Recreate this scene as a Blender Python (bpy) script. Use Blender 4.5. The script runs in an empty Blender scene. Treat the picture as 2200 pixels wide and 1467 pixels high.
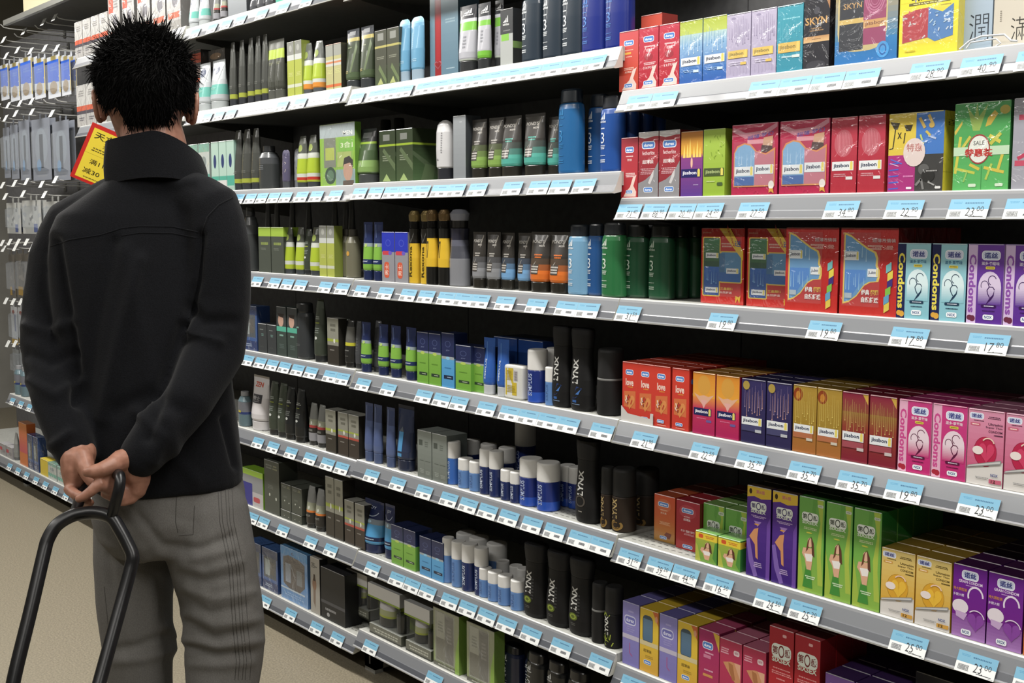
import bpy, bmesh, math, random
from mathutils import Vector, Matrix, noise
random.seed(7)
SC = bpy.context.scene
COL = SC.collection
PI = math.pi
# ------------------------------------------------------------------ camera model (2200 x 1467 frame)
FPX = 2500.0
CAMZ = 1.38
PITCH = math.radians(5.89)
PHI = math.radians(39.88)
R_ = Vector((math.sin(PHI), math.cos(PHI), 0))
FH = Vector((-math.cos(PHI), math.sin(PHI), 0))
F_ = FH * math.cos(PITCH) - Vector((0, 0, math.sin(PITCH)))
U_ = FH * math.sin(PITCH) + Vector((0, 0, math.cos(PITCH)))
CAM = Vector((0, 0, CAMZ))


def ray(px, py):
    return F_ + R_ * ((px - 1100) / FPX) + U_ * ((733.5 - py) / FPX)


def on_y(px, py, Y):
    d = ray(px, py)
    return CAM + d * (Y / d.y)


def on_z(px, py, Z):
    d = ray(px, py)
    return CAM + d * ((Z - CAMZ) / d.z)


def at_depth(px, py, D):
    d = ray(px, py)
    return CAM + d * D


def x_at(px, Y, Z):
    q = (px - 1100) / FPX
    c1 = F_.y * Y + F_.z * (Z - CAMZ)
    c2 = R_.y * Y
    return (q * c1 - c2) / (R_.x - q * F_.x)


def z_at(py, X, Y):
    q = (733.5 - py) / FPX
    c1 = F_.x * X + F_.y * Y
    c2 = U_.x * X + U_.y * Y
    return CAMZ + (q * c1 - c2) / (U_.z - q * F_.z)


# ------------------------------------------------------------------ colours and materials
def lin(h, a=1.0):
    h = h.lstrip('#')
    c = [int(h[i:i + 2], 16) / 255 for i in (0, 2, 4)]
    c = [x / 12.92 if x <= .04045 else ((x + .055) / 1.055) ** 2.4 for x in c]
    y = .2 * c[0] + .7 * c[1] + .1 * c[2]
    return tuple([x * .93 + y * .07 for x in c] + [a])


def mixc(a, b, t):
    A, B = lin(a) if isinstance(a, str) else a, lin(b) if isinstance(b, str) else b
    return tuple(A[i] * (1 - t) + B[i] * t for i in range(4))


MATS = {}


def new_mat(name):
    m = bpy.data.materials.new(name)
    m.use_nodes = True
    nt = m.node_tree
    b = nt.nodes['Principled BSDF']
    MATS[name] = m
    return m, nt, b


def print_mat(name, rough, coat=0, metal=0, bump=0, bscale=60, spec=.5, coatrough=.05, sheen=0):
    """printed pack surface: the ink colour of each face comes from the mesh, the finish from here"""
    m, nt, b = new_mat(name)
    at = nt.nodes.new('ShaderNodeVertexColor')
    at.layer_name = 'Ink'
    nt.links.new(at.outputs['Color'], b.inputs['Base Color'])
    b.inputs['Roughness'].default_value = rough
    b.inputs['Metallic'].default_value = metal
    b.inputs['Specular IOR Level'].default_value = spec
    b.inputs['Coat Weight'].default_value = coat
    b.inputs['Coat Roughness'].default_value = coatrough
    b.inputs['Sheen Weight'].default_value = sheen
    if bump:
        tc = nt.nodes.new('ShaderNodeTexCoord')
        n = nt.nodes.new('ShaderNodeTexNoise')
        n.inputs['Scale'].default_value = bscale
        n.inputs['Detail'].default_value = 3
        n.inputs['Distortion'].default_value = 1.2
        bp = nt.nodes.new('ShaderNodeBump')
        bp.inputs['Strength'].default_value = bump
        bp.inputs['Distance'].default_value = .011
        nt.links.new(tc.outputs['Object'], n.inputs['Vector'])
        nt.links.new(n.outputs['Fac'], bp.inputs['Height'])
        nt.links.new(bp.outputs['Normal'], b.inputs['Coat Normal'] if coat else b.inputs['Normal'])
    return m


print_mat('card', .5, coat=.12, coatrough=.25)
print_mat('cello', .4, coat=1.0, bump=1.0, bscale=17, coatrough=.07)
print_mat('gloss', .28, coat=.25, coatrough=.08)
print_mat('matte', .6, spec=.35)
print_mat('foil', .28, metal=.6, bump=.6, bscale=18)
print_mat('metal', .35, metal=.75)
print_mat('strip', .32, coat=.35, coatrough=.12)
print_mat('soft', .55, spec=.3)


def noise_mat(name, c0, c1, scale, rough, bump=0, bdist=.002, metal=0, detail=6, coat=0, sheen=0, stretch=None, spec=.5):
    m, nt, b = new_mat(name)
    tc = nt.nodes.new('ShaderNodeTexCoord')
    n = nt.nodes.new('ShaderNodeTexNoise')
    n.inputs['Scale'].default_value = scale
    n.inputs['Detail'].default_value = detail
    src = tc.outputs['Object']
    if stretch:
        mp = nt.nodes.new('ShaderNodeMapping')
        mp.inputs['Scale'].default_value = stretch
        nt.links.new(src, mp.inputs['Vector'])
        src = mp.outputs['Vector']
    nt.links.new(src, n.inputs['Vector'])
    r = nt.nodes.new('ShaderNodeValToRGB')
    r.color_ramp.elements[0].color = lin(c0)
    r.color_ramp.elements[1].color = lin(c1)
    r.color_ramp.elements[0].position = .35
    r.color_ramp.elements[1].position = .65
    nt.links.new(n.outputs['Fac'], r.inputs['Fac'])
    nt.links.new(r.outputs['Color'], b.inputs['Base Color'])
    b.inputs['Roughness'].default_value = rough
    b.inputs['Metallic'].default_value = metal
    b.inputs['Coat Weight'].default_value = coat
    b.inputs['Sheen Weight'].default_value = sheen
    b.inputs['Specular IOR Level'].default_value = spec
    if bump:
        bp = nt.nodes.new('ShaderNodeBump')
        bp.inputs['Strength'].default_value = bump
        bp.inputs['Distance'].default_value = bdist
        nt.links.new(n.outputs['Fac'], bp.inputs['Height'])
        nt.links.new(bp.outputs['Normal'], b.inputs['Normal'])
    return m


def clear_mat(name, tint, alpha, rough=.08):
    """thin clear plastic: a see-through film with a glossy skin"""
    m, nt, b = new_mat(name)
    tr = nt.nodes.new('ShaderNodeBsdfTransparent')
    tr.inputs['Color'].default_value = lin(tint)
    mx = nt.nodes.new('ShaderNodeMixShader')
    mx.inputs['Fac'].default_value = alpha
    tc = nt.nodes.new('ShaderNodeTexCoord')
    n = nt.nodes.new('ShaderNodeTexNoise')
    n.inputs['Scale'].default_value = 35
    bp = nt.nodes.new('ShaderNodeBump')
    bp.inputs['Strength'].default_value = .6
    bp.inputs['Distance'].default_value = .004
    nt.links.new(tc.outputs['Object'], n.inputs['Vector'])
    nt.links.new(n.outputs['Fac'], bp.inputs['Height'])
    nt.links.new(bp.outputs['Normal'], b.inputs['Normal'])
    b.inputs['Base Color'].default_value = lin('#c8ccd0')
    b.inputs['Roughness'].default_value = rough
    out = nt.nodes['Material Output']
    nt.links.new(tr.outputs['BSDF'], mx.inputs[1])
    nt.links.new(b.outputs['BSDF'], mx.inputs[2])
    nt.links.new(mx.outputs['Shader'], out.inputs['Surface'])
    return m


clear_mat('film', '#fafbfc', .06)
clear_mat('blister', '#f2f4f6', .18)

# ------------------------------------------------------------------ mesh collector with printed graphics
TXT = {}


def glyphs(s, bold=0.0):
    k = (s, bold)
    if k not in TXT:
        c = bpy.data.curves.new('lettering', 'FONT')
        c.body = s
        c.resolution_u = 2
        c.offset = bold
        o = bpy.data.objects.new('lettering', c)
        COL.objects.link(o)
        dg = bpy.context.evaluated_depsgraph_get()
        me = bpy.data.meshes.new_from_object(o.evaluated_get(dg))
        vs = [(v.co.x, v.co.y) for v in me.vertices]
        x0, x1 = min(v[0] for v in vs), max(v[0] for v in vs)
        y0, y1 = min(v[1] for v in vs), max(v[1] for v in vs)
        vs = [((x - x0) / (x1 - x0) - .5, (y - y0) / (y1 - y0) - .5) for x, y in vs]
        fs = [tuple(p.vertices) for p in me.polygons]
        bpy.data.objects.remove(o)
        bpy.data.curves.remove(c)
        bpy.data.meshes.remove(me)
        TXT[k] = (vs, fs)
    return TXT[k]


class MB:
    def __init__(s):
        s.v, s.f, s.c, s.m, s.mats = [], [], [], [], []

    def mi(s, name):
        if name not in s.mats:
            s.mats.append(name)
        return s.mats.index(name)

    def add(s, pts, faces, col, mat='card'):
        b = len(s.v)
        s.v += [tuple(p) for p in pts]
        c = lin(col) if isinstance(col, str) else col
        i = s.mi(mat)
        for f in faces:
            s.f.append(tuple(b + k for k in f))
            s.c.append(c)
            s.m.append(i)

    def box(s, x0, x1, y0, y1, z0, z1, col, mat='card', top=None, side=None, back=None):
        p = [(x0, y0, z0), (x1, y0, z0), (x1, y1, z0), (x0, y1, z0), (x0, y0, z1), (x1, y0, z1), (x1, y1, z1), (x0, y1, z1)]
        side = side or col
        s.add(p, [(0, 1, 5, 4)], col, mat)
        s.add(p, [(1, 2, 6, 5), (3, 0, 4, 7)], side, mat)
        s.add(p, [(2, 3, 7, 6)], back or side, mat)
        s.add(p, [(4, 5, 6, 7), (3, 2, 1, 0)], top or side, mat)

    def hexa(s, p, col, mat='card'):
        s.add(p, [(0, 1, 5, 4), (1, 2, 6, 5), (3, 0, 4, 7), (2, 3, 7, 6), (4, 5, 6, 7), (3, 2, 1, 0)], col, mat)

    def tube(s, pts, r, col, mat='metal', seg=8, closed=False):
        pts = [Vector(p) for p in pts]
        n = len(pts)
        rr = r if isinstance(r, (list, tuple)) else [r] * n
        rings = []
        up = None
        for i, p in enumerate(pts):
            if closed:
                t = pts[(i + 1) % n] - pts[i - 1]
            else:
                t = pts[min(i + 1, n - 1)] - pts[max(i - 1, 0)]
            t.normalize()
            if up is None:
                up = Vector((0, 0, 1)) if abs(t.z) < .9 else Vector((1, 0, 0))
            a = t.cross(up).normalized()
            up = a.cross(t).normalized()
            rings.append([p + (a * math.cos(2 * PI * k / seg) + up * math.sin(2 * PI * k / seg)) * rr[i] for k in range(seg)])
        vs = [q for ring in rings for q in ring]
        fs = []
        for i in range(n if closed else n - 1):
            j = (i + 1) % n
            for k in range(seg):
                l = (k + 1) % seg
                fs.append((i * seg + k, i * seg + l, j * seg + l, j * seg + k))
        if not closed:
            fs.append(tuple(range(seg))[::-1])
            fs.append(tuple((n - 1) * seg + k for k in range(seg)))
        s.add(vs, fs, col, mat)

    def loft(s, prof, w, d, h, col, mat='gloss', seg=28, power=2.0, bands=None, cap=True):
        """prof: (v, rx share, ry share) rings of a bottle or tube of size w x d x h; bands: (v0, v1, colour)"""
        lv = sorted(set([p[0] for p in prof] + [e for b in (bands or []) for e in b[:2] if prof[0][0] < e < prof[-1][0]]))
        vs = []
        for v in lv:
            rx, ry = prof_at(prof, v)
            for k in range(seg):
                a = 2 * PI * k / seg
                ca, sa = math.cos(a), math.sin(a)
                e = 2.0 / power
                vs.append((math.copysign(abs(ca) ** e, ca) * rx * w / 2, math.copysign(abs(sa) ** e, sa) * ry * d / 2, v * h))
        for i in range(len(lv) - 1):
            mid = (lv[i] + lv[i + 1]) / 2
            c = col
            for b in bands or []:
                if b[0] <= mid <= b[1]:
                    c = b[2]
            s.add([], [], c, mat)
            base = len(s.v)
            s.add(vs[i * seg:(i + 2) * seg], [(k, (k + 1) % seg, seg + (k + 1) % seg, seg + k) for k in range(seg)], c, mat)
        if cap:
            s.add(vs[:seg], [tuple(range(seg))[::-1]], col, mat)
            s.add(vs[-seg:], [tuple(range(seg))], c, mat)

    # ---- printed artwork. surf(u, v, lift) gives the point of the printed face
    def art(s, surf, layers, mat='card', curved=False, asp=1.0, k0=1):
        for k, L in enumerate(layers):
            lift = .000025 * (k0 + k) + (.0005 if curved else .00005)
            t = L[0]

            def P(pts):
                return [surf(u, v, lift) for u, v in pts]
            if t == 'r' or t == 'g':      # rectangle / printed blend
                if t == 'r':
                    _, u0, v0, u1, v1, c = L
                    n = 1
                else:
                    _, u0, v0, u1, v1, c, c2 = L[:7]
                    n = 10
                nu = max(1, int(abs(u1 - u0) * 10)) if curved else 1
                nv = max(n, int(abs(v1 - v0) * 8) if curved else 1)
                for i in range(nv):
                    cc = c if t == 'r' else mixc(c, c2, (i + .5) / nv)
                    va, vb = v0 + (v1 - v0) * i / nv, v0 + (v1 - v0) * (i + 1) / nv
                    for j in range(nu):
                        ua, ub = u0 + (u1 - u0) * j / nu, u0 + (u1 - u0) * (j + 1) / nu
                        s.add(P([(ua, va), (ub, va), (ub, vb), (ua, vb)]), [(0, 1, 2, 3)], cc, mat)
            elif t == 'e':                # ellipse cx cy rx ry colour
                _, cx, cy, rx, ry, c = L
                n = 20
                pts = [(cx, cy)] + [(cx + rx * math.cos(2 * PI * i / n), cy + ry * math.sin(2 * PI * i / n)) for i in range(n)]
                s.add(P(pts), [(0, i + 1, (i + 1) % n + 1) for i in range(n)], c, mat)
            elif t == 'o':                # ring cx cy rx ry thickness colour [a0 a1]
                _, cx, cy, rx, ry, th, c = L[:7]
                a0, a1 = (L[7], L[8]) if len(L) > 7 else (0, 360)
                n = 24
                pts = []
                for i in range(n + 1):
                    a = math.radians(a0 + (a1 - a0) * i / n)
                    pts += [(cx + rx * math.cos(a), cy + ry * math.sin(a)), (cx + rx * (1 - th) * math.cos(a), cy + ry * (1 - th) * math.sin(a))]
                s.add(P(pts), [(2 * i, 2 * i + 2, 2 * i + 3, 2 * i + 1) for i in range(n)], c, mat)
            elif t == 'p':                # polygon
                _, pts, c = L
                s.add(P(pts), [tuple(range(len(pts)))], c, mat)
            elif t == 'rr':               # rounded rectangle cx cy w h colour
                _, cx, cy, w, h, c = L[:6]
                ru = min(w / 2, h / 2 / asp) * (L[6] if len(L) > 6 else .7)
                rv = ru * asp
                pts = []
                for qx, qy, a0 in ((1, 1, 0), (-1, 1, 90), (-1, -1, 180), (1, -1, 270)):
                    for i in range(5):
                        a = math.radians(a0 + 22.5 * i)
                        pts.append((cx + qx * (w / 2 - ru) + ru * math.cos(a), cy + qy * (h / 2 - rv) + rv * math.sin(a)))
                s.add(P(pts), [tuple(range(len(pts)))], c, mat)
            elif t == 't':                # lettering cx cy w h colour rot bold
                _, txt, cx, cy, w, h, c = L[:7]
                rot = L[7] if len(L) > 7 else 0
                vs, fs = glyphs(txt, L[8] if len(L) > 8 else .012)
                if rot == 90:
                    pts = [(cx - y * w, cy + x * h) for x, y in vs]
                elif rot == -90:
                    pts = [(cx + y * w, cy - x * h) for x, y in vs]
                else:
                    sh = rot * .01
                    pts = [(cx + x * w, cy + y * h + x * sh) for x, y in vs]
                s.add(P(pts), fs, c, mat)
            elif t == 'w':                # stroke along points: pts, width (u), colour
                _, pts, wd, c = L
                pts = [(min(.985, max(.015, a)), min(.99, max(.01, b))) for a, b in pts]
                for i in range(len(pts) - 1):
                    (a, b), (a2, b2) = pts[i], pts[i + 1]
                    dx, dy = (a2 - a), (b2 - b) / asp
                    l = math.hypot(dx, dy) or 1
                    ox, oy = -dy / l * wd / 2, dx / l * wd / 2 * asp
                    s.add(P([(a + ox, b + oy), (a - ox, b - oy), (a2 - ox, b2 - oy), (a2 + ox, b2 + oy)]), [(0, 1, 2, 3)], c, mat)
            elif t == 'x':                # small print: cx cy w h rows colour
                _, cx, cy, w, h, n, c = L
                rnd = random.Random(int(cx * 977 + cy * 7919 + n))
                for i in range(n):
                    vv = cy + h / 2 - (i + .5) * h / n
                    ww = w * (.7 + .3 * rnd.random())
                    u = cx - ww / 2
                    while u < cx + ww / 2:
                        q = w * (.04 + .07 * rnd.random())
                        s.add(P([(u, vv - h / n * .28), (u + q, vv - h / n * .28), (u + q, vv + h / n * .28), (u, vv + h / n * .28)]), [(0, 1, 2, 3)], c, mat)
                        u += q + w * .022

    def mesh(s, name):
        me = bpy.data.meshes.new(name)
        me.from_pydata(s.v, [], s.f)
        for n in s.mats:
            me.materials.append(MATS[n])
        me.polygons.foreach_set('material_index', s.m)
        ca = me.color_attributes.new('Ink', 'FLOAT_COLOR', 'CORNER')
        buf = []
        for p, c in zip(s.f, s.c):
            buf += list(c) * len(p)
        ca.data.foreach_set('color', buf)
        me.update()
        return me

    def obj(s, name, parent=None, loc=(0, 0, 0), rotz=0, smooth=False):
        me = s.mesh(name)
        if smooth:
            me.polygons.foreach_set('use_smooth', [True] * len(me.polygons))
            me.set_sharp_from_angle(angle=math.radians(40))
        o = bpy.data.objects.new(name, me)
        COL.objects.link(o)
        o.location = loc
        o.rotation_euler = (0, 0, rotz)
        if parent:
            o.parent = parent
        return o


def prof_at(prof, v):
    if v <= prof[0][0]:
        return prof[0][1:3]
    for a, b in zip(prof, prof[1:]):
        if v <= b[0]:
            t = (v - a[0]) / max(1e-9, b[0] - a[0])
            return (a[1] + (b[1] - a[1]) * t, a[2] + (b[2] - a[2]) * t)
    return prof[-1][1:3]


def tag(o, label, cat, group=None, kind=None):
    o['label'] = label
    o['category'] = cat
    if group:
        o['group'] = group
    if kind:
        o['kind'] = kind
    return o


def struct(o, label=None):
    o['kind'] = 'structure'
    if label:
        o['label'] = label
    return o


def empty(name, loc=(0, 0, 0)):
    o = bpy.data.objects.new(name, None)
    COL.objects.link(o)
    o.location = loc
    return o


def copy_tree(o, parent=None):
    c = o.copy()
    COL.objects.link(c)
    if parent:
        c.parent = parent
    for ch in list(o.children):
        copy_tree(ch, c)
    return c


ORD = 'first second third fourth fifth sixth seventh eighth ninth tenth eleventh twelfth thirteenth fourteenth fifteenth sixteenth seventeenth eighteenth'.split()
# ------------------------------------------------------------------ the gondola: bays, shelves, strips
YG = on_y(1318, 475, 1.0).y
_d = ray(1318, 475)
YG = 2.565 * _d.y
BX = [on_y(px, 475, YG).x for px in (3, 168, 399, 745, 1318, 2452)]   # bay boundaries, far to near
LIP, SH = .026, .048
DEPTH = .42
noise_mat('shelf_metal', '#a9aaa4', '#b5b6b0', 90, .5, spec=.3)
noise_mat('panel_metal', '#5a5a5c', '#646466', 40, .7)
noise_mat('shaded_metal', '#4a4a47', '#52524e', 40, .6)  # same off-white metal, with the shade below the shelf in its colour
noise_mat('post_metal', '#85857f', '#908f89', 60, .5)
ORDN = {}
SHELF_Z = {}


def zb_of(px, py):
    return on_y(px, py, YG).z


BAYS = {
    'A': ('far bay', 0),
    'B': ('bay behind the man', 1),
    'C': ('bay by the man', 2),
    'D': ('middle bay', 3),
    'E': ('right bay', 4),
}
LEV = {
    'E': [(1, 1318, 243), (2, 1318, 472.7), (3, 1318, 689), (4, 1318, 951.4), (5, 1318, 1207), (6, 1318, 1475)],
    'D': [(0, 900, -40), (1, 1318, 146), (2, 1280, 416), (3, 1316, 689), (4, 1316, 950), (5, 1316, 1199), (6, 850, 1259), (7, 909, 1465)],
    'C': [(0, 400, 87.5), (1, 735, 221), (2, 744, 433), (3, 747, 634.7), (4, 758, 832), (5, 758, 1028), (6, 755, 1215.7), (7, 757, 1404.8)],
    'B': [(0, 170, 145), (1, 205, 289), (2, 300, 443), (3, 300, 590), (4, 300, 740), (5, 300, 886), (6, 300, 1025), (7, 300, 1163)],
    'A': [(6, 30, 872), (7, 80, 1043)],
}
LEVN = ['top', 'first', 'second', 'third', 'fourth', 'fifth', 'sixth', 'bottom']


def shelf_phrase(b, l):
    return '%s, %s shelf' % (BAYS[b][0], LEVN[l])


for b, levs in LEV.items():
    i = BAYS[b][1]
    for l, px, py in levs:
        x0, x1 = BX[i] + .0015, BX[i + 1] - .0015
        if b == 'A':   # the far bay runs on out of sight, its short shelf starts at a rounded end
            x0 = x_at(11, YG, .5) if l == 6 else BX[0] - 1.1
        zb = zb_of(px, py)
        SHELF_Z[b, l] = (zb, zb + SH)
        zs = zb + SH
        m = MB()
        # board: folded sheet tray, perforated top
        y0, y1 = YG + LIP, YG + LIP + DEPTH
        p = [(x0, y0, zs), (x1, y0, zs), (x1, y1, zs), (x0, y1, zs)]
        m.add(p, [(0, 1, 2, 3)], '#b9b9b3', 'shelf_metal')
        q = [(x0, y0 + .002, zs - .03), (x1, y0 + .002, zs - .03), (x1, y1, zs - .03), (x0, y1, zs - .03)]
        m.add(q, [(3, 2, 1, 0)], '#4a4a47', 'shaded_metal')
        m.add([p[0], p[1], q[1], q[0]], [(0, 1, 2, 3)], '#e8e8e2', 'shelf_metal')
        m.add([p[1], p[2], q[2], q[1]], [(0, 1, 2, 3)], '#aaa', 'shaded_metal') if False else m.add([p[1], p[2], q[2], q[1]], [(0, 1, 2, 3)], '#8a8a84', 'shelf_metal')
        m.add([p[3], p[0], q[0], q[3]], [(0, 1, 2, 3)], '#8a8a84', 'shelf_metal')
        m.add([p[2], p[3], q[3], q[2]], [(0, 1, 2, 3)], '#8a8a84', 'shaded_metal')
        if b in 'DEC' and l >= 4:   # slots of the perforated sheet
            for r in range(5):
                yy = y0 + .02 + r * .02
                xx = x0 + .02
                while xx < x1 - .03:
                    m.add([(xx, yy, zs + .0002), (xx + .012, yy, zs + .0002), (xx + .012, yy + .003, zs + .0002), (xx, yy + .003, zs + .0002)], [(0, 1, 2, 3)], '#5a5a55', 'shaded_metal')
                    xx += .02
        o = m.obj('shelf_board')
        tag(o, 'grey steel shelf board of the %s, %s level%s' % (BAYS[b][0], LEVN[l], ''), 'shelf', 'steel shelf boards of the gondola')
        # ticket strip: sloped clear-fronted channel with a lip and a darker lower groove
        s = MB()
        n = 7
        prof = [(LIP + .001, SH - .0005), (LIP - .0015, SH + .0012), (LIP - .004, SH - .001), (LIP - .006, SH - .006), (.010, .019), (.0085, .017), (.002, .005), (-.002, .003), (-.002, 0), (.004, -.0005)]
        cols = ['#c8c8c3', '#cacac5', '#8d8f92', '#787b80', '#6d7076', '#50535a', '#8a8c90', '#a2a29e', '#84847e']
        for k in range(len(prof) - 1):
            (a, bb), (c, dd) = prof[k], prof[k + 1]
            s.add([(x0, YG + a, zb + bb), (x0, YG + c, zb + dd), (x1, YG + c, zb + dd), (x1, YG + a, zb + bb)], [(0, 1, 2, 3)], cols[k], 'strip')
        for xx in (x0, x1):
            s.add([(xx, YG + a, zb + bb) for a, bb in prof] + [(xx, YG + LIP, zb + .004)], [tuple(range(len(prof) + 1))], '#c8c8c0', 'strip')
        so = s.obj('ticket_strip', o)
        # brackets at both ends
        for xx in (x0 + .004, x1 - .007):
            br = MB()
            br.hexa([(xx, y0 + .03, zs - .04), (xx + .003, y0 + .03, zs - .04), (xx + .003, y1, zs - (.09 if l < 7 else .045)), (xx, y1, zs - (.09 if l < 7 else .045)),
                     (xx, y0 + .03, zs - .03), (xx + .003, y0 + .03, zs - .03), (xx + .003, y1, zs - .03), (xx, y1, zs - .03)], '#77776f', 'shaded_metal')
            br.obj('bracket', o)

# back panels and uprights
YB = YG + LIP + DEPTH
for b, (nm, i) in BAYS.items():
    m = MB()
    m.box(BX[i] + .002 - (1.4 if i == 0 else 0), BX[i + 1] - .002, YB + .002, YB + .018, .085, 2.45, '#2b2b2c', 'panel_metal')
    tag(m.obj('back_panel'), 'dark sheet back panel of the %s' % nm, 'back panel', 'back panels of the gondola')
for k, x in enumerate(BX):
    m = MB()
    m.box(x - .028, x + .028, YB + .022, YB + .07, .0, 2.46, '#8a8a84', 'post_metal')
    o = m.obj('upright_post')
    tag(o, 'slotted steel upright post carrying the shelves, %s from the far end' % ORD[k], 'post', 'upright posts of the gondola')
    f = MB()
    yf = YG + .06
    f.box(x - .028, x + .028, yf, YB + .02, .012, .058, '#8a8a84', 'post_metal')
    f.box(x - .028, x + .028, yf, yf + .03, .0, min(SHELF_Z[k_][0] for k_ in SHELF_Z if k_[1] == 7) - .004, '#8f8f89', 'post_metal')
    for j in range(1):
        f.box(x - .004, x + .004, yf - .0008, yf, .03 + .045 * j, .052 + .045 * j, '#222', 'post_metal') if False else f.add([(x - .004, yf - .0006, .025 + .04 * j), (x + .004, yf - .0006, .025 + .04 * j), (x + .004, yf - .0006, .05 + .04 * j), (x - .004, yf - .0006, .05 + .04 * j)], [(0, 1, 2, 3)], '#222222', 'shaded_metal')
    f.obj('foot', o)
# room
noise_mat('floor_vinyl', '#756d5c', '#918873', 170, .45, bump=.1, detail=12)
m, nt, bs = MATS['floor_vinyl'], MATS['floor_vinyl'].node_tree, MATS['floor_vinyl'].node_tree.nodes['Principled BSDF']
noise_mat('ceiling_paint', '#c8c8c2', '#d0d0ca', 8, .8)
noise_mat('wall_paint', '#8d8b84', '#96948d', 5, .8)
fl = MB()
fl.add([(-9, -4, 0), (4, -4, 0), (4, 4.5, 0), (-9, 4.5, 0)], [(0, 1, 2, 3)], '#888', 'floor_vinyl') if False else fl.add([(-9, -4, 0), (4, -4, 0), (4, 4.5, 0), (-9, 4.5, 0)], [(0, 1, 2, 3)], '#888880', 'floor_vinyl')
struct(fl.obj('floor'))
c = MB()
c.add([(-9, -4, 3.3), (4, -4, 3.3), (4, 4.5, 3.3), (-9, 4.5, 3.3)], [(3, 2, 1, 0)], '#cccccc', 'ceiling_paint')
struct(c.obj('ceiling'))
for nm, p in (('wall_far', [(-9, -4, 0), (-9, 4.5, 0), (-9, 4.5, 3.3), (-9, -4, 3.3)]), ('wall_back', [(-9, 4.5, 0), (4, 4.5, 0), (4, 4.5, 3.3), (-9, 4.5, 3.3)]),
              ('wall_near', [(4, 4.5, 0), (4, -4, 0), (4, -4, 3.3), (4, 4.5, 3.3)]), ('wall_front', [(4, -4, 0), (-9, -4, 0), (-9, -4, 3.3), (4, -4, 3.3)])):
    w = MB()
    w.add(p, [(0, 1, 2, 3)], '#888880', 'wall_paint')
    struct(w.obj(nm))
# ------------------------------------------------------------------ artwork of the packs (u 0..1 across, v 0..1 up)
def durex(cx, cy, w, h):
    return [('rr', cx, cy, w, h, '#e3ecf7'), ('rr', cx, cy, w * .9, h * .8, '#4a80cc'), ('t', 'durex', cx, cy, w * .7, h * .42, '#f4f8ff', 0, .03)]


def jiss(cx, cy, w, h, bg='#dfe3e6', fg='#2a3350', bar='#e0cf5e', sl=0):
    return [('r', cx - w / 2, cy - h / 2, cx + w / 2, cy + h / 2, bg), ('t', 'jissbon', cx - w * .07, cy, w * .72, h * .55, fg, 0, .03),
            ('r', cx + w * .34, cy - h * .42, cx + w * .46, cy + h * .36, bar), ('e', cx + w * .40, cy + h * .36, w * .05, h * .14, bar)]


def noxlogo(cx, cy, w, h):
    return [('rr', cx, cy, w, h, '#eef1f8'), ('rr', cx, cy, w * .93, h * .86, '#ccd4ea'), ('t', '诺丝', cx, cy, w * .72, h * .62, '#20287c', 0, .03)]


def nox(cx, cy, w, h):
    return [('rr', cx, cy, w, h, '#eef3f8'), ('t', 'NOX', cx, cy, w * .72, h * .6, '#1f4a86', 0, .03)]


def sixsex(cx, cy, w, h, fg='#2b3a2a'):
    return [('rr', cx, cy + h * .12, w, h * .72, '#e4ebe2'), ('t', '第', cx - w * .32, cy + h * .13, w * .28, h * .42, fg, 0, .02), ('o', cx, cy + h * .12, w * .15, h * .32, .28, fg),
            ('t', '感', cx + w * .32, cy + h * .13, w * .28, h * .42, fg, 0, .02), ('t', 'SIXSEX', cx, cy - h * .34, w * .95, h * .26, '#dfe8d8', 0, .03)]


def heart(cx, cy, w, h, c):
    p = []
    for i in range(24):
        t = 2 * PI * i / 24
        p.append((cx + w / 2 * (16 * math.sin(t) ** 3) / 16, cy + h / 2 * (13 * math.cos(t) - 5 * math.cos(2 * t) - 2 * math.cos(3 * t) - math.cos(4 * t)) / 15))
    q = [(cx, cy)] + p
    return [('p', [q[0], q[i + 1], q[(i + 1) % 24 + 1]], c) for i in range(24)]


def woman(cx, cy, w, h):
    """small printed figure of a long-haired woman in a white top"""
    return [('p', [(cx - w * .1, cy - h * .5), (cx + w * .25, cy - h * .5), (cx + w * .4, cy), (cx + w * .3, cy + h * .15), (cx - w * .4, cy + h * .12), (cx - w * .5, cy - h * .05), (cx - w * .25, cy - h * .2)], '#d9a787'),
            ('p', [(cx - w * .3, cy - h * .05), (cx + w * .38, cy - h * .02), (cx + w * .3, cy - h * .24), (cx - w * .12, cy - h * .26)], '#e9e4e0'),
            ('e', cx + w * .12, cy + h * .3, w * .2, h * .14, '#dcae90'),
            ('p', [(cx + w * .2, cy + h * .5), (cx + w * .42, cy + h * .3), (cx + w * .5, cy - h * .1), (cx + w * .3, cy - h * .05), (cx + w * .26, cy + h * .2)], '#5c3426'),
            ('p', [(cx + w * .2, cy + h * .5), (cx - w * .06, cy + h * .34), (cx - w * .2, cy), (cx - w * .02, cy + h * .1), (cx + .05 * w, cy + h * .36)], '#6a3c2a')]


def swirl(cx, cy, w, h, c, c2=None):
    """two open loops meeting over a small heart with a tail"""
    th = .055
    return [('o', cx - w * .26, cy + h * .1, w * .22, h * .15, .16, c, 30, 210), ('o', cx + w * .16, cy + h * .26, w * .24, h * .15, .16, c, 20, 250),
            ('w', [(cx - w * .07, cy + h * .17), (cx, cy + h * .06), (cx - w * .12, cy - h * .04), (cx - w * .08, cy - h * .14), (cx + w * .04, cy - h * .26)], th * .45, c),
            ('w', [(cx, cy + h * .06), (cx + w * .2, cy + h * .06), (cx + w * .3, cy - h * .02)], th * .4, c),
            ('p', [(cx + w * .3, cy - h * .02), (cx + w * .2, cy - h * .18), (cx + w * .04, cy - h * .27), (cx - w * .2, cy - h * .5), (cx + w * .12, cy - h * .33), (cx + w * .27, cy - h * .2)], c)]


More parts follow.
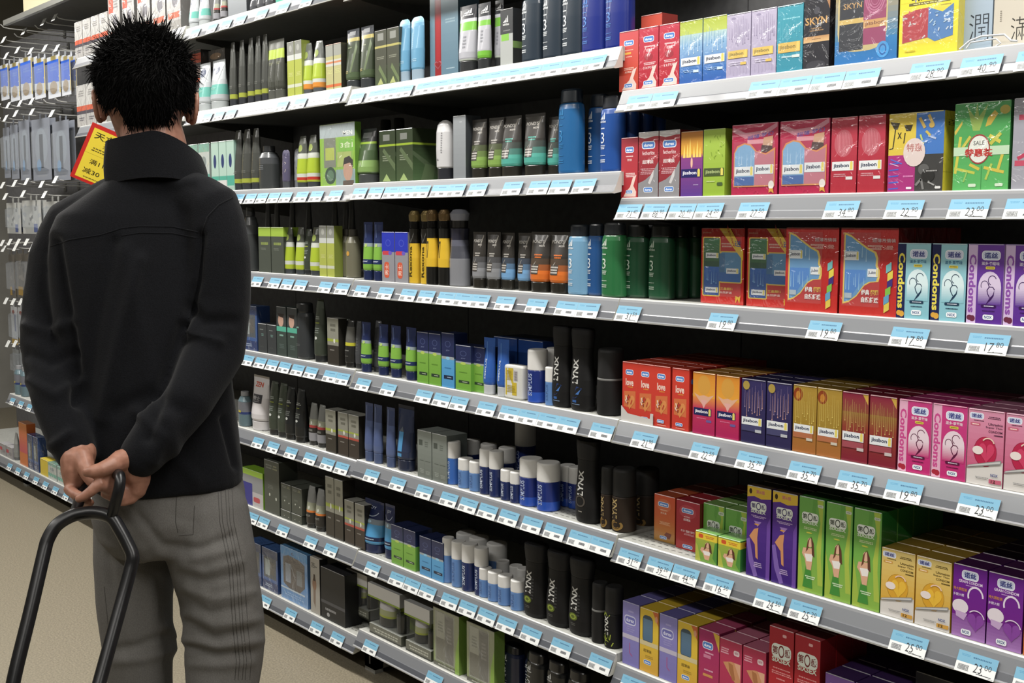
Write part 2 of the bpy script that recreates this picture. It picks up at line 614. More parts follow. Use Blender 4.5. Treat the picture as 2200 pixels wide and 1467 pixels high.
def streaks(n, v0, v1, c, seed=1, u0=.08, u1=.92, dots=True):
    r = random.Random(seed)
    out = []
    for i in range(n):
        u = u0 + (u1 - u0) * (i + .5) / n + r.uniform(-.02, .02)
        a, b = v0 + r.uniform(0, .35) * (v1 - v0), v1 - r.uniform(0, .4) * (v1 - v0)
        out.append(('p', [(u - .008, a), (u + .008, a), (u + .003, b), (u - .003, b)], c))
        if dots:
            out.append(('e', u, a, .022, .009, c))
    return out


def bits(n, cols, seed=1, u0=.05, v0=.05, u1=.95, v1=.95, s=.06):
    r = random.Random(seed)
    o = []
    for i in range(n):
        u, v, a, l = r.uniform(u0, u1), r.uniform(v0, v1), r.uniform(0, PI), r.uniform(.5, 1.5) * s
        o.append(('w', [(u, v), (u + l * math.cos(a), v + l * .6 * math.sin(a))], s * .35, r.choice(cols)))
    return o


D = {}   # design: (side colour, top colour, finish, layers)


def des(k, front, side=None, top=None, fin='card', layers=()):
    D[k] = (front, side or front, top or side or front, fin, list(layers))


_sw = [('p', [(.15, .02), (.9, .02), (.92, .10), (.75, .2), (.93, .38), (.72, .34), (.55, .18), (.3, .1)], '#e6c9c0')]
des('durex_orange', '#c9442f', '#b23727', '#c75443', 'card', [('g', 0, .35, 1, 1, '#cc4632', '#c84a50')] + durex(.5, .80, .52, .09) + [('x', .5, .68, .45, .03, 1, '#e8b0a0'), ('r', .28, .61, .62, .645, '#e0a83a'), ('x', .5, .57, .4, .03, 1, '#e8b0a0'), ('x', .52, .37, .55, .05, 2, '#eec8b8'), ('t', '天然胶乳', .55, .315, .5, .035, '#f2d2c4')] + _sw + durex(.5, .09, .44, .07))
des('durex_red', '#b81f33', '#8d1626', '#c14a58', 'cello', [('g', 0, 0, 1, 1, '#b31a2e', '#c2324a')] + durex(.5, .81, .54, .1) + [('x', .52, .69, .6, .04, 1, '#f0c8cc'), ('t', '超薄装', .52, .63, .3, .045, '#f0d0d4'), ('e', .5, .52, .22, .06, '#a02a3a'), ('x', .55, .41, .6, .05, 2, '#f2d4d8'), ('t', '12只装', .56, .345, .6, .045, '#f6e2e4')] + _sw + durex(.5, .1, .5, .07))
des('durex_bar', '#c2503c', '#8d2a22', '#b8503e', 'card', [('x', .5, .6, .7, .5, 4, '#e0a890')])
des('jiss_blue', '#4a86c4', '#2f66a6', '#a9bd3c', 'cello', [('g', 0, 0, 1, .2, '#2458a8', '#2f6cb8'), ('g', 0, .2, 1, .6, '#2f6cb8', '#86b0d6'), ('g', 0, .6, 1, .8, '#86b0d6', '#b4cfc8'), ('g', 0, .78, 1, 1, '#b9c95a', '#a8b72e')] + streaks(7, .5, .86, '#5c94c4', 3) + streaks(4, .45, .8, '#d8e8f0', 8) + jiss(.5, .35, .86, .13) + [('x', .42, .2, .6, .05, 2, '#88b0dc'), ('r', .62, .17, .86, .21, '#c8dcec')])
des('jiss_lilac', '#aba2bd', '#9088a6', '#b6aec8', 'cello', [('g', 0, 0, 1, 1, '#a79fbc', '#b8b0ca'), ('e', .28, .93, .1, .02, '#9890ae')] + streaks(12, .5, .95, '#9188a8', 5) + streaks(6, .05, .25, '#bcb4ce', 9, dots=False) + jiss(.48, .37, .82, .12, '#d8b958', '#8a7a4a', '#e6c860') + [('x', .4, .23, .5, .06, 2, '#cbc4da'), ('r', .6, .2, .84, .24, '#d8b958')])
des('jiss_teal', '#2f93a8', '#1f7286', '#3a9fb4', 'cello', [('g', 0, 0, 1, 1, '#2a8aa2', '#3a9cb0'), ('x', .55, .8, .8, .03, 1, '#8accd8')] + streaks(8, .5, .82, '#5cb4c4', 4) + jiss(.48, .37, .86, .15, '#d5b256', '#8a7640', '#e0c468') + [('x', .4, .23, .5, .04, 1, '#bfe0e8'), ('r', .6, .21, .9, .25, '#cfdcd8')])
des('black_gold', '#26262e', '#14141a', '#2c2c34', 'cello', [('p', [(.78, 1), (1, 1), (1, .78)], '#a87850'), ('e', .5, .78, .12, .05, '#4a4a52'), ('t', 'SKYN', .48, .645, .84, .1, '#c79a5c', 0, .02), ('x', .48, .53, .5, .06, 2, '#9a7850'), ('g', 0, .36, 1, .44, '#d9b27c', '#b98a58'), ('x', .5, .4, .4, .02, 1, '#80603c'), ('e', .5, .05, .38, .06, '#3a3a42')])
des('gift_blue', '#2a78b8', '#2f2410', '#b5963e', 'cello', [('g', 0, 0, 1, .3, '#1f6fb4', '#2f7cb6'), ('g', 0, .3, 1, 1, '#3c7fa8', '#b89a48'), ('rr', .44, .58, .8, .86, '#c9b57a'), ('r', .07, .17, .46, .99, '#22242e'), ('r', .46, .22, .82, .99, '#9c3a66'), ('t', 'SKYN', .28, .72, .3, .07, '#c79a5c'), ('r', .07, .50, .46, .56, '#d5b45c'), ('r', .46, .42, .82, .52, '#cf9a5a'), ('t', 'jissbon', .64, .47, .3, .06, '#7a4434')] + [('o', .64, .78, .16 - .03 * i, .2 - .035 * i, .12, '#c06a90') for i in range(4)] + [('e', .78, .14, .1, .1, '#3f97d8'), ('o', .78, .14, .06, .07, .3, '#1f5fa4')])
des('yellow_gift', '#e6d51c', '#d0bf18', '#ecdc2c', 'cello', [('r', .06, .8, .94, .99, '#9a8f9c'), ('r', .5, .8, .94, .99, '#8a8a94'), ('p', [(.0, .82), (.3, .86), (.6, .82), (1, .9), (1, .7), (0, .7)], '#e6d51c'), ('t', '4in1', .36, .76, .32, .1, '#26241c', 4, .025), ('t', '超值套装', .73, .785, .38, .055, '#4a4636', 4, .01), ('r', .16, .655, .86, .69, '#6b6335'), ('x', .5, .672, .66, .02, 1, '#e6dc8a'), ('x', .78, .62, .2, .02, 1, '#b09c30'), ('p', [(.06, .19), (.5, .23), (.5, .61), (.28, .6), (.06, .55)], '#b8333c'), ('p', [(.5, .23), (.62, .17), (.92, .22), (.92, .62), (.74, .53), (.5, .61)], '#4a80bc')] + bits(14, ['#e0b8b8', '#d85858', '#c8c0c0'], 3, .08, .22, .44, .55) + bits(14, ['#a8c8e0', '#6a9ccc', '#c8d4e0'], 4, .52, .24, .88, .55) + [('x', .2, .08, .22, .03, 1, '#c8b41c')])
des('pale_blue_card', '#a3b5c6', '#8fa2b4', '#b0c0d0', 'gloss', [('g', 0, 0, 1, 1, '#9db0c2', '#a9bacb'), ('p', [(.55, .9), (.78, 1), (1, 1), (.98, .92), (.85, .84)], '#c01c7c'), ('t', '潤', .6, .36, .6, .42, '#343a44', 0, -.01)])
des('beige_card', '#c9c2b4', '#b4ad9e', '#e8b020', 'gloss', [('r', 0, .9, 1, 1, '#e6b81c'), ('r', 0, .84, 1, .9, '#a82058'), ('x', .7, .8, .4, .03, 1, '#5a5650'), ('t', '滿', .74, .3, .5, .4, '#3c3a36', 0, -.01), ('x', .2, .55, .06, .2, 6, '#8a8478')])
_sil = [('p', [(0, .0), (0, .22), (.35, .27), (.7, .36), (1, .54), (1, 0)], '#8b8a8e'), ('p', [(.6, .2), (.76, .32), (.78, .42), (.66, .36), (.5, .22)], '#c8c6c8')]
des('durex_red_small', '#ae2430', '#7d1822', '#b8303c', 'card', [('g', 0, 0, 1, 1, '#b8242e', '#a8283a')] + durex(.5, .80, .52, .1) + [('x', .5, .69, .5, .03, 1, '#eecaca'), ('t', '激情', .5, .63, .28, .04, '#eecaca'), ('x', .55, .38, .6, .08, 3, '#f0d4d4')] + _sw + durex(.5, .1, .4, .06))
des('durex_silver', '#a52a36', '#6d141e', '#b0b0b4', 'cello', [('g', 0, .2, 1, 1, '#8d2430', '#ae2c3a'), ('r', 0, .93, 1, 1, '#b9b5b4'), ('p', [(0, .93), (.3, .9), (.8, .93)], '#d8d6d6')] + durex(.5, .80, .66, .115) + [('t', 'fetherlite', .5, .68, .62, .06, '#e8c8cc'), ('t', '超薄装', .48, .545, .56, .06, '#eadada'), ('x', .5, .4, .8, .1, 4, '#d0a0a8')] + _sil + durex(.5, .12, .46, .08))
des('jiss_flame', '#7a4a94', '#5a3478', '#c98c3c', 'gloss', [('g', 0, 0, 1, .6, '#5a3a8c', '#8a4488'), ('g', 0, .6, 1, .66, '#8a4488', '#d89a2c'), ('g', 0, .66, 1, 1, '#dca62e', '#c07a38')] + [('p', [(u - .06, .6), (u + .06, .6), (u, .6 + h)], '#f2d060') for u, h in ((.15, .2), (.3, .22), (.42, .3), (.6, .18), (.75, .26), (.88, .16))] + [('e', .5, .52, .05, .08, '#e8b8a0')] + jiss(.47, .36, .9, .13, '#2a2a66', '#e6e6f2') + [('x', .7, .18, .3, .02, 1, '#b8a8d0')])
des('jiss_lime', '#98b838', '#84a222', '#a4c444', 'gloss', [('g', 0, 0, 1, 1, '#8fb02c', '#a4c24a')] + bits(20, ['#7a9a28', '#b8d068', '#86a432'], 6, .05, .5, .95, .95, .08) + jiss(.5, .36, .92, .12, '#4a5a34', '#a8b87a') + [('x', .35, .22, .5, .03, 1, '#c4d890'), ('rr', .78, .18, .26, .05, '#4a6038')])
_gp = [('g', 0, 0, 1, 1, '#b01848', '#b82850'), ('p', [(.02, .97), (.3, .88), (.7, .9), (.98, 1), (.98, .94), (.7, .82), (.3, .8), (.02, .9)], '#cf8a9c'), ('t', '超薄·梦幻', .62, .83, .56, .06, '#6a5aa0', 6), ('r', .34, .72, .9, .78, '#d8909c')] + bits(24, ['#701030', '#841838'], 8, .02, .0, .98, .14, .02) + [('p', [(.66, .62), (.78, .6), (.88, .62), (.9, .82), (.7, .8)], '#c99a7c'), ('p', [(.64, .6), (.9, .6), (.88, .68), (.66, .7)], '#4a2a28')]
des('pink_gift', '#b01c48', '#7d1232', '#c04a6a', 'cello', _gp + [('p', [(.05, .12), (.95, .12), (.95, .66), (.75, .58), (.55, .62), (.42, .72), (.28, .74), (.12, .7), (.05, .6)], '#d98a4a'), ('p', [(.07, .14), (.51, .14), (.51, .62), (.4, .7), (.28, .72), (.14, .68), (.07, .6)], '#7aa8d0'), ('p', [(.51, .14), (.93, .14), (.93, .62), (.75, .56), (.6, .6), (.51, .62)], '#c07080')] + streaks(4, .35, .65, '#a8c8e4', 2, .1, .48) + jiss(.28, .34, .42, .13) + jiss(.72, .36, .4, .13) + [('r', .07, .14, .5, .26, '#3a62a4'), ('e', .88, .14, .06, .06, '#e6ded8'), ('p', [(.84, .09), (.92, .09), (.94, .02), (.88, .05), (.83, .03)], '#d09a30')])
des('jiss_red', '#b3283c', '#8f1c2e', '#b83a4c', 'cello', [('g', 0, 0, 1, 1, '#ac2034', '#b8344a'), ('e', .48, .66, .36, .18, '#bb5866')] + [('w', [(.48 + .05 * i, .5 + .012 * abs(i)), (.48 + .06 * i, .82 - .012 * abs(i))], .012, '#d8909c') for i in range(-4, 5)] + jiss(.47, .36, .84, .12) + [('x', .35, .24, .5, .05, 2, '#d89aa4'), ('r', .6, .18, .86, .22, '#d8d8d8')])
_d3 = [('t', 'SEX', .28, .85, .36, .12, '#3a3418', -6), ('e', .24, .9, .09, .05, '#3c3620'), ('e', .42, .86, .09, .05, '#3c3620')]
des('four_colour', '#d9c42c', '#dccb1e', '#dfcf3c', 'cello', [('r', 0, .47, .5, 1, '#d6bc34'), ('r', .5, .47, 1, 1, '#3b74c0'), ('r', 0, 0, .5, .47, '#a8287a'), ('r', .5, 0, 1, .47, '#3a3a3a'), ('p', [(.02, .9), (.2, .88), (.16, .8), (.1, .8)], '#3a3420'), ('p', [(.28, .85), (.44, .85), (.4, .77), (.32, .77)], '#3a3420'), ('w', [(.12, .8), (.08, .56), (.0, .55)], .02, '#3a3420'), ('w', [(.3, .75), (.28, .62)], .02, '#3a3420'), ('t', 'x', .2, .72, .08, .08, '#3a3420')] + [('w', [(.02, .04 + .08 * i), (.2, .0 + .08 * i + .05)], .022, '#4a5cc4') for i in range(5)] + [('w', [(.05, .42), (.26, .36)], .02, '#5a68c8'), ('w', [(.04, .37), (.2, .33)], .015, '#d8a8d0'), ('x', .38, .2, .2, .04, 1, '#d87ab8'), ('w', [(.56, .93), (.66, .8)], .05, '#c8a850'), ('w', [(.72, .96), (.8, .84)], .05, '#d0b050'), ('e', .78, .83, .05, .035, '#c8a850'), ('w', [(.58, .72), (.64, .6)], .03, '#b8c868'), ('w', [(.72, .7), (.86, .66)], .03, '#a8b8d8'), ('w', [(.68, .76), (.76, .7)], .04, '#c8b048'), ('w', [(.6, .64), (.7, .62)], .025, '#6a98d4'), ('e', .66, .28, .1, .07, '#5c5c5c'), ('w', [(.52, .08), (.62, .16), (.66, .03)], .04, '#7a7a7a'), ('e', .74, .2, .12, .08, '#242424'), ('x', .8, .26, .24, .03, 1, '#a8a8a8'), ('w', [(.74, .12), (.86, .08)], .02, '#9a9a9a')] + [('e', .48, .5, .2, .18, '#d8c8c4'), ('t', '特惠', .48, .56, .28, .1, '#b06a64'), ('rr', .4, .05, .1, .03, '#e8e0ee'), ('rr', .92, .05, .1, .03, '#d8d8d8')])
des('green_pack', '#3f9a4c', '#2c7a38', '#56ac5c', 'cello', [('g', 0, 0, 1, 1, '#52b05c', '#3a9048'), ('p', [(.34, .68), (.46, .68), (.6, .98), (.44, .84), (.4, .99), (.36, .84), (.22, .96)], '#8aa84c'), ('p', [(.56, .72), (.66, .74), (.78, .86), (.72, .9), (.6, .82)], '#c2a838'), ('e', .9, .9, .09, .05, '#a89c38'), ('p', [(.0, .68), (.14, .8), (.14, .76), (.02, .64)], '#c8b03c'), ('w', [(.12, .62), (.04, .2)], .05, '#c4c03c'), ('w', [(.3, .3), (.48, .24)], .05, '#c8b838'), ('w', [(.02, .26), (.4, .2)], .045, '#b8c040'), ('w', [(.56, .26), (.92, .2)], .05, '#ccb83c'), ('w', [(.9, .44), (.8, .2)], .05, '#c8b83c'), ('w', [(.64, .62), (.84, .54)], .06, '#c8c040'), ('w', [(.66, .52), (.84, .64)], .06, '#b8b83c'), ('w', [(.06, .4), (.3, .62)], .05, '#c0b83c'), ('w', [(.6, .12), (.7, .3)], .04, '#a8c048'), ('w', [(.2, .1), (.26, .22)], .03, '#8abc58')] + [('r', 0, .4, 1, .5, '#b8d4b4'), ('e', .46, .47, .2, .17, '#d8dcd4'), ('o', .46, .47, .2, .17, .1, '#9a3a38'), ('t', 'SALE', .46, .54, .2, .05, '#5a5a58'), ('t', '特惠装', .46, .43, .5, .095, '#b8322c', 0, .03), ('w', [(.52, 0), (.52, .28)], .006, '#2c7a38'), ('rr', .36, .06, .14, .035, '#c8dcc4'), ('rr', .84, .06, .14, .035, '#c8dcc4')])
des('grey_pack', '#9a9aa6', '#83838f', '#a8a8b4', 'cello', [('r', .1, .76, .5, .82, '#b83a58'), ('w', [(.3, .78), (.3, .4), (.1, .34)], .07, '#b83a58'), ('r', .05, .26, .5, .32, '#c04a64')])
_pf = [('g', 0, 0, 1, .2, '#c4271f', '#c0201c'), ('t', 'jissbon', .13, .94, .2, .03, '#d09a80'), ('x', .6, .78, .26, .07, 2, '#d9a898')]
des('red_window', '#bb2019', '#8a1410', '#c23020', 'cello', _pf + [('rr', .245, .49, .42, .79, '#d8b43c', .15), ('rr', .7, .49, .52, .42, '#d8b43c', .15), ('rr', .245, .49, .37, .76, '#2c4a50', .12), ('rr', .7, .49, .46, .39, '#4f86b0', .12), ('r', .38, .31, .56, .67, '#3f6f9a'), ('g', .075, .11, .43, .5, '#1f4a90', '#2c66b8'), ('g', .075, .5, .43, .86, '#2f5a38', '#3c7a4c'), ('r', .075, .49, .43, .56, '#26503a'), ('r', .43, .3, .925, .42, '#2c62a8')] + jiss(.26, .64, .3, .07) + jiss(.26, .18, .3, .07) + jiss(.74, .44, .28, .07) + streaks(5, .24, .48, '#6a9ad0', 2, .1, .4) + [('p', [(.42, 1), (.68, 1), (.98, .7), (.98, .58)], '#e0b828'), ('t', '送', .85, .8, .14, .08, '#2a4a98'), ('t', '买就', .7, .88, .2, .07, '#b03024', -30), ('t', '三盒超值', .62, .205, .3, .035, '#e0c040'), ('t', '自然舒适', .6, .155, .28, .03, '#e8c8c0'), ('p', [(.82, .12), (.9, .1), (.94, .13), (.92, .02), (.87, .08), (.83, .02)], '#d8a820')])
_cv = [(.055, .12), (.16, .14), (.3, .21), (.44, .34), (.54, .38), (.68, .39), (.7, .44), (.7, .52), (.66, .58), (.67, .66), (.63, .73), (.5, .77), (.3, .86), (.18, .92), (.06, .95)]
des('red_curve', '#b71d1c', '#7d100e', '#c22a20', 'cello', _pf + [('p', _cv, '#e2c048'), ('p', [((u - .34) * .9 + .335, (v - .5) * .94 + .5) for u, v in _cv], '#5a94c4'), ('p', [(.085, .18), (.2, .2), (.36, .36), (.46, .41), (.46, .52), (.085, .52)], '#3f7fc8')] + streaks(6, .28, .5, '#8ab8e0', 4, .09, .44, False) + streaks(5, .6, .8, '#a0c8e4', 5, .1, .5, False) + jiss(.2, .68, .26, .1) + jiss(.58, .49, .18, .09) + [('r', .09, .19, .22, .25, '#a8b8c4'), ('t', '超薄激情装', .76, .86, .4, .045, '#c8a8a8'), ('t', '浪漫', .74, .78, .38, .05, '#d89088'), ('t', '经典', .46, .265, .14, .065, '#eeeae6', 0, .03), ('t', '超薄', .62, .265, .14, .065, '#e0b828', 0, .03), ('t', '自然舒适', .54, .18, .3, .065, '#eeeae6', 0, .03)] + [('p', [(.81 + .03 * math.sin(i * 1.1), .58 - .09 * i), (.9 + .03 * math.sin(i * 1.1), .62 - .09 * i), (.9 + .03 * math.sin(i * 1.1), .53 - .09 * i), (.81 + .03 * math.sin(i * 1.1), .49 - .09 * i)], c) for i, c in enumerate(['#6ab4b8', '#d8c83c', '#3a2a78', '#7ab83c', '#5a9ac0', '#d8c040'])])


def condoms_box(k, bg, bg2, stripe, letters, ink, fruit, arch, sub, ptxt):
    des(k, bg, stripe, bg2, 'gloss', [('g', 0, 0, 1, 1, bg, bg2), ('r', 0, 0, .26, 1, stripe), ('t', 'Condoms', .135, .5, .2, .74, letters, -90, .035), ('e', .09, .07, .08, .035, fruit), ('e', .17, .06, .08, .04, fruit)] +
        noxlogo(.64, .86, .52, .12) + [('t', ptxt, .63, .76, .5, .045, sub), ('rr', .63, .705, .26, .035, '#d8c83c'), ('x', .63, .705, .2, .02, 1, '#6a5a20'), ('e', .63, .46, .32, .2, arch), ('g', .31, .24, .95, .46, bg, arch)] +
        swirl(.62, .44, .5, .42, ink) + [('rr', .62, .225, .42, .04, ink), ('x', .62, .225, .34, .02, 1, '#d8dce8'), ('x', .62, .165, .4, .02, 1, ink)] + nox(.62, .085, .3, .065))


condoms_box('nox_sky', '#7fbccb', '#8fc4d0', '#1c2452', '#e2d242', '#1c3a54', '#d8a030', '#d4e8ec', '#2c6a90', '滋多·草莓味')
condoms_box('nox_violet', '#5a2a92', '#6a3a9c', '#cdb4dc', '#8a4aa8', '#3a1258', '#6a2a44', '#d4c4e0', '#e8dcf0', '滋多·葡萄味')
condoms_box('nox_rose', '#c02272', '#c83a82', '#e0a8c4', '#c8448c', '#5a0a3c', '#a82038', '#e4d0dc', '#f4dce8', '滋多·草莓味')
des('love_red', '#c9301c', '#b02416', '#d8452c', 'card', [('g', 0, 0, 1, 1, '#c83020', '#cf3420')] + durex(.45, .83, .5, .09) + [('t', 'love', .46, .66, .5, .12, '#ead0c4', 0, .03), ('x', .5, .58, .36, .03, 1, '#e0902c'), ('p', [(.12, .24), (.85, .22), (.85, .52), (.12, .5)], '#cf6a34')] + heart(.48, .34, .64, .26, '#d88844') + bits(10, ['#7a2018', '#e8d8d0', '#b83020', '#4a1a14'], 4, .28, .26, .62, .42, .14) + durex(.45, .09, .42, .055) + [('x', .5, .03, .5, .02, 1, '#e8a890')])
des('jiss_sunset', '#b8205c', '#8f1646', '#d99a40', 'gloss', [('g', 0, 0, 1, .42, '#a81858', '#c43058'), ('g', 0, .42, 1, .6, '#c43058', '#e08a3c'), ('g', 0, .6, 1, 1, '#e4a02c', '#d98820'), ('e', .5, .8, .28, .16, '#d49a38'), ('p', [(.05, .66), (.3, .62), (.5, .64), (.7, .62), (.96, .66), (.7, .54), (.5, .46), (.3, .54)], '#dcaa8c'), ('p', [(.35, .56), (.65, .56), (.5, .42)], '#e0a8a0')] + jiss(.45, .365, .8, .12, '#22265a', '#eceaf0') + [('x', .4, .26, .5, .03, 1, '#d86a94'), ('rr', .74, .225, .24, .04, '#6a5a9a')])
des('jiss_night', '#2f2a58', '#26224a', '#3c3668', 'gloss', [('g', 0, 0, 1, 1, '#2a2650', '#383262')] + streaks(8, .42, .92, '#c89a90', 6) + streaks(6, .5, .98, '#9a86a8', 9) + [('e', .2, .9, .14, .07, '#a89040')] + jiss(.45, .345, .84, .12) + [('r', .03, .19, .87, .28, '#46466e'), ('r', .6, .18, .86, .225, '#b4b8c0')])
des('jiss_gold', '#a8792c', '#8a6020', '#a8842c', 'gloss', [('g', 0, 0, 1, .35, '#a4642a', '#a06c28'), ('g', 0, .35, 1, 1, '#9a7c24', '#ac8a30'), ('e', .2, .86, .2, .1, '#8a3c18'), ('e', .2, .85, .1, .06, '#b87420')] + streaks(11, .42, .98, '#d8c060', 7) + jiss(.47, .36, .84, .12) + [('r', .03, .22, .87, .3, '#b06a44'), ('r', .6, .19, .86, .23, '#c8c0b0')])
des('jiss_maroon', '#8a1c34', '#6d1426', '#8a2238', 'gloss', [('g', 0, 0, 1, .5, '#7d1830', '#8e3a2c'), ('g', 0, .5, 1, .72, '#8e3a2c', '#8f6a30'), ('g', 0, .72, 1, 1, '#8a4a34', '#8a1c40'), ('p', [(.75, 1), (.98, 1), (.98, .84)], '#c8a23c')] + streaks(12, .42, .92, '#c8a860', 8) + jiss(.44, .365, .82, .13) + [('r', .03, .2, .85, .29, '#a04a56'), ('r', .6, .17, .86, .215, '#c4b8b8')])


def pearl(k, bg, hi, ink, ball, glow, logo2, top):
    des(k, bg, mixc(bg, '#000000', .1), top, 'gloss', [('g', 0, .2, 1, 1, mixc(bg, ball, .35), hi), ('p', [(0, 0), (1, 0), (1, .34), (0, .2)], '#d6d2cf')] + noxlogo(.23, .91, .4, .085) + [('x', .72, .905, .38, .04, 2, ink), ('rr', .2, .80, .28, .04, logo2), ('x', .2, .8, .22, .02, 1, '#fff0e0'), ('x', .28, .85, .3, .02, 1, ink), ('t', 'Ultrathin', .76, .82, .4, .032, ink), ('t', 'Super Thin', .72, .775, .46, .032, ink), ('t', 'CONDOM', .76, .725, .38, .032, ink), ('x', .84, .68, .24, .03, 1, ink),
          ('e', .5, .45, .32, .2, mixc(ball, '#000000', .35)), ('e', .505, .45, .31, .193, ball)] + heart(.54, .45, .44, .28, glow) + [('e', .3, .46, .15, .055, '#e8dcd8'), ('o', .58, .56, .18, .08, .2, '#e8c8b8', 10, 150), ('p', [(0, .21), (.94, .31), (.97, .355), (.94, .365), (.04, .245)], '#8d8d8d'), ('p', [(.03, .225), (.93, .325), (.93, .35), (.05, .24)], '#c8c8c8'), ('t', 'NOX', .78, .155, .2, .04, '#3a4a8a', 0, .02), ('x', .42, .1, .4, .03, 2, '#8a8a8a'), ('r', .64, .045, .98, .1, logo2), ('t', '12', .76, .072, .12, .04, '#3a2a18', 0, .03)])


pearl('pearl_pink', '#d06a92', '#d890ae', '#4a2440', '#b81c4a', '#d03a64', '#c8607c', '#d080a4')
pearl('pearl_gold', '#d8a828', '#dcc474', '#4a3c18', '#d8a018', '#e8b828', '#cf9c40', '#a8862c')
des('durex_tall_orange', '#c9502a', '#b23a1e', '#c85a34', 'gloss', [('g', 0, 0, 1, .5, '#b8862c', '#c85c28'), ('g', 0, .5, 1, 1, '#c85c28', '#cf4a24'), ('e', .46, .78, .34, .14, '#d06a40')] + durex(.44, .80, .5, .1) + [('x', .46, .68, .4, .03, 1, '#ecc0a0'), ('t', '持久装', .45, .615, .28, .04, '#ecd0b8'), ('x', .5, .4, .5, .07, 3, '#e8b890'), ('p', [(.5, .16), (.6, .22), (.85, .2), (.75, .08), (.6, .1)], '#7a3018')] + durex(.45, .09, .34, .07))
des('durex_tall_red', '#a81a28', '#8a121e', '#b02a36', 'gloss', [('g', 0, 0, 1, 1, '#b01c20', '#a82038'), ('e', .48, .78, .36, .14, '#b83a4a')] + durex(.48, .80, .5, .1) + [('t', 'elite', .45, .68, .26, .035, '#e8c4c8'), ('t', '超薄装', .46, .615, .3, .05, '#f0dade'), ('t', '杜蕾斯', .5, .38, .6, .05, '#e8c4c8'), ('x', .55, .32, .5, .04, 2, '#e8b0b8')] + durex(.5, .07, .42, .075))
_gr = [('g', 0, 0, 1, .5, '#86b23c', '#6cab40'), ('g', 0, .5, 1, 1, '#6cab40', '#66a546'), ('p', [(.0, 0), (.3, 0), (.1, .35), (.0, .5)], '#9cb838'), ('p', [(.7, 1), (.95, 1), (.9, .4), (1, .1), (.8, .1), (.72, .5), (.85, .75)], '#a4bc3c'), ('p', [(.55, 1), (.72, 1), (.6, .7), (.5, .8)], '#5c9c3c')]
des('six_green_tall', '#5ca038', '#1f7a2c', '#3c7a30', 'gloss', _gr + [('rr', .84, .93, .22, .03, '#c8d0c0'), ('t', 'NEW', .84, .93, .14, .014, '#5a7a4a')] + sixsex(.44, .78, .66, .13) + [('x', .45, .675, .6, .03, 2, '#cfe0a8'), ('e', .42, .63, .12, .008, '#c8c83c'), ('p', [(.2, .05), (.6, .05), (.5, .3), (.32, .28)], '#3a8a30'), ('x', .5, .16, .4, .04, 2, '#d8e8c8')] + woman(.4, .42, .5, .36))
des('six_green_small', '#5ca038', '#1f7a2c', '#86b05c', 'gloss', _gr + [('rr', .84, .86, .26, .07, '#c8d0c0'), ('t', 'NEW', .84, .86, .16, .03, '#5a7a4a')] + sixsex(.48, .58, .6, .22) + [('x', .5, .3, .6, .12, 3, '#cfe0a8')])
des('six_green_mini', '#86a834', '#2c7434', '#7ab05c', 'gloss', [('g', 0, 0, 1, .74, '#6aa038', '#9aac34'), ('p', [(0, 0), (.25, 0), (.1, .5), (0, .6)], '#b0b83c'), ('p', [(1, 0), (.8, .2), (.9, .7), (1, .74)], '#4a8a34'), ('r', 0, .74, 1, .96, '#e2c81c'), ('rr', .25, .85, .22, .13, '#d0501c'), ('x', .66, .85, .46, .1, 2, '#c85a1c')] + woman(.5, .4, .55, .62))
des('six_purple', '#3b2076', '#2c1458', '#4a3a30', 'gloss', [('g', 0, 0, 1, 1, '#3a1c78', '#5a3490'), ('p', [(0, 1), (1, 1), (1, .89), (.6, .87), (.3, .89), (0, .87)], '#d8b428'), ('t', '第6感', .55, .945, .36, .04, '#c05a78'), ('e', .14, .94, .06, .03, '#3a2a1c')] + sixsex(.48, .77, .66, .13, '#3a2a6a') + [('x', .48, .67, .6, .03, 2, '#c8b0dc'), ('p', [(.3, .62), (.62, .62), (.46, .56)], '#9a78bc'), ('e', .42, .585, .1, .008, '#d8982c'), ('p', [(.32, .53), (.5, .55), (.46, .44), (.5, .2), (.4, .22), (.36, .36), (.12, .44)], '#c98a5c'), ('p', [(0, .4), (.14, .42), (.3, .2), (.5, .02), (.34, 0), (.12, .16)], '#7a5cae'), ('p', [(.85, .6), (1, .7), (1, 0), (.84, 0)], '#6a44a0'), ('x', .5, .14, .4, .06, 3, '#c0a8d8')])
des('grain_violet', '#6c2390', '#54186f', '#4a2050', 'gloss', [('g', 0, 0, 1, .45, '#a878bc', '#74288e'), ('g', 0, .3, 1, 1, '#74208c', '#6a2090')] + noxlogo(.5, .87, .5, .13) + [('t', 'GRAIN CONDOM', .52, .775, .7, .04, '#e4d4ec', 0, .02), ('x', .55, .73, .4, .02, 1, '#c8a8d8'), ('t', '特大颗粒装', .22, .66, .4, .045, '#cf8a3c'), ('t', '多颗大颗', .18, .58, .32, .04, '#dcc8e8'), ('o', .68, .6, .24, .14, .2, '#e2d4e8', 0, 200), ('e', .24, .42, .24, .1, '#e2d8e2'), ('p', [(.1, .36), (.46, .34), (.36, .24), (.12, .28)], '#c4a4d0')] + heart(.72, .26, .5, .26, '#8a44a4') + [('o', .72, .3, .26, .12, .12, '#e2d4e8', 10, 140)] + nox(.44, .085, .3, .075))
des('pack_orange', '#d0702c', '#b05a20', '#c87838', 'gloss', [('g', 0, .3, 1, 1, '#c84a5c', '#d8842c')])
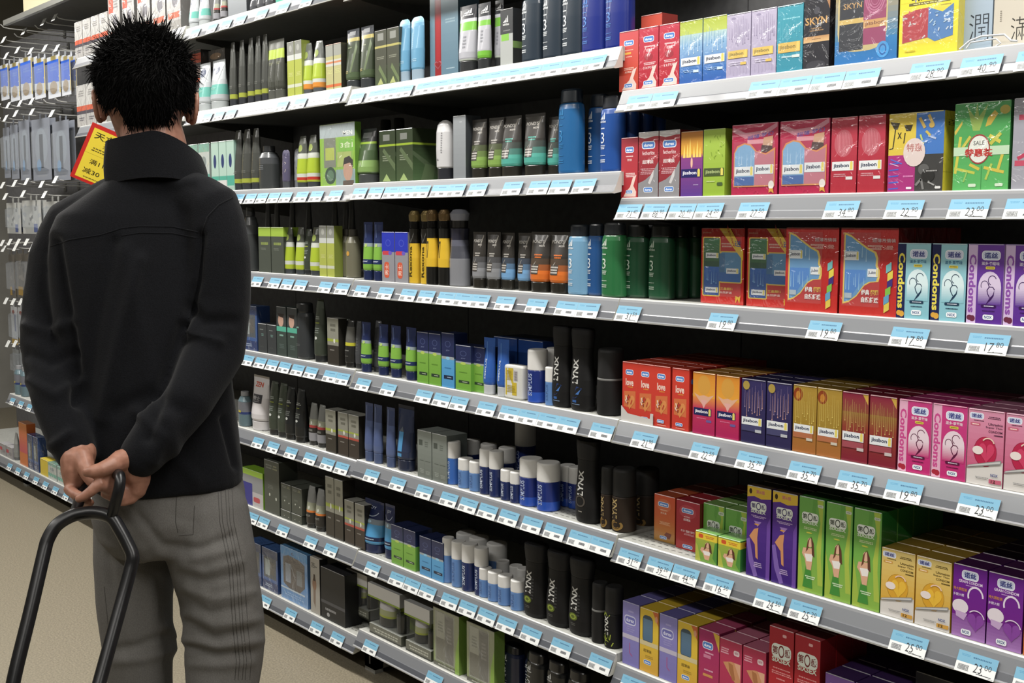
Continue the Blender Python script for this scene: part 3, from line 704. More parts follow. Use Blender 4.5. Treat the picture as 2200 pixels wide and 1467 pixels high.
des('durex_lavender', '#7f78bc', '#6a64a4', '#6c66a8', 'card', [('g', 0, 0, 1, 1, '#7a74ba', '#8a84c4'), ('x', .5, .86, .4, .05, 1, '#a8a2d4'), ('rr', .45, .72, .68, .15, '#c8c8e4'), ('rr', .45, .72, .6, .11, '#6a6ab4'), ('t', 'durex', .45, .72, .48, .06, '#d4d4ec', 0, .03), ('x', .45, .58, .5, .1, 3, '#9a94cc'), ('r', 0, .42, 1, .49, '#bcb6cc'), ('w', [(.44, .36), (.44, .2), (.6, .16)], .04, '#b0508c')])
des('durex_yellow', '#dcb81c', '#b08a18', '#d8b41c', 'card', [('g', 0, 0, 1, .5, '#d4a028', '#dcb81c'), ('rr', .42, .68, .56, .44, '#3c4c58'), ('g', .18, .5, .68, .84, '#4a6a88', '#5a7890'), ('p', [(.66, 1), (1, 1), (1, .78)], '#c8642c'), ('e', .88, .88, .07, .05, '#d89a74'), ('r', 0, .42, 1, .49, '#cfc090'), ('t', '超薄装', .42, .34, .44, .05, '#7a6214'), ('x', .5, .25, .5, .05, 2, '#b08c1c')] + durex(.42, .16, .4, .07))
des('durex_magenta', '#a82358', '#86184a', '#b84a70', 'card', [('g', 0, 0, 1, 1, '#b02a58', '#a02060'), ('p', [(.68, 1), (1, .97), (1, .72)], '#d8b02c')] + durex(.44, .77, .52, .11) + [('x', .5, .66, .5, .04, 1, '#e0a8c0'), ('r', .24, .58, .6, .63, '#c87898'), ('x', .5, .4, .5, .04, 1, '#e0a8c0'), ('r', .22, .3, .7, .34, '#d0904c'), ('p', [(.4, .02), (.7, .2), (.85, .24), (.6, .04)], '#d8a8a0')])
des('six_magenta', '#b32a52', '#8a1c3e', '#c06a84', 'card', [('g', 0, 0, 1, 1, '#b02454', '#b83254'), ('x', .22, .82, .36, .1, 3, '#e4b0c0'), ('rr', .76, .83, .26, .08, '#e0c8cc'), ('t', 'NEW', .76, .83, .16, .035, '#a03050'), ('p', [(.16, .64), (.5, .68), (.95, .68), (.95, .3), (.6, .42), (.3, .56)], '#c88a5c'), ('p', [(.4, .66), (.6, .64), (.72, .42), (.6, .4), (.44, .54)], '#a86a3c'), ('p', [(.66, .68), (.95, .68), (.95, .44)], '#d8a080')] + sixsex(.4, .14, .6, .18, '#5a2030'))
des('six_red', '#a81622', '#8a1018', '#9c3a40', 'card', [('g', 0, 0, 1, 1, '#b0161c', '#a41628'), ('rr', .62, .93, .16, .03, '#e0a8a8')] + sixsex(.5, .74, .8, .2, '#7a2024') + [('x', .5, .585, .8, .02, 1, '#e09090'), ('x', .5, .54, .8, .04, 2, '#dc8a8a'), ('x', .5, .48, .4, .025, 1, '#dc8a8a')])
des('six_violet_low', '#5a2c86', '#452068', '#3c2458', 'card', [('g', 0, 0, 1, 1, '#5a2884', '#7a52a0'), ('x', .3, .8, .3, .2, 2, '#b8a0cc'), ('rr', .75, .7, .3, .2, '#c4b4d4')])
des('dark_carton', '#22222a', '#1a1a20', '#2a2a30', 'card', [('x', .5, .7, .6, .3, 3, '#4a4a50')])

# --- cosmetics of the middle and left bays
sq = lambda cx, cy, w, h, c: ('r', cx - w / 2, cy - h / 2, cx + w / 2, cy + h / 2, c)
des('olive_box', '#4a4c40', '#31332a', '#55564a', 'gloss', [('g', 0, 0, 1, .4, '#4c5a40', '#4a4c40'), sq(.5, .88, .5, .13, '#8a8c86'), ('r', 0, .68, 1, .72, '#b0a860'), ('x', .45, .5, .7, .06, 2, '#8a8c7c'), ('p', [(.2, .02), (.7, .02), (.5, .14)], '#a8b070'), ('p', [(.3, .3), (1, .0), (1, .1), (.4, .38)], '#6a7a52')])
des('forest_box', '#37422f', '#28311f', '#3c4434', 'gloss', [('g', 0, 0, 1, .7, '#46583a', '#38422e'), sq(.45, .86, .42, .12, '#7c807a'), ('r', 0, .69, 1, .73, '#92ac28'), ('x', .45, .46, .6, .12, 3, '#8a947c'), ('p', [(.2, .02), (.7, .02), (.45, .16)], '#9ab070'), ('p', [(.2, .6), (1, .2), (1, .34), (.3, .66)], '#5c6c4c')])
des('blue_grey_tall', '#5f7d8e', '#3e5666', '#6a8898', 'gloss', [('g', 0, 0, 1, 1, '#587688', '#6a8898'), ('r', .18, 0, .4, 1, '#8a1c22'), ('r', .22, .2, .36, .98, '#a02028'), ('x', .72, .64, .36, .06, 2, '#8ca4b0'), ('x', .72, .1, .3, .02, 1, '#a0b4be')] + heart(.29, .16, .26, .1, '#a8606a') + heart(.29, .16, .2, .075, '#8a1c22'))
_adi = lambda cx, cy, w, h, c: [('p', [(cx - w * .5 + i * w * .3, cy - h * .2), (cx - w * .26 + i * w * .3, cy - h * .2), (cx - w * .1 + i * w * .2, cy + h * (.05 + .22 * i)), (cx - w * .22 + i * w * .22, cy + h * (.0 + .2 * i))], c) for i in range(3)] + [('t', 'adidas', cx, cy - h * .38, w, h * .24, c, 0, .02)]
des('adidas_box', '#a8acaa', '#2c2e2e', '#3a3c3c', 'gloss', [('r', 0, .56, 1, 1, '#3a3c3e'), sq(.38, .5, .6, .12, '#7cb83c')] + _adi(.45, .8, .5, .18, '#dcdedc') + [('x', .5, .62, .6, .03, 1, '#8a8c8c')])
des('grey_box', '#8e9398', '#3a3e42', '#9aa0a4', 'gloss', [('g', 0, 0, 1, 1, '#84898e', '#989da2'), ('x', .6, .9, .2, .03, 1, '#b8bcc0')])
des('blue_grey_cap_box', '#8f8f96', '#70707a', '#2a3ab0', 'gloss', [('r', 0, .6, 1, 1, '#2a38b4'), ('rr', .35, .58, .6, .08, '#c8404c'), ('e', .66, .58, .14, .04, '#6a5ac0'), ('o', .5, .78, .2, .07, .2, '#4a58c8'), ('rr', .38, .24, .4, .32, '#d05a3c'), ('t', '男士', .38, .24, .26, .22, '#e8d0c4', 90)])
des('navy_lime_box', '#74ac38', '#5c9430', '#28325c', 'gloss', [('g', 0, 0, 1, .6, '#6aa430', '#7cb03e'), ('r', 0, .6, 1, .64, '#9aa4a8'), ('r', 0, .64, 1, 1, '#232c56'), ('o', .5, .82, .22, .06, .2, '#44507c'), ('t', 'JOY', .5, .71, .3, .03, '#7a86ac'), ('e', .5, .6, .18, .03, '#b4cc58'), sq(.55, .19, .7, .06, '#2c4030'), ('x', .6, .19, .4, .03, 1, '#b8c8a8'), ('x', .5, .4, .6, .04, 1, '#5c8c2c')])
des('navy_sky_box', '#4a9ad0', '#3a80b8', '#28325c', 'gloss', [('g', 0, 0, 1, .6, '#4494cc', '#54a4d8'), ('r', 0, .52, 1, .57, '#9aa4a8'), ('r', 0, .57, 1, 1, '#232c56'), ('o', .5, .8, .22, .06, .2, '#44507c'), ('t', 'JOY', .5, .68, .3, .03, '#7a86ac'), ('e', .5, .54, .16, .03, '#8cc4e4'), sq(.55, .19, .74, .07, '#1c2c48'), ('x', .6, .19, .4, .03, 1, '#a8c0d8'), ('x', .5, .36, .6, .04, 1, '#3478ac')])
des('blue_plain_box', '#1f4488', '#16356e', '#1c3a70', 'gloss', [('g', 0, 0, 1, 1, '#234c98', '#1c3f80')])
des('silver_box', '#7c8480', '#5a625e', '#959c98', 'gloss', [('g', 0, 0, 1, 1, '#6c746f', '#868e89'), ('r', .1, .68, .36, .8, '#4a524e'), ('x', .63, .72, .24, .13, 3, '#5c645f'), ('w', [(.5, 0), (.5, .42)], .008, '#5a625e'), ('x', .28, .36, .36, .03, 1, '#565e59'), ('x', .72, .36, .36, .03, 1, '#565e59'), ('x', .3, .14, .3, .1, 3, '#9aa29c'), ('x', .72, .12, .3, .08, 3, '#9aa29c')])
des('lime_carton', '#a9b24a', '#7c8836', '#b0b4a8', 'gloss', [('r', 0, .76, 1, 1, '#8a8c86'), ('e', .5, .88, .2, .06, '#a8aaa4'), ('r', 0, .66, 1, .76, '#c4c8c4'), ('r', 0, .16, 1, .22, '#c4c8b4'), ('x', .5, .4, .6, .08, 3, '#c8cc80')])
des('orange_carton', '#b4b07c', '#2c2c24', '#c86c34', 'gloss', [('r', 0, .74, 1, 1, '#9a9c94'), ('r', 0, .52, 1, .66, '#bfc0b8'), ('r', 0, .06, 1, .12, '#cc6a3c'), ('r', 0, .58, 1, .62, '#c88058'), ('x', .5, .4, .6, .1, 3, '#ced08c')])
des('olive_stack', '#4b4f47', '#383c35', '#50544c', 'card', [('x', .3, .88, .4, .1, 2, '#7c8078'), ('x', .72, .88, .3, .1, 2, '#8a8c70'), ('x', .4, .5, .4, .08, 3, '#6c7068'), ('e', .35, .35, .05, .03, '#b4b8ac'), ('e', .78, .3, .05, .03, '#b4b8ac')])
des('charcoal_box', '#33373a', '#24282a', '#3a3e40', 'card', [('x', .4, .8, .5, .05, 1, '#7a8280'), ('x', .5, .62, .3, .1, 2, '#6a9088'), ('x', .4, .2, .4, .05, 2, '#4a5050')])
des('face_box', '#33403c', '#242e2b', '#3a4442', 'card', [('r', 0, .62, 1, 1, '#3a3e40'), ('e', .45, .72, .28, .13, '#c09a88'), ('p', [(.1, .86), (.8, .86), (.7, .78), (.3, .8)], '#241c1a'), ('r', 0, .5, 1, .6, '#4aa890'), ('x', .5, .42, .4, .06, 1, '#88b8a8'), ('x', .5, .2, .5, .1, 3, '#566662')])
des('green_gift', '#8ab83c', '#5c8a24', '#a8c860', 'cello', [('r', 0, .78, 1, 1, '#a8b4b8'), ('r', .55, .55, 1, .74, '#7cb83c'), ('t', '3合1', .77, .65, .34, .1, '#d8e4b8', 0, .02), ('t', 'MEN', .8, .84, .26, .07, '#e4e8e4', 0, .02), ('r', .12, .3, .46, .78, '#7c8070'), ('r', .16, .42, .42, .62, '#b0bc48'), ('r', .5, .3, .9, .54, '#a8b860'), ('e', .3, .17, .16, .14, '#2c4a34'), ('e', .3, .17, .1, .09, '#587a5c'), ('r', .46, 0, 1, .26, '#8ca4a4'), ('e', .8, .24, .13, .17, '#c49880'), ('p', [(.66, .3), (.7, .44), (.84, .47), (.94, .4), (.94, .28), (.86, .36), (.7, .34)], '#2c1e1a'), ('r', .66, 0, .96, .08, '#5a4a40')])
des('blue_gift', '#3a5c98', '#243c6c', '#3a64a4', 'cello', [('r', 0, .8, 1, 1, '#2c3c64'), ('r', .1, .3, .9, .8, '#4a5058'), ('r', .2, .36, .5, .74, '#9aa4a4'), ('r', .5, .4, .8, .7, '#585450'), ('r', 0, 0, 1, .22, '#2a3c6c'), ('x', .4, .12, .5, .08, 2, '#a4b4cc')])
des('sky_gift', '#5a8cc4', '#4a74a8', '#5c98cc', 'cello', [('r', 0, .84, 1, 1, '#3f88c4'), ('t', '6', .45, .91, .1, .06, '#2c4a78'), ('p', [(.1, .3), (.3, .24), (.7, .22), (.9, .36), (.9, .78), (.7, .84), (.3, .86), (.1, .8)], '#564c4a'), ('r', .18, .34, .38, .7, '#8a92a0'), ('r', .6, .36, .8, .64, '#74787c'), ('r', 0, .2, .9, .23, '#b8c8d8'), ('x', .5, .12, .7, .08, 2, '#8cb0dc')])
des('white_face_box', '#a09c94', '#1c1c1e', '#aaa69e', 'card', [('t', '吉', .3, .86, .4, .1, '#3a3a38'), ('x', .6, .84, .3, .04, 1, '#5a5a58'), ('e', .42, .52, .22, .12, '#8a6a54'), ('p', [(.3, .58), (.34, .7), (.5, .7), (.56, .58)], '#3a2c24'), ('p', [(.3, .42), (.55, .42), (.5, .1), (.3, .2)], '#7c6c60')])
des('dark_side_box', '#1c1c1e', '#141416', '#26262a', 'card', [('r', 0, .3, 1, .36, '#46464a'), ('x', .4, .2, .5, .08, 1, '#8a8a8c'), ('e', .3, .1, .06, .04, '#9a9a9c')])
des('nivea_box', '#b4bcba', '#8a928f', '#7ca498', 'cello', [('r', 0, .82, 1, 1, '#78a89c'), ('e', .5, .62, .22, .11, '#7c8a90'), ('r', 0, .16, 1, .36, '#58a898'), ('x', .5, .45, .5, .05, 2, '#98a4a4')])
des('teal_carton', '#a8c4b8', '#88a89c', '#b4ccc4', 'gloss', [('e', .5, .6, .2, .14, '#2c3c6c'), ('r', 0, .1, 1, .3, '#4aa490')])
des('white_orange_box', '#b7b6b3', '#8c8a86', '#c0bfbc', 'cello', [('r', 0, .0, 1, .5, '#a8a6a4'), ('r', 0, .38, 1, .5, '#c05a40'), ('r', 0, .3, 1, .38, '#4a4650'), ('x', .5, .18, .6, .1, 2, '#5a5860'), ('x', .5, .8, .6, .16, 3, '#8c8a88')])
des('white_orange_pack', '#b4b2b0', '#6a6866', '#bab8b6', 'cello', [('r', .05, .66, .45, .92, '#c8503a'), ('r', .1, .2, .9, .3, '#c0664c'), ('e', .6, .5, .2, .12, '#7c7a80'), ('x', .65, .8, .4, .16, 3, '#8a8888'), ('r', .0, .0, 1, .16, '#9a9894')])
des('orange_black_pack', '#2c2828', '#1c1818', '#a8442c', 'cello', [('r', 0, .8, 1, .95, '#b84a30'), ('r', 0, .5, 1, .56, '#c05a3c'), ('e', .5, .66, .3, .08, '#6a5a54'), ('x', .5, .3, .6, .2, 4, '#8a8078')])
des('grey_wide_pack', '#5c5854', '#3c3936', '#6a6662', 'cello', [('e', .5, .9, .3, .05, '#a08468'), ('x', .5, .6, .5, .2, 4, '#7c7874')])
des('lime_cap_box', '#4a5048', '#2e332c', '#a4c440', 'gloss', [('r', 0, .8, 1, 1, '#9cbc3c'), ('x', .5, .64, .7, .1, 1, '#8a9a50'), ('x', .4, .52, .5, .06, 2, '#70766c')])
des('white_dark_carton', '#8c8c80', '#2c2a26', '#a8a8a0', 'gloss', [('r', 0, 0, 1, .42, '#35312c'), ('r', 0, .5, 1, .56, '#9aa83c'), ('e', .62, .52, .08, .05, '#d8d8d0'), ('x', .4, .32, .4, .04, 1, '#8a8680'), ('x', .5, .8, .5, .2, 2, '#6a6a60')])
des('red_dark_carton', '#8a8a80', '#2c2a26', '#a8a8a0', 'gloss', [('r', 0, 0, 1, .42, '#38302c'), ('r', 0, .42, 1, .47, '#b04a3c'), ('r', 0, .56, 1, .6, '#9aa83c'), ('e', .6, .54, .08, .05, '#d8d8d0'), ('x', .4, .32, .4, .04, 1, '#8a8680'), ('x', .5, .8, .5, .2, 2, '#6a6a60')])
des('white_red_leaflet', '#9c9a9c', '#827f82', '#a8a6a8', 'card', [('rr', .2, .55, .4, .3, '#b84a54'), ('x', .6, .4, .5, .3, 3, '#7c7a80')])
des('lime_flap_box', '#8c8f94', '#6a9a1c', '#8cc01c', 'gloss', [('r', 0, 0, .5, .62, '#2a2c8a'), ('r', .5, .0, 1, .4, '#b8b4b8'), ('rr', .7, .2, .3, .14, '#b84a54'), ('r', 0, .84, 1, 1, '#a4d030')])
des('clear_gift', '#8c9178', '#6f9038', '#8a8e80', 'cello', [('g', 0, 0, 1, 1, '#8ea066', '#8a8e74'), ('r', .08, .08, .82, .96, '#8a8c7c'), ('r', .12, .5, .44, .94, '#a8a898'), ('x', .28, .7, .2, .2, 4, '#84857a'), ('r', .12, .12, .44, .5, '#7c7a6c'), ('r', .46, .12, .78, .92, '#74726a'), ('x', .62, .6, .2, .3, 5, '#94928a'), ('w', [(.09, .1), (.81, .1)], .01, '#c4c8b8'), ('w', [(.09, .1), (.09, .95)], .01, '#c4c8b8'), ('w', [(.81, .1), (.81, .95)], .01, '#c4c8b8'), ('r', 0, 0, 1, .07, '#5a5c50'), ('x', .5, .035, .8, .04, 1, '#b4b8a8'), ('p', [(.84, .0), (1, 0), (1, .7), (.88, .4)], '#86b034')])
des('yellow_label_side', '#d0b828', '#d0b828', '#d0b828', 'card', [])

# artwork that carries on round the right-hand side of a pack, and clear windows that are film of their own
SIDE = {
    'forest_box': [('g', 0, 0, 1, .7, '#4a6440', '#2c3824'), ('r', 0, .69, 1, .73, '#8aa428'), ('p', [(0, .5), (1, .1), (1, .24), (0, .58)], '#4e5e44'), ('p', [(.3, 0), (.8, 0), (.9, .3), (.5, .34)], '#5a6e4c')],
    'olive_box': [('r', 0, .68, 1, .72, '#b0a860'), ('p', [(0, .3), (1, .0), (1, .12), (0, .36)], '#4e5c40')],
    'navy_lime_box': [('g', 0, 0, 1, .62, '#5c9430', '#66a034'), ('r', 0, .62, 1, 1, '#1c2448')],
    'navy_sky_box': [('g', 0, 0, 1, .54, '#3a80b8', '#448cc4'), ('r', 0, .54, 1, 1, '#1c2448')],
    'adidas_box': [('r', 0, .3, 1, .42, '#6c8a4c'), ('r', 0, .42, 1, 1, '#26282a')],
    'six_green_mini': [('r', 0, .74, 1, .96, '#d8b81c'), ('rr', .5, .85, .4, .13, '#c04a1c')],
    'lime_cap_box': [('r', 0, .8, 1, 1, '#8cac2c')],
    'love_red': [('rr', .3, .8, .3, .08, '#4a80cc'), ('x', .4, .6, .3, .06, 1, '#e8c8b8')],
    'durex_tall_orange': [('rr', .4, .84, .4, .08, '#6a78b0')],
    'condom_dots': [],
    'four_colour': [('t', 'SEX', .5, .86, .6, .08, '#6a5c10', 90), ('r', 0, .24, 1, .245, '#a89a18')],
    'black_gold': [('x', .5, .5, .12, .7, 14, '#8a6c40')],
    'gift_blue': [('g', 0, 0, 1, .3, '#1c4a78', '#2f2410'), ('x', .5, .6, .14, .6, 10, '#8a743c')],
}
WINDOW = {'red_window': (.06, .1, .95, .88), 'red_curve': (.05, .1, .71, .95), 'pink_gift': (.05, .12, .95, .76), 'gift_blue': (.05, .15, .84, .99), 'yellow_gift': (.05, .16, .94, .62),
          'blue_gift': (.08, .28, .92, .82), 'sky_gift': (.1, .22, .9, .86), 'clear_gift': (.08, .08, .82, .96), 'green_gift': (.08, .02, .96, .78)}
# ------------------------------------------------------------------ bottles, tubes and cans
SHAPES = {
    'tube': dict(parts=[('cap', [(0, .76, .86), (.012, .8, .9), (.16, .82, .92), (.165, .8, .9), (.17, .74, .8)]),
                        (None, [(.168, .74, .8), (.18, .84, .92), (.215, .9, .98), (.3, .93, .96), (.6, .96, .62), (.85, .985, .24), (.94, 1, .07), (.95, 1, .05), (1, 1, .045)])], power=2.0, depth=.62),
    'slimtube': dict(parts=[('cap', [(0, .82, .86), (.01, .86, .9), (.1, .88, .92), (.105, .84, .86)]),
                            (None, [(.1, .9, .92), (.12, .96, .98), (.3, 1, .98), (.6, .97, .74), (.85, .86, .44), (.965, .74, .2), (.985, .7, .12), (1, .66, .09)])], power=2.0, depth=.8),
    'can': dict(parts=[(None, [(0, .93, .93), (.012, .99, .99), (.03, 1, 1), (.60, 1, 1), (.615, .97, .97)]),
                       ('cap', [(.615, .985, .985), (.625, 1, 1), (.965, .995, .995), (.985, .97, .97), (1, .9, .9)])], power=2.0, depth=1.0),
    'shower': dict(parts=[(None, [(0, .9, .86), (.012, .98, .96), (.04, 1, 1), (.5, 1, 1), (.76, .99, .97), (.815, .93, .9), (.835, .8, .8)]),
                          ('cap', [(.83, .82, .84), (.845, .86, .86), (.97, .82, .8), (.99, .76, .74), (1, .6, .6)])], power=2.6, depth=.62),
    'wave': dict(parts=[(None, [(0, .80, .8), (.015, .9, .88), (.06, .97, .96), (.2, 1, 1), (.38, .96, .96), (.55, .84, .86), (.68, .80, .82), (.76, .82, .84)]),
                        ('cap', [(.762, .81, .83), (.78, .84, .86), (.93, .92, .94), (.985, .9, .92), (1, .8, .8)])], power=2.3, depth=.62),
    'deo': dict(parts=[(None, [(0, .92, .92), (.015, 1, 1), (.5, 1, 1), (.545, 1, 1), (.56, .97, .97)]),
                       ('cap', [(.56, .93, .93), (.57, .97, .97), (.95, .95, .95), (.985, .9, .9), (1, .8, .8)])], power=2.0, depth=1.0),
    'dome': dict(parts=[(None, [(.2, .86, .84), (.22, .95, .94), (.5, 1, 1), (.8, 1, .9), (.92, .92, .7), (.97, .7, .5), (1, .3, .25)]),
                        ('cap', [(0, .78, .8), (.01, .84, .86), (.19, .86, .88), (.2, .82, .84)])], power=2.2, depth=.6),
    'clamtube': dict(parts=[('cap', [(0, .66, .8), (.01, .7, .86), (.17, .72, .88), (.175, .66, .8)]),
                            (None, [(.17, .68, .84), (.2, .78, .92), (.5, .9, .8), (.85, 1, .4), (.93, .97, .25), (.975, .8, .12), (1, .5, .06)])], power=2.0, depth=.55),
    'cardpump': dict(parts=[(None, [(0, .96, .9), (.01, 1, 1), (.35, 1, 1), (.45, .9, .95), (.6, .8, .9), (.75, .92, .9)]),
                            ('neck', [(.75, .74, .7), (.76, .8, .76), (.85, .8, .76)]),
                            ('cap', [(.85, .82, .78), (.86, .9, .84), (.94, 1, .9), (.99, .7, .6), (1, .4, .4)])], power=2.2, depth=.7),
    'jar': dict(parts=[(None, [(0, .86, .86), (.02, .98, .98), (.1, 1, 1), (.72, 1, 1), (.84, .7, .74), (.86, .5, .54)]),
                       ('cap', [(.86, .54, .56), (.87, .58, .6), (.99, .56, .58), (1, .5, .5)])], power=2.4, depth=.7),
    'bar': dict(parts=[(None, [(0, .84, .8), (.012, .95, .94), (.05, 1, 1), (.94, 1, 1), (.985, .93, .94), (1, .8, .8)])], power=4.5, depth=.45),
}
V = {}


def ves(k, shape, col, cap, bands=(), layers=(), mat='gloss', capmat='gloss', extra=None):
    V[k] = (shape, col, cap, list(bands), list(layers), mat, capmat, extra)


_shine = []
ves('moss_tube', 'tube', '#3a4432', '#34383a', [(.8, .86, '#a89c58'), (.86, 1, '#2c3038'), (.17, .3, '#4c5c40')], [sq(.5, .93, .5, .07, '#7a7c80'), ('x', .4, .7, .4, .04, 1, '#8a9478'), ('x', .35, .3, .3, .05, 2, '#a89a60'), ('p', [(.85, .78), (.6, .3), (.7, .28), (.95, .7)], '#5c6c48')])
ves('moss_green_tube', 'tube', '#3c5230', '#404444', [(.72, .76, '#8fb028'), (.76, 1, '#2e3234'), (.2, .42, '#7a9a54')], [sq(.55, .88, .5, .1, '#7a7e80'), ('p', [(.1, .72), (.45, .3), (.5, .34), (.2, .74)], '#a0b08c')])
ves('sky_clam', 'clamtube', '#5f98ba', '#8fa4b4', [(.9, 1, '#7cb0cc')], [('x', .35, .6, .06, .3, 9, '#8cb8d0'), ('x', .5, .32, .5, .05, 2, '#a0c4d8')])
ves('adidas_lime_tube', 'tube', '#a9aab2', '#2c2e30', [(.17, .2, '#b8c0b8'), (.62, .75, '#6cb02c'), (.75, .8, '#b8bac0'), (.8, 1, '#26282e')], _adi(.55, .9, .6, .11, '#dfe0e2') + [('x', .55, .45, .2, .2, 4, '#8a8c94')])
ves('adidas_lime_low', 'tube', '#a9aab2', '#2c2e30', [(.17, .28, '#6cb02c'), (.66, .74, '#6cb02c'), (.8, 1, '#26282e')], _adi(.6, .9, .6, .11, '#dfe0e2') + [('x', .55, .5, .2, .2, 4, '#8a8c94')])


def adidas(k, col, lo, cap, ink='#dfe4e8', num='3'):
    ves(k, 'shower', col, cap, [(0, .02, lo)], _adi(.28, .72, .34, .14, ink) + [('x', .28, .575, .3, .03, 1, ink), ('t', num, .28, .45, .2, .14, ink, 0, .0), ('x', .28, .33, .26, .06, 3, ink), ('x', .28, .22, .3, .015, 1, ink), ('x', .28, .15, .3, .05, 2, ink)])


adidas('shower_slate', '#26323e', '#1c262e', '#1c2228')
adidas('shower_deep_blue', '#14267a', '#101c5c', '#10184c', '#4a7cc4')
adidas('shower_ocean', '#1c5f96', '#164a78', '#1c2834', '#2f7cb4')
adidas('shower_royal', '#1c4c98', '#143a78', '#20242c', '#d8e0ec')
adidas('shower_pale', '#6c9cbe', '#4c7c9e', '#1e242c')
adidas('shower_mid', '#1f4f88', '#183c68', '#1a2028')
adidas('shower_green', '#246b3c', '#1c5430', '#22262a', '#c8d4c8')
adidas('shower_green_shaded', '#1c4a30', '#143420', '#1a1e1e', '#a8b8a8')  # green bottle standing deeper in, shelf shade put into its colour
adidas('shower_navy', '#141c38', '#10162c', '#12141c')
adidas('shower_black', '#16181a', '#101212', '#141416')
ves('white_dome', 'dome', '#c6c6c8', '#26282e', [], [('t', 'Gillou', .55, .62, .12, .34, '#8c8c90', 90), ('x', .3, .34, .2, .04, 2, '#5a5a64')] if False else [('x', .6, .62, .1, .36, 9, '#8c8c90'), ('x', .3, .34, .2, .04, 2, '#5a5a64')])
for k, low, hi in (('green', '#7a9c48', '#4c5438'), ('teal', '#48a092', '#3c4440'), ('grey', '#86888c', '#4a4a4c'), ('sky', '#6c9cc8', '#3c4450'), ('orange', '#d06a1c', '#4a3c30')):
    ves('pond_' + k, 'tube', '#34312e', '#26241f', [(.17, .36, low), (.36, .46, mixc(low, hi, .6)), (.46, .56, hi)], [('t', "POND'S", .45, .84, .62, .055, '#c8c4be', 0, .01), ('t', 'MEN', .66, .77, .26, .03, '#b0aca6', 0, .02), ('x', .55, .60, .46, .08, 2, low if k in ('teal', 'orange') else '#a8a49e'), ('r', .2, .3, .64, .46, '#44403c'), ('x', .42, .38, .4, .13, 3, '#c0bcb6'), ('p', [(.84, .95), (.9, .93), (.4, .45), (.34, .44)], '#8c8880')])
ves('lime_tube', 'slimtube', '#a4b41c', '#3c4044', [(.2, .28, '#c4c8c0'), (.28, .58, '#9fb418'), (.58, .68, '#c0c4bc'), (.68, 1, '#4c5048')], [('e', .5, .78, .24, .07, '#8c9c4c')])
ves('lime_red_tube', 'slimtube', '#a4b41c', '#3c4044', [(.1, .14, '#a4b41c'), (.14, .2, '#b8362c'), (.2, .27, '#c4c8c0'), (.27, .56, '#9fb418'), (.56, .66, '#c0c4bc'), (.66, 1, '#4c5048')], [('e', .5, .76, .24, .07, '#8c9c4c')])
ves('lime_orange_tube', 'slimtube', '#a4b41c', '#4c5054', [(.1, .2, '#d0862c'), (.2, .27, '#c4c8c0'), (.27, .56, '#9fb418'), (.56, .66, '#c0c4bc'), (.66, 1, '#5c605c')], [('e', .5, .76, .24, .07, '#8c9c4c')])
ves('navy_lime_tube', 'tube', '#78ac3a', '#1c2850', [(.28, .36, '#22305c'), (.36, .58, '#78ac3a'), (.58, .64, '#8a98a0'), (.64, 1, '#1f2c58')], [('t', 'power', .5, .32, .6, .03, '#c4cce0'), ('e', .5, .6, .14, .03, '#a8c468'), ('p', [(.15, .96), (.4, .72), (.5, .74), (.3, .96)], '#4a5a88')])
ves('navy_sky_tube', 'tube', '#4a98cc', '#1c2850', [(.24, .32, '#22305c'), (.32, .56, '#4a98cc'), (.56, .66, '#7c8894'), (.66, 1, '#1c2850')], [('t', 'JOY', .5, .86, .4, .07, '#c0c8d8', 0, .0), ('o', .5, .84, .38, .14, .1, '#a8b4c8', 200, 340), ('e', .5, .61, .1, .03, '#a8c8dc'), sq(.5, .28, .8, .05, '#14284c'), ('x', .55, .28, .5, .03, 1, '#c0d0e0')])
ves('dusk_tube', 'tube', '#50608c', '#48587e', [(.17, .3, '#56668f'), (.7, 1, '#3a466a')], [('p', [(.2, .96), (.35, .5), (.42, .5), (.3, .96)], '#65749c')])
ves('navy_tube', 'tube', '#2a3450', '#1c2640', [], [('r', .3, .3, .6, .6, '#4a90c4'), ('r', .3, .22, .6, .27, '#4a90c4'), ('p', [(.3, .6), (.6, .6), (.5, .68)], '#5c6470')])
ves('dark_tube', 'slimtube', '#454743', '#33353a', [(.12, .19, '#98a034')], [('x', .5, .3, .5, .05, 2, '#70726c'), ('t', 'MEN', .5, .62, .1, .3, '#5c5e58', 90)])
ves('slate_tube', 'slimtube', '#44464a', '#2c2e30', [], [('x', .5, .5, .4, .3, 5, '#5c5e60')])
ves('grey_lime_band', 'tube', '#44463f', '#50524c', [(.68, .84, '#a4b83c'), (.84, 1, '#6c6e68')], [('x', .55, .6, .5, .05, 2, '#7c8060'), ('e', .4, .25, .3, .16, '#54564f')])
ves('black_yellow_band', 'slimtube', '#232322', '#1c1c1c', [(.46, .53, '#b8b41c'), (.53, .86, '#5c5c58')], [('x', .5, .36, .5, .04, 1, '#7c7c78'), ('x', .5, .24, .4, .04, 1, '#5c5c58')])
ves('white_flip_tube', 'tube', '#c9c6c8', '#c4c2c4', [], [('t', 'ZEN', .5, .84, .5, .09, '#c04a30', 0, .03), ('r', .22, .5, .8, .66, '#3a3a40'), ('t', '男士', .5, .59, .4, .08, '#b0b0b4'), ('x', .5, .53, .4, .02, 1, '#a0a0a4')])
ves('nivea_tube', 'tube', '#b0b6ba', '#a4aaac', [(.3, .5, '#5ca89c')], [('e', .46, .8, .26, .09, '#2c3a5c'), ('x', .46, .8, .32, .03, 1, '#c0c8d4'), ('x', .45, .42, .5, .05, 2, '#98ccc0'), ('p', [(.9, .95), (.98, .9), (.7, .55), (.62, .58)], '#d4d8d8')])
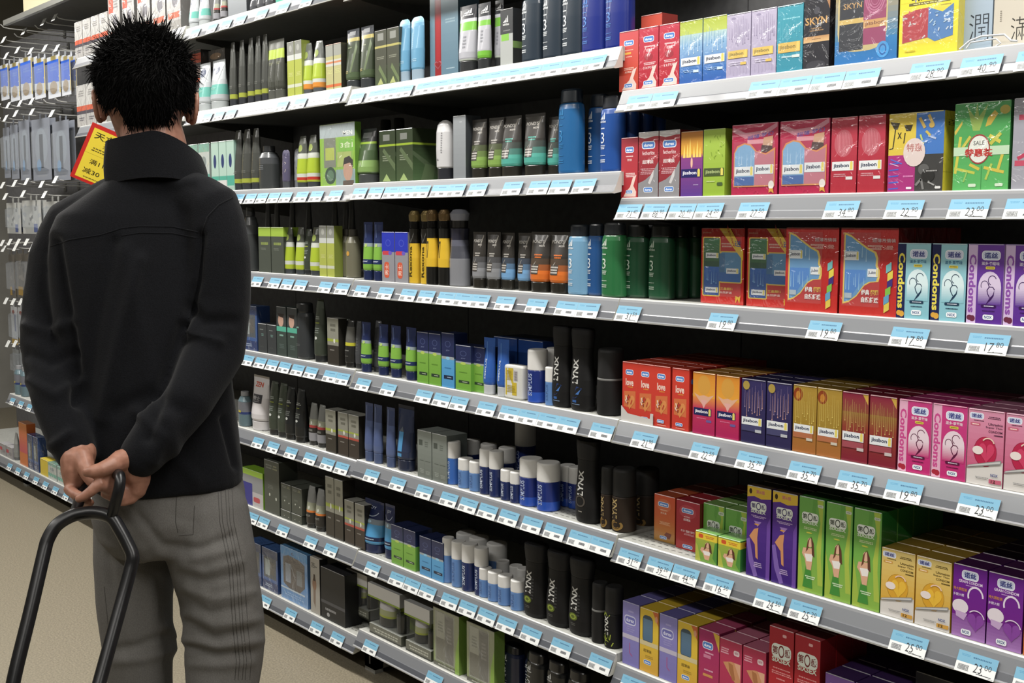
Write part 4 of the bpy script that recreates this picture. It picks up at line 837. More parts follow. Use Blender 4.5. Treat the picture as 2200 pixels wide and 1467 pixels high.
ves('blue_white_tube', 'tube', '#2c5cae', '#b8bcc0', [], [('t', 'SIMPLUS', .42, .45, .14, .36, '#c8d4e4', 90, .02), ('p', [(.3, .92), (.5, .6), (.56, .6), (.4, .94)], '#4a7ac4')])
ves('white_flat_bottle', 'bar', '#cfcfca', None, [], [('p', [(.14, .1), (.74, .12), (.74, .5), (.56, .5), (.56, .92), (.14, .9)], '#c4ac1c'), ('x', .34, .7, .3, .3, 7, '#a89214'), ('x', .44, .3, .5, .22, 5, '#a89214'), ('r', .6, .56, .78, .86, '#b4aeb0'), ('x', .69, .7, .15, .26, 8, '#6c686c')], mat='soft')


def foam(k, col, ink='#bcc8dc', lo=None):
    ves(k, 'can', col, '#dcdbd8', [(0, .2, lo)] if lo else [], [('t', 'SIMPLUS', .5, .34, .26, .42, ink, 90, .02)], capmat='soft')


foam('foam_blue', '#3468b8')
foam('foam_pale', '#5c86c0', '#4a70ac')
foam('foam_navy', '#1c2c60')
foam('foam_royal', '#1c2f78', '#a8b8dc', '#2450b4')


def lynx(k, em, ink='#c4c4c0', shape='wave', col='#151516'):
    ves(k, shape, col, '#1a1a1b' if shape == 'wave' else '#242424', [], [('t', 'LYNX', .42, .48 if shape == 'wave' else .37, .3, .3 if shape == 'wave' else .32, ink, 90, .03)] + em, mat='soft', capmat='soft')


lynx('lynx_blue', [('p', [(.3, .14), (.5, .3), (.75, .28), (.5, .16)], '#1c3468'), ('p', [(.45, .2), (.7, .27), (.6, .2)], '#3a6aac'), ('r', .3, .1, .5, .13, '#2c5ca0'), ('x', .45, .08, .4, .015, 1, '#7c94b4')])
lynx('lynx_lime', [('e', .4, .24, .2, .05, '#54621c'), ('o', .4, .24, .14, .035, .4, '#8a9a34'), ('x', .4, .14, .26, .04, 2, '#5c5c58'), ('x', .62, .4, .14, .3, 7, '#3c3c3c')])
lynx('lynx_ring', [('o', .42, .26, .24, .07, .25, '#4c4640'), ('r', .34, .13, .52, .14, '#9c9890')])
lynx('lynx_gold_can', [('o', .5, .11, .32, .085, .3, '#8a6c34', 100, 400), ('o', .5, .11, .2, .055, .3, '#7a5c2c', 60, 330), ('w', [(.15, .05), (.15, .3)], .05, '#8a8480')], '#a8905c', 'deo', '#2a2018')
lynx('lynx_lime_can', bits(14, ['#8a9a2c', '#5c6c1c', '#a4b434'], 3, .2, .04, .8, .16, .12) + bits(5, ['#8a9a2c'], 5, .15, .5, .7, .54, .12), '#c8c8c0', 'deo')
ves('black_can', 'deo', '#1a1a1b', '#242425', [(.53, .56, '#6c6c6a')], [('x', .2, .3, .06, .3, 8, '#5c5c5a')], mat='soft', capmat='soft')
_rx = [('t', 'Rexona', .5, .3, .3, .42, '#3a3010', 90, .02), ('w', [(.14, .12), (.14, .52)], .05, '#2c2812'), ('p', [(.2, .7), (.5, .58), (.8, .7), (.8, .67), (.5, .55), (.2, .67)], '#5a5a58')]
ves('rexona_card', 'cardpump', '#d0aa10', '#8f7c4c', [(.55, .75, '#1c1a16')], _rx, capmat='foil')
ves('rexona_grip', 'cardpump', '#d8b010', '#7c6440', [(0, .24, '#161614'), (.62, .75, '#161614')], [('p', [(.15, .36), (.4, .36), (.5, .58), (.28, .58)], '#2c2c2a')], capmat='foil')
ves('pump_grey', 'cardpump', '#5c5e6c', '#7c7e88', [(0, .36, '#808288'), (.36, .52, '#4c4e58'), (.6, .75, '#2a2a38')], [('r', .04, .3, .2, .62, '#3c4a9c')], capmat='gloss')
ves('dark_bottle', 'jar', '#3a3d3e', '#2c2e30', [(.58, .8, '#4a4d50')], [('x', .45, .5, .4, .12, 3, '#686c70')])
ves('dark_shower', 'shower', '#35383b', '#26282a', [], [('x', .42, .56, .3, .05, 1, '#7ca498'), ('x', .42, .25, .4, .05, 2, '#5a5e60')])
ves('glass_clear_bottle', 'jar', '#6c6a58', '#3c3a34', [], [('e', .5, .5, .14, .05, '#c8963c')])
ves('moss_bottle', 'slimtube', '#3b4238', '#26282a', [], [('x', .5, .62, .5, .03, 1, '#98a434'), ('x', .5, .7, .5, .06, 2, '#98a098'), ('x', .5, .5, .5, .1, 3, '#78807a'), ('e', .5, .38, .12, .025, '#c4c8c4')])
ves('black_carton_tube', 'slimtube', '#1e2021', '#1a1b1c', [], [('t', '80', .5, .72, .5, .07, '#a8aca8', 0, .02), ('x', .5, .64, .4, .02, 1, '#98a434'), ('x', .5, .5, .5, .1, 3, '#686c68'), ('e', .5, .4, .12, .025, '#b4b8b4')] if False else [('x', .5, .72, .5, .06, 2, '#a8aca8'), ('x', .5, .64, .4, .02, 1, '#98a434'), ('x', .5, .5, .5, .1, 3, '#686c68'), ('e', .5, .4, .12, .025, '#b4b8b4')])
ves('orange_band_tube', 'slimtube', '#2c2a28', '#242424', [(.38, .43, '#d0742c'), (.43, .62, '#9ca08c'), (.62, 1, '#8a8c8c')], [('x', .5, .3, .5, .05, 2, '#8a8a84'), ('e', .6, .5, .08, .04, '#d0d0c8')])
ves('red_band_tube', 'slimtube', '#2c2a28', '#242424', [(.1, .3, '#8a8a90'), (.42, .48, '#a43c3c'), (.48, .62, '#9ca08c'), (.62, 1, '#7c7e7c')], [('x', .5, .36, .5, .05, 2, '#8a8a84'), ('e', .6, .54, .08, .04, '#d0d0c8')])
ves('blue_label_bottle', 'jar', '#5a7078', '#8a8c90', [(.35, .42, '#2a3a6c'), (.42, .7, '#6a6c74')], [('r', .3, .4, .6, .46, '#c0b030')])
ves('grey_tube_light', 'slimtube', '#7c7e7c', '#5c5e60', [(.6, 1, '#8c8e8c')], [('x', .5, .4, .5, .2, 5, '#9a9c98')])
ves('violet_pouch', 'clamtube', '#54506a', '#4a4c52', [], bits(10, ['#8a86a0', '#3a364c', '#b4a8a0'], 4, .2, .3, .8, .9, .14))
ves('silver_pouch', 'clamtube', '#888c92', '#70747c', [], bits(8, ['#b4b8bc', '#6a6e74', '#a0c0c0'], 6, .2, .3, .8, .9, .16))

NAMES = {'tube': 'cosmetic_tube', 'slimtube': 'cosmetic_tube', 'can': 'foam_can', 'shower': 'shower_gel_bottle', 'wave': 'shower_gel_bottle', 'deo': 'spray_can', 'dome': 'lotion_bottle', 'clamtube': 'cosmetic_tube', 'cardpump': 'pump_bottle', 'jar': 'bottle', 'bar': 'flat_bottle'}
CATS = {'tube': 'tube', 'slimtube': 'tube', 'can': 'can', 'shower': 'bottle', 'wave': 'bottle', 'deo': 'spray can', 'dome': 'bottle', 'clamtube': 'tube', 'cardpump': 'bottle', 'jar': 'bottle', 'bar': 'bottle'}


def make_vessel(k, w, h, d=None):
    shape, col, cap, bands, layers, mat, capmat, extra = V[k]
    S = SHAPES[shape]
    d = d or w * S['depth']
    root = None
    for pn, prof in sorted(S['parts'], key=lambda p: p[0] is not None):
        m = MB()
        if pn is None:
            m.loft(prof, w, d, h, col, mat, power=S['power'], bands=bands)

            def surf(u, v, lift, prof=prof):
                rx, ry = prof_at(prof, v)
                x = (u - .5) * 2 * rx
                e = S['power']
                q = max(0.0, 1 - min(1, abs(x) / max(rx, 1e-6)) ** e) ** (1 / e)
                return (x * w / 2, -(ry * q * d / 2) - lift, v * h)
            m.art(surf, layers, mat, curved=True, asp=w / h)
            root = m.obj(NAMES[shape], smooth=True)
        else:
            m.loft(prof, w, d, h, cap if pn != 'neck' else '#1c1a18', capmat, power=S['power'])
            m.obj(pn, root, smooth=True)
    return root


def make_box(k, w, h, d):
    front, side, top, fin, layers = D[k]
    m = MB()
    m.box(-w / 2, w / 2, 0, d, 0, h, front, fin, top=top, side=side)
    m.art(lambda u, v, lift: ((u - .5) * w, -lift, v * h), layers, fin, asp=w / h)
    # tuck flap seam on the lid and an edge gleam lightened into the front top edge
    dk = mixc(top, '#000000', .35)
    m.add([(-w / 2, .004, h + .0002), (w / 2, .004, h + .0002), (w / 2, .005, h + .0002), (-w / 2, .005, h + .0002)], [(0, 1, 2, 3)], dk, fin)
    m.add([(-w / 2 * .96, -.0008, h - .0012), (w / 2 * .96, -.0008, h - .0012), (w / 2 * .96, .0, h + .0003), (-w / 2 * .96, .0, h + .0003)], [(0, 1, 2, 3)], mixc(top, '#ffffff', .3), fin)
    if k in SIDE:
        m.art(lambda u, v, lift: (w / 2 + lift, u * d, v * h), SIDE[k], fin, asp=d / h)
    o = m.obj('product_box')
    if k in WINDOW:
        a, b, a2, b2 = WINDOW[k]
        f = MB()
        f.add([((u - .5) * w, -.0022, v * h) for u, v in ((a, b), (a2, b), (a2, b2), (a, b2))], [(0, 1, 2, 3)], '#ffffff', 'film')
        f.obj('window_film', o)
    return o


# ------------------------------------------------------------------ putting products on the shelves
LABELS = {}
REG = []


def run(bay, lev, k, xs, ytop, desc, back=0.0, rows=1, d=None, gap=.004, cat=None, name=None, h=None, rowdesc=None, rot=0, dz=0, w=None):
    """xs: photograph columns (left, right) of each piece at its foot; ytop: row of the first piece's upper edge.
    Columns and rows are turned into metres on the shelf the piece stands on."""
    zs = SHELF_Z[bay, lev][1] + .0006 + dz
    Y = YG + LIP + .006 + back
    X = [(x_at(a, Y, zs + .02), x_at(b, Y, zs + .02)) for a, b in xs]
    W = w or sum(b - a for a, b in X) / len(X)
    if k in V:      # a round body seen at a slant covers more of the shelf line than it is wide
        q = SHAPES[V[k][0]]['depth']
        for _ in range(3):
            yc = Y + W * q / 2
            X = [(x_at(a, yc, zs + .02), x_at(b, yc, zs + .02)) for a, b in xs]
            th = math.atan2(abs(X[0][0]), yc)
            W = w or sum(b - a for a, b in X) / len(X) * (math.cos(th) / math.sqrt(math.cos(th) ** 2 + (q * math.sin(th)) ** 2)) ** .3
    hh = h or z_at(ytop, X[0][0] + (W * .5 if k in V else 0), Y) - zs
    isbox = k in D
    if len(X) > 1 and not isbox:
        cs = sorted((a + b) / 2 for a, b in X)
        W = max(W * .86, min(W, min(q - p for p, q in zip(cs, cs[1:])) * 1.01))
    W2 = W * (.985 if isbox else .99)
    dd = d or (.045 if isbox else None)
    proto = None
    out = []
    n = len(xs)
    if not isbox:
        dep = dd or W2 * SHAPES[V[k][0]]['depth']
    else:
        dep = dd
    for r in range(rows):
        for i, (a, b) in enumerate(X):
            if proto is None:
                proto = make_box(k, W2, hh, dd) if isbox else make_vessel(k, W2, hh, dd)
                if name:
                    proto.name = name
                o = proto
            else:
                o = copy_tree(proto)
            yy = Y + r * (dep + gap) + (0 if isbox else dep / 2)
            o.location = ((a + b) / 2 + r * .0, yy, zs)
            o.rotation_euler = (0, 0, math.radians(rot))
            lab = desc
            if r:
                lab = (rowdesc or desc) + ', ' + ('behind the front one' if n == 1 and rows == 2 else '%s row back' % ORD[r])
            REG.append((o, lab, i, n, bay, lev, cat or (NAMES and ('box' if isbox else CATS[V[k][0]])), desc))
            out.append(o)
    return out


def settle():
    """neighbours on a shelf are eased apart so that no pack stands inside another"""
    def box(o):
        x, y, sx = o.location.x, o.location.y, o.scale.x
        k = o.data.name
        if k not in BB:
            vs = [v.co for v in o.data.vertices]
            BB[k] = (min(v.x for v in vs), max(v.x for v in vs), min(v.y for v in vs), max(v.y for v in vs), max(v.z for v in vs))
        a = BB[k]
        return x + a[0] * sx, x + a[1] * sx, y + a[2] * sx, y + a[3] * sx, o.location.z, o.location.z + a[4]
    BB = {}
    sh = {}
    for r in REG:
        sh.setdefault((r[4], r[5]), []).append(r[0])
    for objs in sh.values():
        for _ in range(3):
            for i, a in enumerate(objs):
                for b in objs[i + 1:]:
                    A, B = box(a), box(b)
                    px, py = min(A[1], B[1]) - max(A[0], B[0]), min(A[3], B[3]) - max(A[2], B[2])
                    if px < .003 or py < .004 or min(A[5], B[5]) - max(A[4], B[4]) < .002:
                        continue
                    ra, rb = a.name.startswith('product_box'), b.name.startswith('product_box')
                    if not ra and not rb and px < .012:
                        continue        # round bodies nest
                    if ra and rb:
                        continue
                    back, front = (a, b) if A[2] + A[3] > B[2] + B[3] else (b, a)
                    if py < .024 and not back.name.startswith('product_box'):
                        back.location.y += py
                    elif px < .03:
                        for v in (a, b):
                            if not v.name.startswith('product_box') and v.scale.x > .9:
                                s_ = max(.86, 1 - px / max(.02, box(v)[1] - box(v)[0]))
                                v.scale = (s_ * v.scale.x, s_ * v.scale.y, 1)


def finish_labels():
    """labels are made unique: repeats are told apart by their order along the shelf"""
    settle()
    cnt = {}
    for o, lab, i, n, bay, lev, cat, desc in REG:
        cnt.setdefault(lab, []).append((o, bay, lev, cat, desc))
    for lab, items in cnt.items():
        by = {}
        for it in items:
            by.setdefault((it[1], it[2]), []).append(it)
        for (bay, lev), its in by.items():
            its.sort(key=lambda t: t[0].location.x)
            ph = '' if len(by) == 1 else ', ' + shelf_phrase(bay, lev)
            for j, (o, _, _, cat, desc) in enumerate(its):
                if len(its) == 1:
                    t = lab + (ph or ', ' + shelf_phrase(bay, lev))
                elif len(its) == 2:
                    t = lab + (', left one' if j == 0 else ', right one') + (ph or ', ' + shelf_phrase(bay, lev))
                else:
                    t = lab + ', %s from left' % ORD[j] + (ph or ', ' + shelf_phrase(bay, lev))
                tag(o, t, cat, desc if len(items) > 1 else None)
# ------------------------------------------------------------------ right bay
run('E', 1, 'durex_orange', [(1330, 1371)], 70, 'orange-red box with white feather curve')
run('E', 1, 'durex_red', [(1372, 1414), (1415, 1459)], 62, 'crimson wrapped box with white feather curve')
run('E', 1, 'durex_bar', [(1376, 1421)], 35, 'small orange-red box lying behind', back=.055, d=.05)
run('E', 1, 'jiss_blue', [(1459, 1509), (1510, 1560)], 48, 'blue box with lime top')
run('E', 1, 'jiss_lilac', [(1560, 1612), (1613, 1667)], 33, 'lilac box with gold name bar')
run('E', 1, 'jiss_teal', [(1668, 1724)], 15, 'teal box with gold name bar')
run('E', 1, 'black_gold', [(1725, 1781)], -8, 'black box with gold lettering', d=.06)
run('E', 1, 'gift_blue', [(1792, 1928)], -30, 'blue and gold gift box with window', d=.05)
run('E', 1, 'yellow_gift', [(1930, 2058)], -40, 'bright yellow four-in-one gift box', d=.05)
run('E', 1, 'pale_blue_card', [(2060, 2131)], -25, 'pale blue box with large dark character', back=.02)
run('E', 1, 'beige_card', [(2133, 2212)], -20, 'beige box with yellow and magenta top', back=.02)
run('E', 1, 'beige_card', [(2214, 2290)], -20, 'beige box at the outer end', back=.02)

run('E', 2, 'durex_red_small', [(1334, 1370)], 297, 'small red box with white feather curve')
run('E', 2, 'durex_silver', [(1371, 1414), (1415, 1460)], 285, 'red box with silver curved foot')
run('E', 2, 'jiss_flame', [(1462, 1509)], 284, 'purple and orange box with flames')
run('E', 2, 'jiss_lime', [(1510, 1557)], 279, 'lime green box with dark name bar', d=.05)
run('E', 2, 'pink_gift', [(1569, 1672), (1675, 1779)], 270, 'crimson gift box with arched window', d=.055)
run('E', 2, 'jiss_red', [(1784, 1839), (1841, 1900)], 254, 'red wrapped box with ribbed oval', d=.05)
run('E', 2, 'four_colour', [(1906, 2026)], 246, 'four-colour wrapped pack with yellow side', d=.06)
run('E', 2, 'green_pack', [(2046, 2167)], 224, 'green wrapped sale pack', d=.05)
run('E', 2, 'grey_pack', [(2172, 2290)], 212, 'grey wrapped pack with pink bars', d=.05)

run('E', 3, 'red_window', [(1502, 1601), (1606, 1700)], 490, 'red gift box with stepped window', back=.03, d=.05, rows=2)
run('E', 3, 'red_curve', [(1684, 1801), (1804, 1925)], 489, 'red gift box with curved window', back=.0, d=.05, rows=4)
run('E', 3, 'nox_sky', [(1925, 1996), (1998, 2074)], 522, 'pale blue box with navy side stripe', d=.045)
run('E', 3, 'nox_violet', [(2076, 2153), (2155, 2237)], 524, 'violet box with lilac side stripe', d=.045)

run('E', 4, 'love_red', [(1338, 1369), (1371, 1403), (1404, 1439), (1440, 1483)], 776, 'scarlet box with heart picture', rows=6, d=.04)
run('E', 4, 'jiss_sunset', [(1488, 1535), (1537, 1588)], 798, 'orange and magenta box', rows=4, d=.04)
run('E', 4, 'jiss_night', [(1592, 1643), (1645, 1700)], 812, 'dark violet box with light streaks', rows=4, d=.04)
run('E', 4, 'jiss_gold', [(1702, 1753), (1754, 1806)], 825, 'golden box with amber drop', rows=4, d=.04)
run('E', 4, 'jiss_maroon', [(1807, 1864), (1866, 1924)], 840, 'maroon box with golden streaks', rows=4, d=.04)
run('E', 4, 'nox_rose', [(1928, 1999), (2001, 2074)], 856, 'magenta box with pink side stripe', rows=5, d=.04)
run('E', 4, 'pearl_pink', [(2076, 2154), (2156, 2238)], 876, 'pink box with glossy pink ball', rows=4, d=.04)

run('E', 5, 'durex_tall_orange', [(1405, 1450)], 1059, 'orange tall box', back=.05, rows=4, d=.04)
run('E', 5, 'durex_tall_red', [(1452, 1503)], 1071, 'deep red tall box', back=.04, rows=5, d=.04)
run('E', 5, 'six_green_small', [(1510, 1556), (1557, 1604)], 1079, 'green box standing behind yellow-banded box', back=.05, rows=4, d=.04)
run('E', 5, 'six_green_mini', [(1494, 1540), (1542, 1591)], 1138, 'small green box with yellow band', d=.045)
run('E', 5, 'six_purple', [(1603, 1653), (1656, 1711)], 1041, 'tall narrow purple box with yellow top', rows=4, d=.05)
run('E', 5, 'six_green_tall', [(1713, 1768), (1771, 1828), (1831, 1889)], 1064, 'tall green box with woman picture', rows=4, d=.05)
run('E', 5, 'pearl_gold', [(1891, 1963), (1965, 2041)], 1174, 'yellow box with glossy yellow ball', rows=5, d=.045)
run('E', 5, 'grain_violet', [(2044, 2117), (2119, 2195)], 1208, 'purple box with heart outline', rows=5, d=.045)
run('E', 5, 'pack_orange', [(2198, 2272)], 1225, 'orange and pink box at the edge', rows=3, d=.045)

run('E', 6, 'durex_lavender', [(1337, 1373), (1416, 1454)], 1289, 'lavender box taped to yellow one', rows=5, d=.055)
run('E', 6, 'durex_yellow', [(1374, 1414), (1455, 1497)], 1303, 'yellow box with grey window', rows=5, d=.055)
run('E', 6, 'durex_magenta', [(1500, 1544)], 1347, 'magenta box with yellow corner', rows=3, d=.05)
run('E', 6, 'six_magenta', [(1545, 1592), (1594, 1644)], 1368, 'pink-red box with hands picture', rows=3, d=.05)
run('E', 6, 'six_red', [(1649, 1702), (1704, 1758)], 1342, 'plain deep red box', rows=3, d=.05)
run('E', 6, 'six_violet_low', [(1770, 1832), (1834, 1900)], 1443, 'low violet box', rows=3, d=.05)
run('E', 6, 'dark_carton', [(1960, 2080), (2085, 2210)], 1440, 'dark carton', back=.08, d=.1)

# ------------------------------------------------------------------ middle bay
run('D', 1, 'moss_tube', [(746, 776), (777, 806)], 62, 'dark green tube with black cap')
run('D', 1, 'olive_box', [(806, 831), (832, 858)], 68, 'olive grey box with pale square', d=.05)
run('D', 1, 'sky_clam', [(861, 884), (880, 920)], 40, 'pale blue rounded tube', w=.068)
run('D', 1, 'blue_grey_tall', [(924, 985)], -15, 'tall blue-grey box with red ribbon', d=.07, back=.03)
run('D', 1, 'adidas_lime_tube', [(988, 1027)], 10, 'white and lime tube, black top')
run('D', 1, 'adidas_lime_low', [(1027, 1056)], 5, 'white tube with two lime bands')
run('D', 1, 'adidas_lime_tube', [(1056, 1076)], -2, 'narrow white and lime tube', back=.02)
run('D', 1, 'adidas_box', [(1075, 1102)], 22, 'white and black box with lime square', d=.06)
run('D', 1, 'shower_slate', [(1126, 1172), (1174, 1216), (1218, 1257)], -30, 'dark slate shower gel bottle', w=.075)
run('D', 1, 'shower_deep_blue', [(1258, 1305), (1313, 1352)], -40, 'deep blue shower gel bottle', w=.075)

run('D', 2, 'moss_green_tube', [(772, 813)], 276, 'green tube with lime band, black cap')
run('D', 2, 'forest_box', [(816, 849), (851, 888)], 282, 'dark green box with lime line', d=.085, rows=2)
run('D', 2, 'black_can', [(822, 838), (850, 867)], 257, 'black bottle top behind green boxes', back=.19)
run('D', 2, 'white_dome', [(941, 974)], 258, 'white round-topped lotion bottle')
run('D', 2, 'grey_box', [(974, 1001)], 250, 'slim silver-grey box', d=.05)
run('D', 2, 'pond_green', [(1013, 1049), (1051, 1084)], 256, 'black tube with green foot')
run('D', 2, 'pond_teal', [(1082, 1119), (1125, 1176)], 248, 'black tube with teal foot', w=.075)
run('D', 2, 'pond_teal', [(1177, 1208)], 250, 'black and teal tube beside blue bottles', back=.02)
run('D', 2, 'shower_ocean', [(1205, 1252)], 190, 'big ocean blue shower gel bottle')
run('D', 2, 'shower_mid', [(1254, 1294)], 200, 'mid blue bottle in the gap', back=.025)
run('D', 2, 'shower_royal', [(1294, 1340)], 205, 'royal blue shower gel bottle', rows=4)

run('D', 3, 'navy_lime_tube', [(782, 803), (804, 825)], 477, 'navy tube with lime label')
run('D', 3, 'blue_grey_cap_box', [(821, 848), (849, 877)], 498, 'blue-topped grey box with orange badge', d=.05)
run('D', 3, 'rexona_card', [(879, 905), (906, 930)], 452, 'yellow bottle with black collar', w=.05)
run('D', 3, 'rexona_grip', [(917, 943), (943, 969)], 450, 'yellow bottle with black base', back=-.004, w=.05)
run('D', 3, 'pump_grey', [(968, 1010)], 449, 'grey pump bottle with violet top')
run('D', 3, 'pond_grey', [(1017, 1045), (1046, 1078)], 498, 'black tube with grey foot')
run('D', 3, 'pond_sky', [(1077, 1108), (1114, 1142)], 500, 'black tube with sky blue foot', back=.012)
run('D', 3, 'pond_orange', [(1140, 1186), (1188, 1222)], 498, 'black tube with orange foot', w=.072)
run('D', 3, 'shower_pale', [(1225, 1268)], 482, 'pale blue shower gel bottle')
run('D', 3, 'shower_mid', [(1265, 1298)], 480, 'mid blue shower gel bottle', back=.012)
run('D', 3, 'shower_green', [(1297, 1344)], 478, 'bright green shower gel bottle')
run('E', 3, 'shower_green_shaded', [(1347, 1395), (1398, 1446)], 482, 'shade-darkened green shower gel bottle', back=.025, rows=3)
run('E', 3, 'shower_green_shaded', [(1455, 1500)], 482, 'shade-darkened green bottle beside red gift boxes', back=.1, rows=2)

run('D', 4, 'navy_lime_tube', [(776, 800), (812, 838), (836, 868), (871, 898)], 692, 'navy tube with broad lime label', w=.048)
run('D', 4, 'slate_tube', [(794, 813)], 690, 'dark slate tube among lime tubes', back=.01)
run('D', 4, 'navy_lime_box', [(896, 921), (922, 947)], 712, 'navy-topped lime box', d=.05)
run('D', 4, 'navy_sky_box', [(949, 976)], 714, 'navy-topped sky blue box', d=.045)
run('D', 4, 'navy_lime_box', [(979, 1012)], 740, 'short navy-topped lime box', d=.05)
run('D', 4, 'navy_lime_box', [(1014, 1042)], 744, 'short lime box standing turned', d=.05, back=.01)
run('D', 4, 'blue_white_tube', [(1038, 1067), (1066, 1098)], 726, 'blue tube with white cap')
run('D', 4, 'blue_plain_box', [(1060, 1112), (1114, 1166)], 722, 'plain blue carton behind tubes', back=.075, d=.1)
run('D', 4, 'white_flat_bottle', [(1087, 1136)], 785, 'white flat bottle with yellow label')
run('D', 4, 'foam_royal', [(1139, 1172)], 751, 'tall blue can with white cap', h=None)
run('D', 4, 'foam_pale', [(1173, 1197)], 789, 'short pale blue can, white cap')
run('D', 4, 'foam_pale', [(1178, 1208)], 748, 'pale blue can standing behind', back=.06)
run('D', 4, 'lynx_blue', [(1192, 1230), (1228, 1282)], 702, 'black curved bottle with blue emblem', w=.082)
run('D', 4, 'black_can', [(1289, 1336)], 750, 'plain black spray can')

run('D', 5, 'dusk_tube', [(786, 803), (800, 827), (827, 855)], 866, 'dusky blue tapering tube', w=.042)
run('D', 5, 'navy_tube', [(856, 893)], 872, 'navy tube with sky blue stripe')
run('D', 5, 'silver_box', [(897, 928), (929, 960)], 922, 'silver-grey box with dark print', d=.07)
run('D', 5, 'foam_blue', [(963, 988)], 949, 'tall mid blue foam can')
run('D', 5, 'foam_pale', [(988, 1014), (1014, 1036)], 985, 'short blue foam can')
run('D', 5, 'foam_navy', [(1036, 1056), (1054, 1080)], 965, 'tall navy foam can')
run('D', 5, 'foam_navy', [(1080, 1101), (1099, 1123)], 1009, 'short navy foam can')
run('D', 5, 'foam_royal', [(1124, 1159), (1158, 1200)], 986, 'tall royal blue foam can')
run('D', 5, 'foam_navy', [(1003, 1028), (1037, 1064)], 946, 'tall can standing in the second row', back=.1)
run('D', 5, 'foam_navy', [(1076, 1104)], 962, 'can half hidden behind navy cans', back=.09)
run('D', 5, 'foam_royal', [(1112, 1146)], 905, 'high-stacked can reaching under the board', back=.14)
run('D', 5, 'foam_royal', [(1204, 1241), (1222, 1258)], 1000, 'can in the shade by black bottle', back=.07)
run('D', 5, 'lynx_ring', [(1240, 1288)], 945, 'black curved bottle with ring emblem')
run('D', 5, 'lynx_gold_can', [(1317, 1366)], 1008, 'brown-black spray can with gold swirl')
run('D', 5, 'lynx_gold_can', [(1292, 1320)], 1004, 'narrow dark can beside gold-swirl can')
run('E', 5, 'lynx_gold_can', [(1378, 1402)], 1010, 'dark spray can beside orange box', back=.09, w=.06)

run('D', 6, 'navy_sky_tube', [(784, 829)], 1077, 'navy and sky blue tube, shiny print')
run('D', 6, 'navy_sky_tube', [(828, 851)], 1085, 'navy and sky blue tube behind', back=.01)
run('D', 6, 'navy_lime_box', [(841, 866), (867, 893)], 1125, 'navy-topped lime box with badge', d=.06)
run('D', 6, 'navy_sky_box', [(902, 926), (927, 953)], 1150, 'navy-topped sky blue box with badge', d=.06)
run('D', 6, 'foam_pale', [(954, 974), (974, 998)], 1156, 'tall pale blue foam can')
run('D', 6, 'foam_navy', [(999, 1021), (1020, 1050)], 1170, 'tall dark blue foam can')
run('D', 6, 'foam_pale', [(1034, 1053), (1053, 1076), (1075, 1098), (1097, 1131)], 1222, 'short pale foam can')
run('D', 6, 'foam_pale', [(986, 1018), (1014, 1046), (1052, 1084)], 1146, 'tall foam can in the second row', back=.08)
run('D', 6, 'foam_pale', [(1070, 1096), (1098, 1124), (1115, 1140)], 1206, 'short foam can in the second row', back=.07)
run('D', 6, 'lynx_lime', [(1131, 1175), (1178, 1228), (1230, 1273)], 1170, 'black curved bottle with lime emblem', w=.08)
run('D', 6, 'black_can', [(1275, 1304)], 1253, 'plain black spray can, lower shelf')
run('D', 6, 'lynx_lime_can', [(1303, 1336)], 1262, 'black spray can with lime scribble')

run('D', 7, 'shower_navy', [(1082, 1122), (1124, 1168)], 1388, 'navy shower gel bottle, low shelf', back=.03)
run('D', 7, 'shower_black', [(1136, 1178), (1180, 1222), (1224, 1268)], 1402, 'black shower gel bottle, low shelf')

# ------------------------------------------------------------------ bay right of the man
run('C', 0, 'nivea_tube', [(408, 432), (432, 450)], -10, 'pale flip-top tube')
run('C', 0, 'red_band_tube', [(461, 472), (476, 488)], -15, 'grey-brown slim tube')
run('C', 0, 'grey_box', [(490, 530)], -10, 'plain grey box near the upper edge', d=.06)
run('C', 0, 'slate_tube', [(540, 556), (556, 572), (574, 589)], -12, 'dark slim tube near the upper edge')
run('C', 0, 'teal_carton', [(591, 640), (642, 690)], -20, 'pale teal carton near the upper edge')

run('C', 1, 'orange_black_pack', [(409, 422), (423, 434)], 112, 'orange and black pack by the ear', back=.03, d=.04)
run('C', 1, 'nivea_tube', [(429, 459), (458, 489)], 135, 'white tube with teal band')
run('C', 1, 'grey_wide_pack', [(446, 486)], 112, 'brownish pack behind white tubes', back=.06)
run('C', 1, 'dark_tube', [(493, 514), (513, 533), (533, 551), (548, 567), (563, 582)], 92, 'dark grey tube with lime ring', w=.036)
run('C', 1, 'grey_lime_band', [(580, 600), (592, 619)], 86, 'grey tube with wide lime band')
run('C', 1, 'lime_carton', [(619, 632), (633, 650)], 92, 'lime and white carton', d=.03)
run('C', 1, 'lime_orange_tube', [(654, 676), (676, 700)], 92, 'lime tube with orange ring')
run('C', 1, 'orange_carton', [(701, 716), (717, 734)], 98, 'pale lime carton with orange foot', d=.05)

run('C', 2, 'nivea_box', [(404, 427), (428, 451)], 312, 'white box with navy roundel')
run('C', 2, 'teal_carton', [(455, 471), (472, 487), (488, 504)], 306, 'white and teal carton', d=.06)
run('C', 2, 'dark_tube', [(506, 525), (524, 545), (544, 563)], 280, 'dark grey tube with yellow-green ring')
run('C', 2, 'dark_bottle', [(562, 598)], 313, 'dark round-shouldered bottle')
run('C', 2, 'violet_pouch', [(606, 626)], 322, 'violet-grey pouch tube')
run('C', 2, 'silver_pouch', [(618, 642)], 318, 'silvery crumpled pouch tube')
run('C', 2, 'lime_red_tube', [(643, 664), (664, 687)], 292, 'lime tube with red ring')
run('C', 2, 'green_gift', [(688, 764)], 270, 'lime gift box with face picture', d=.022)

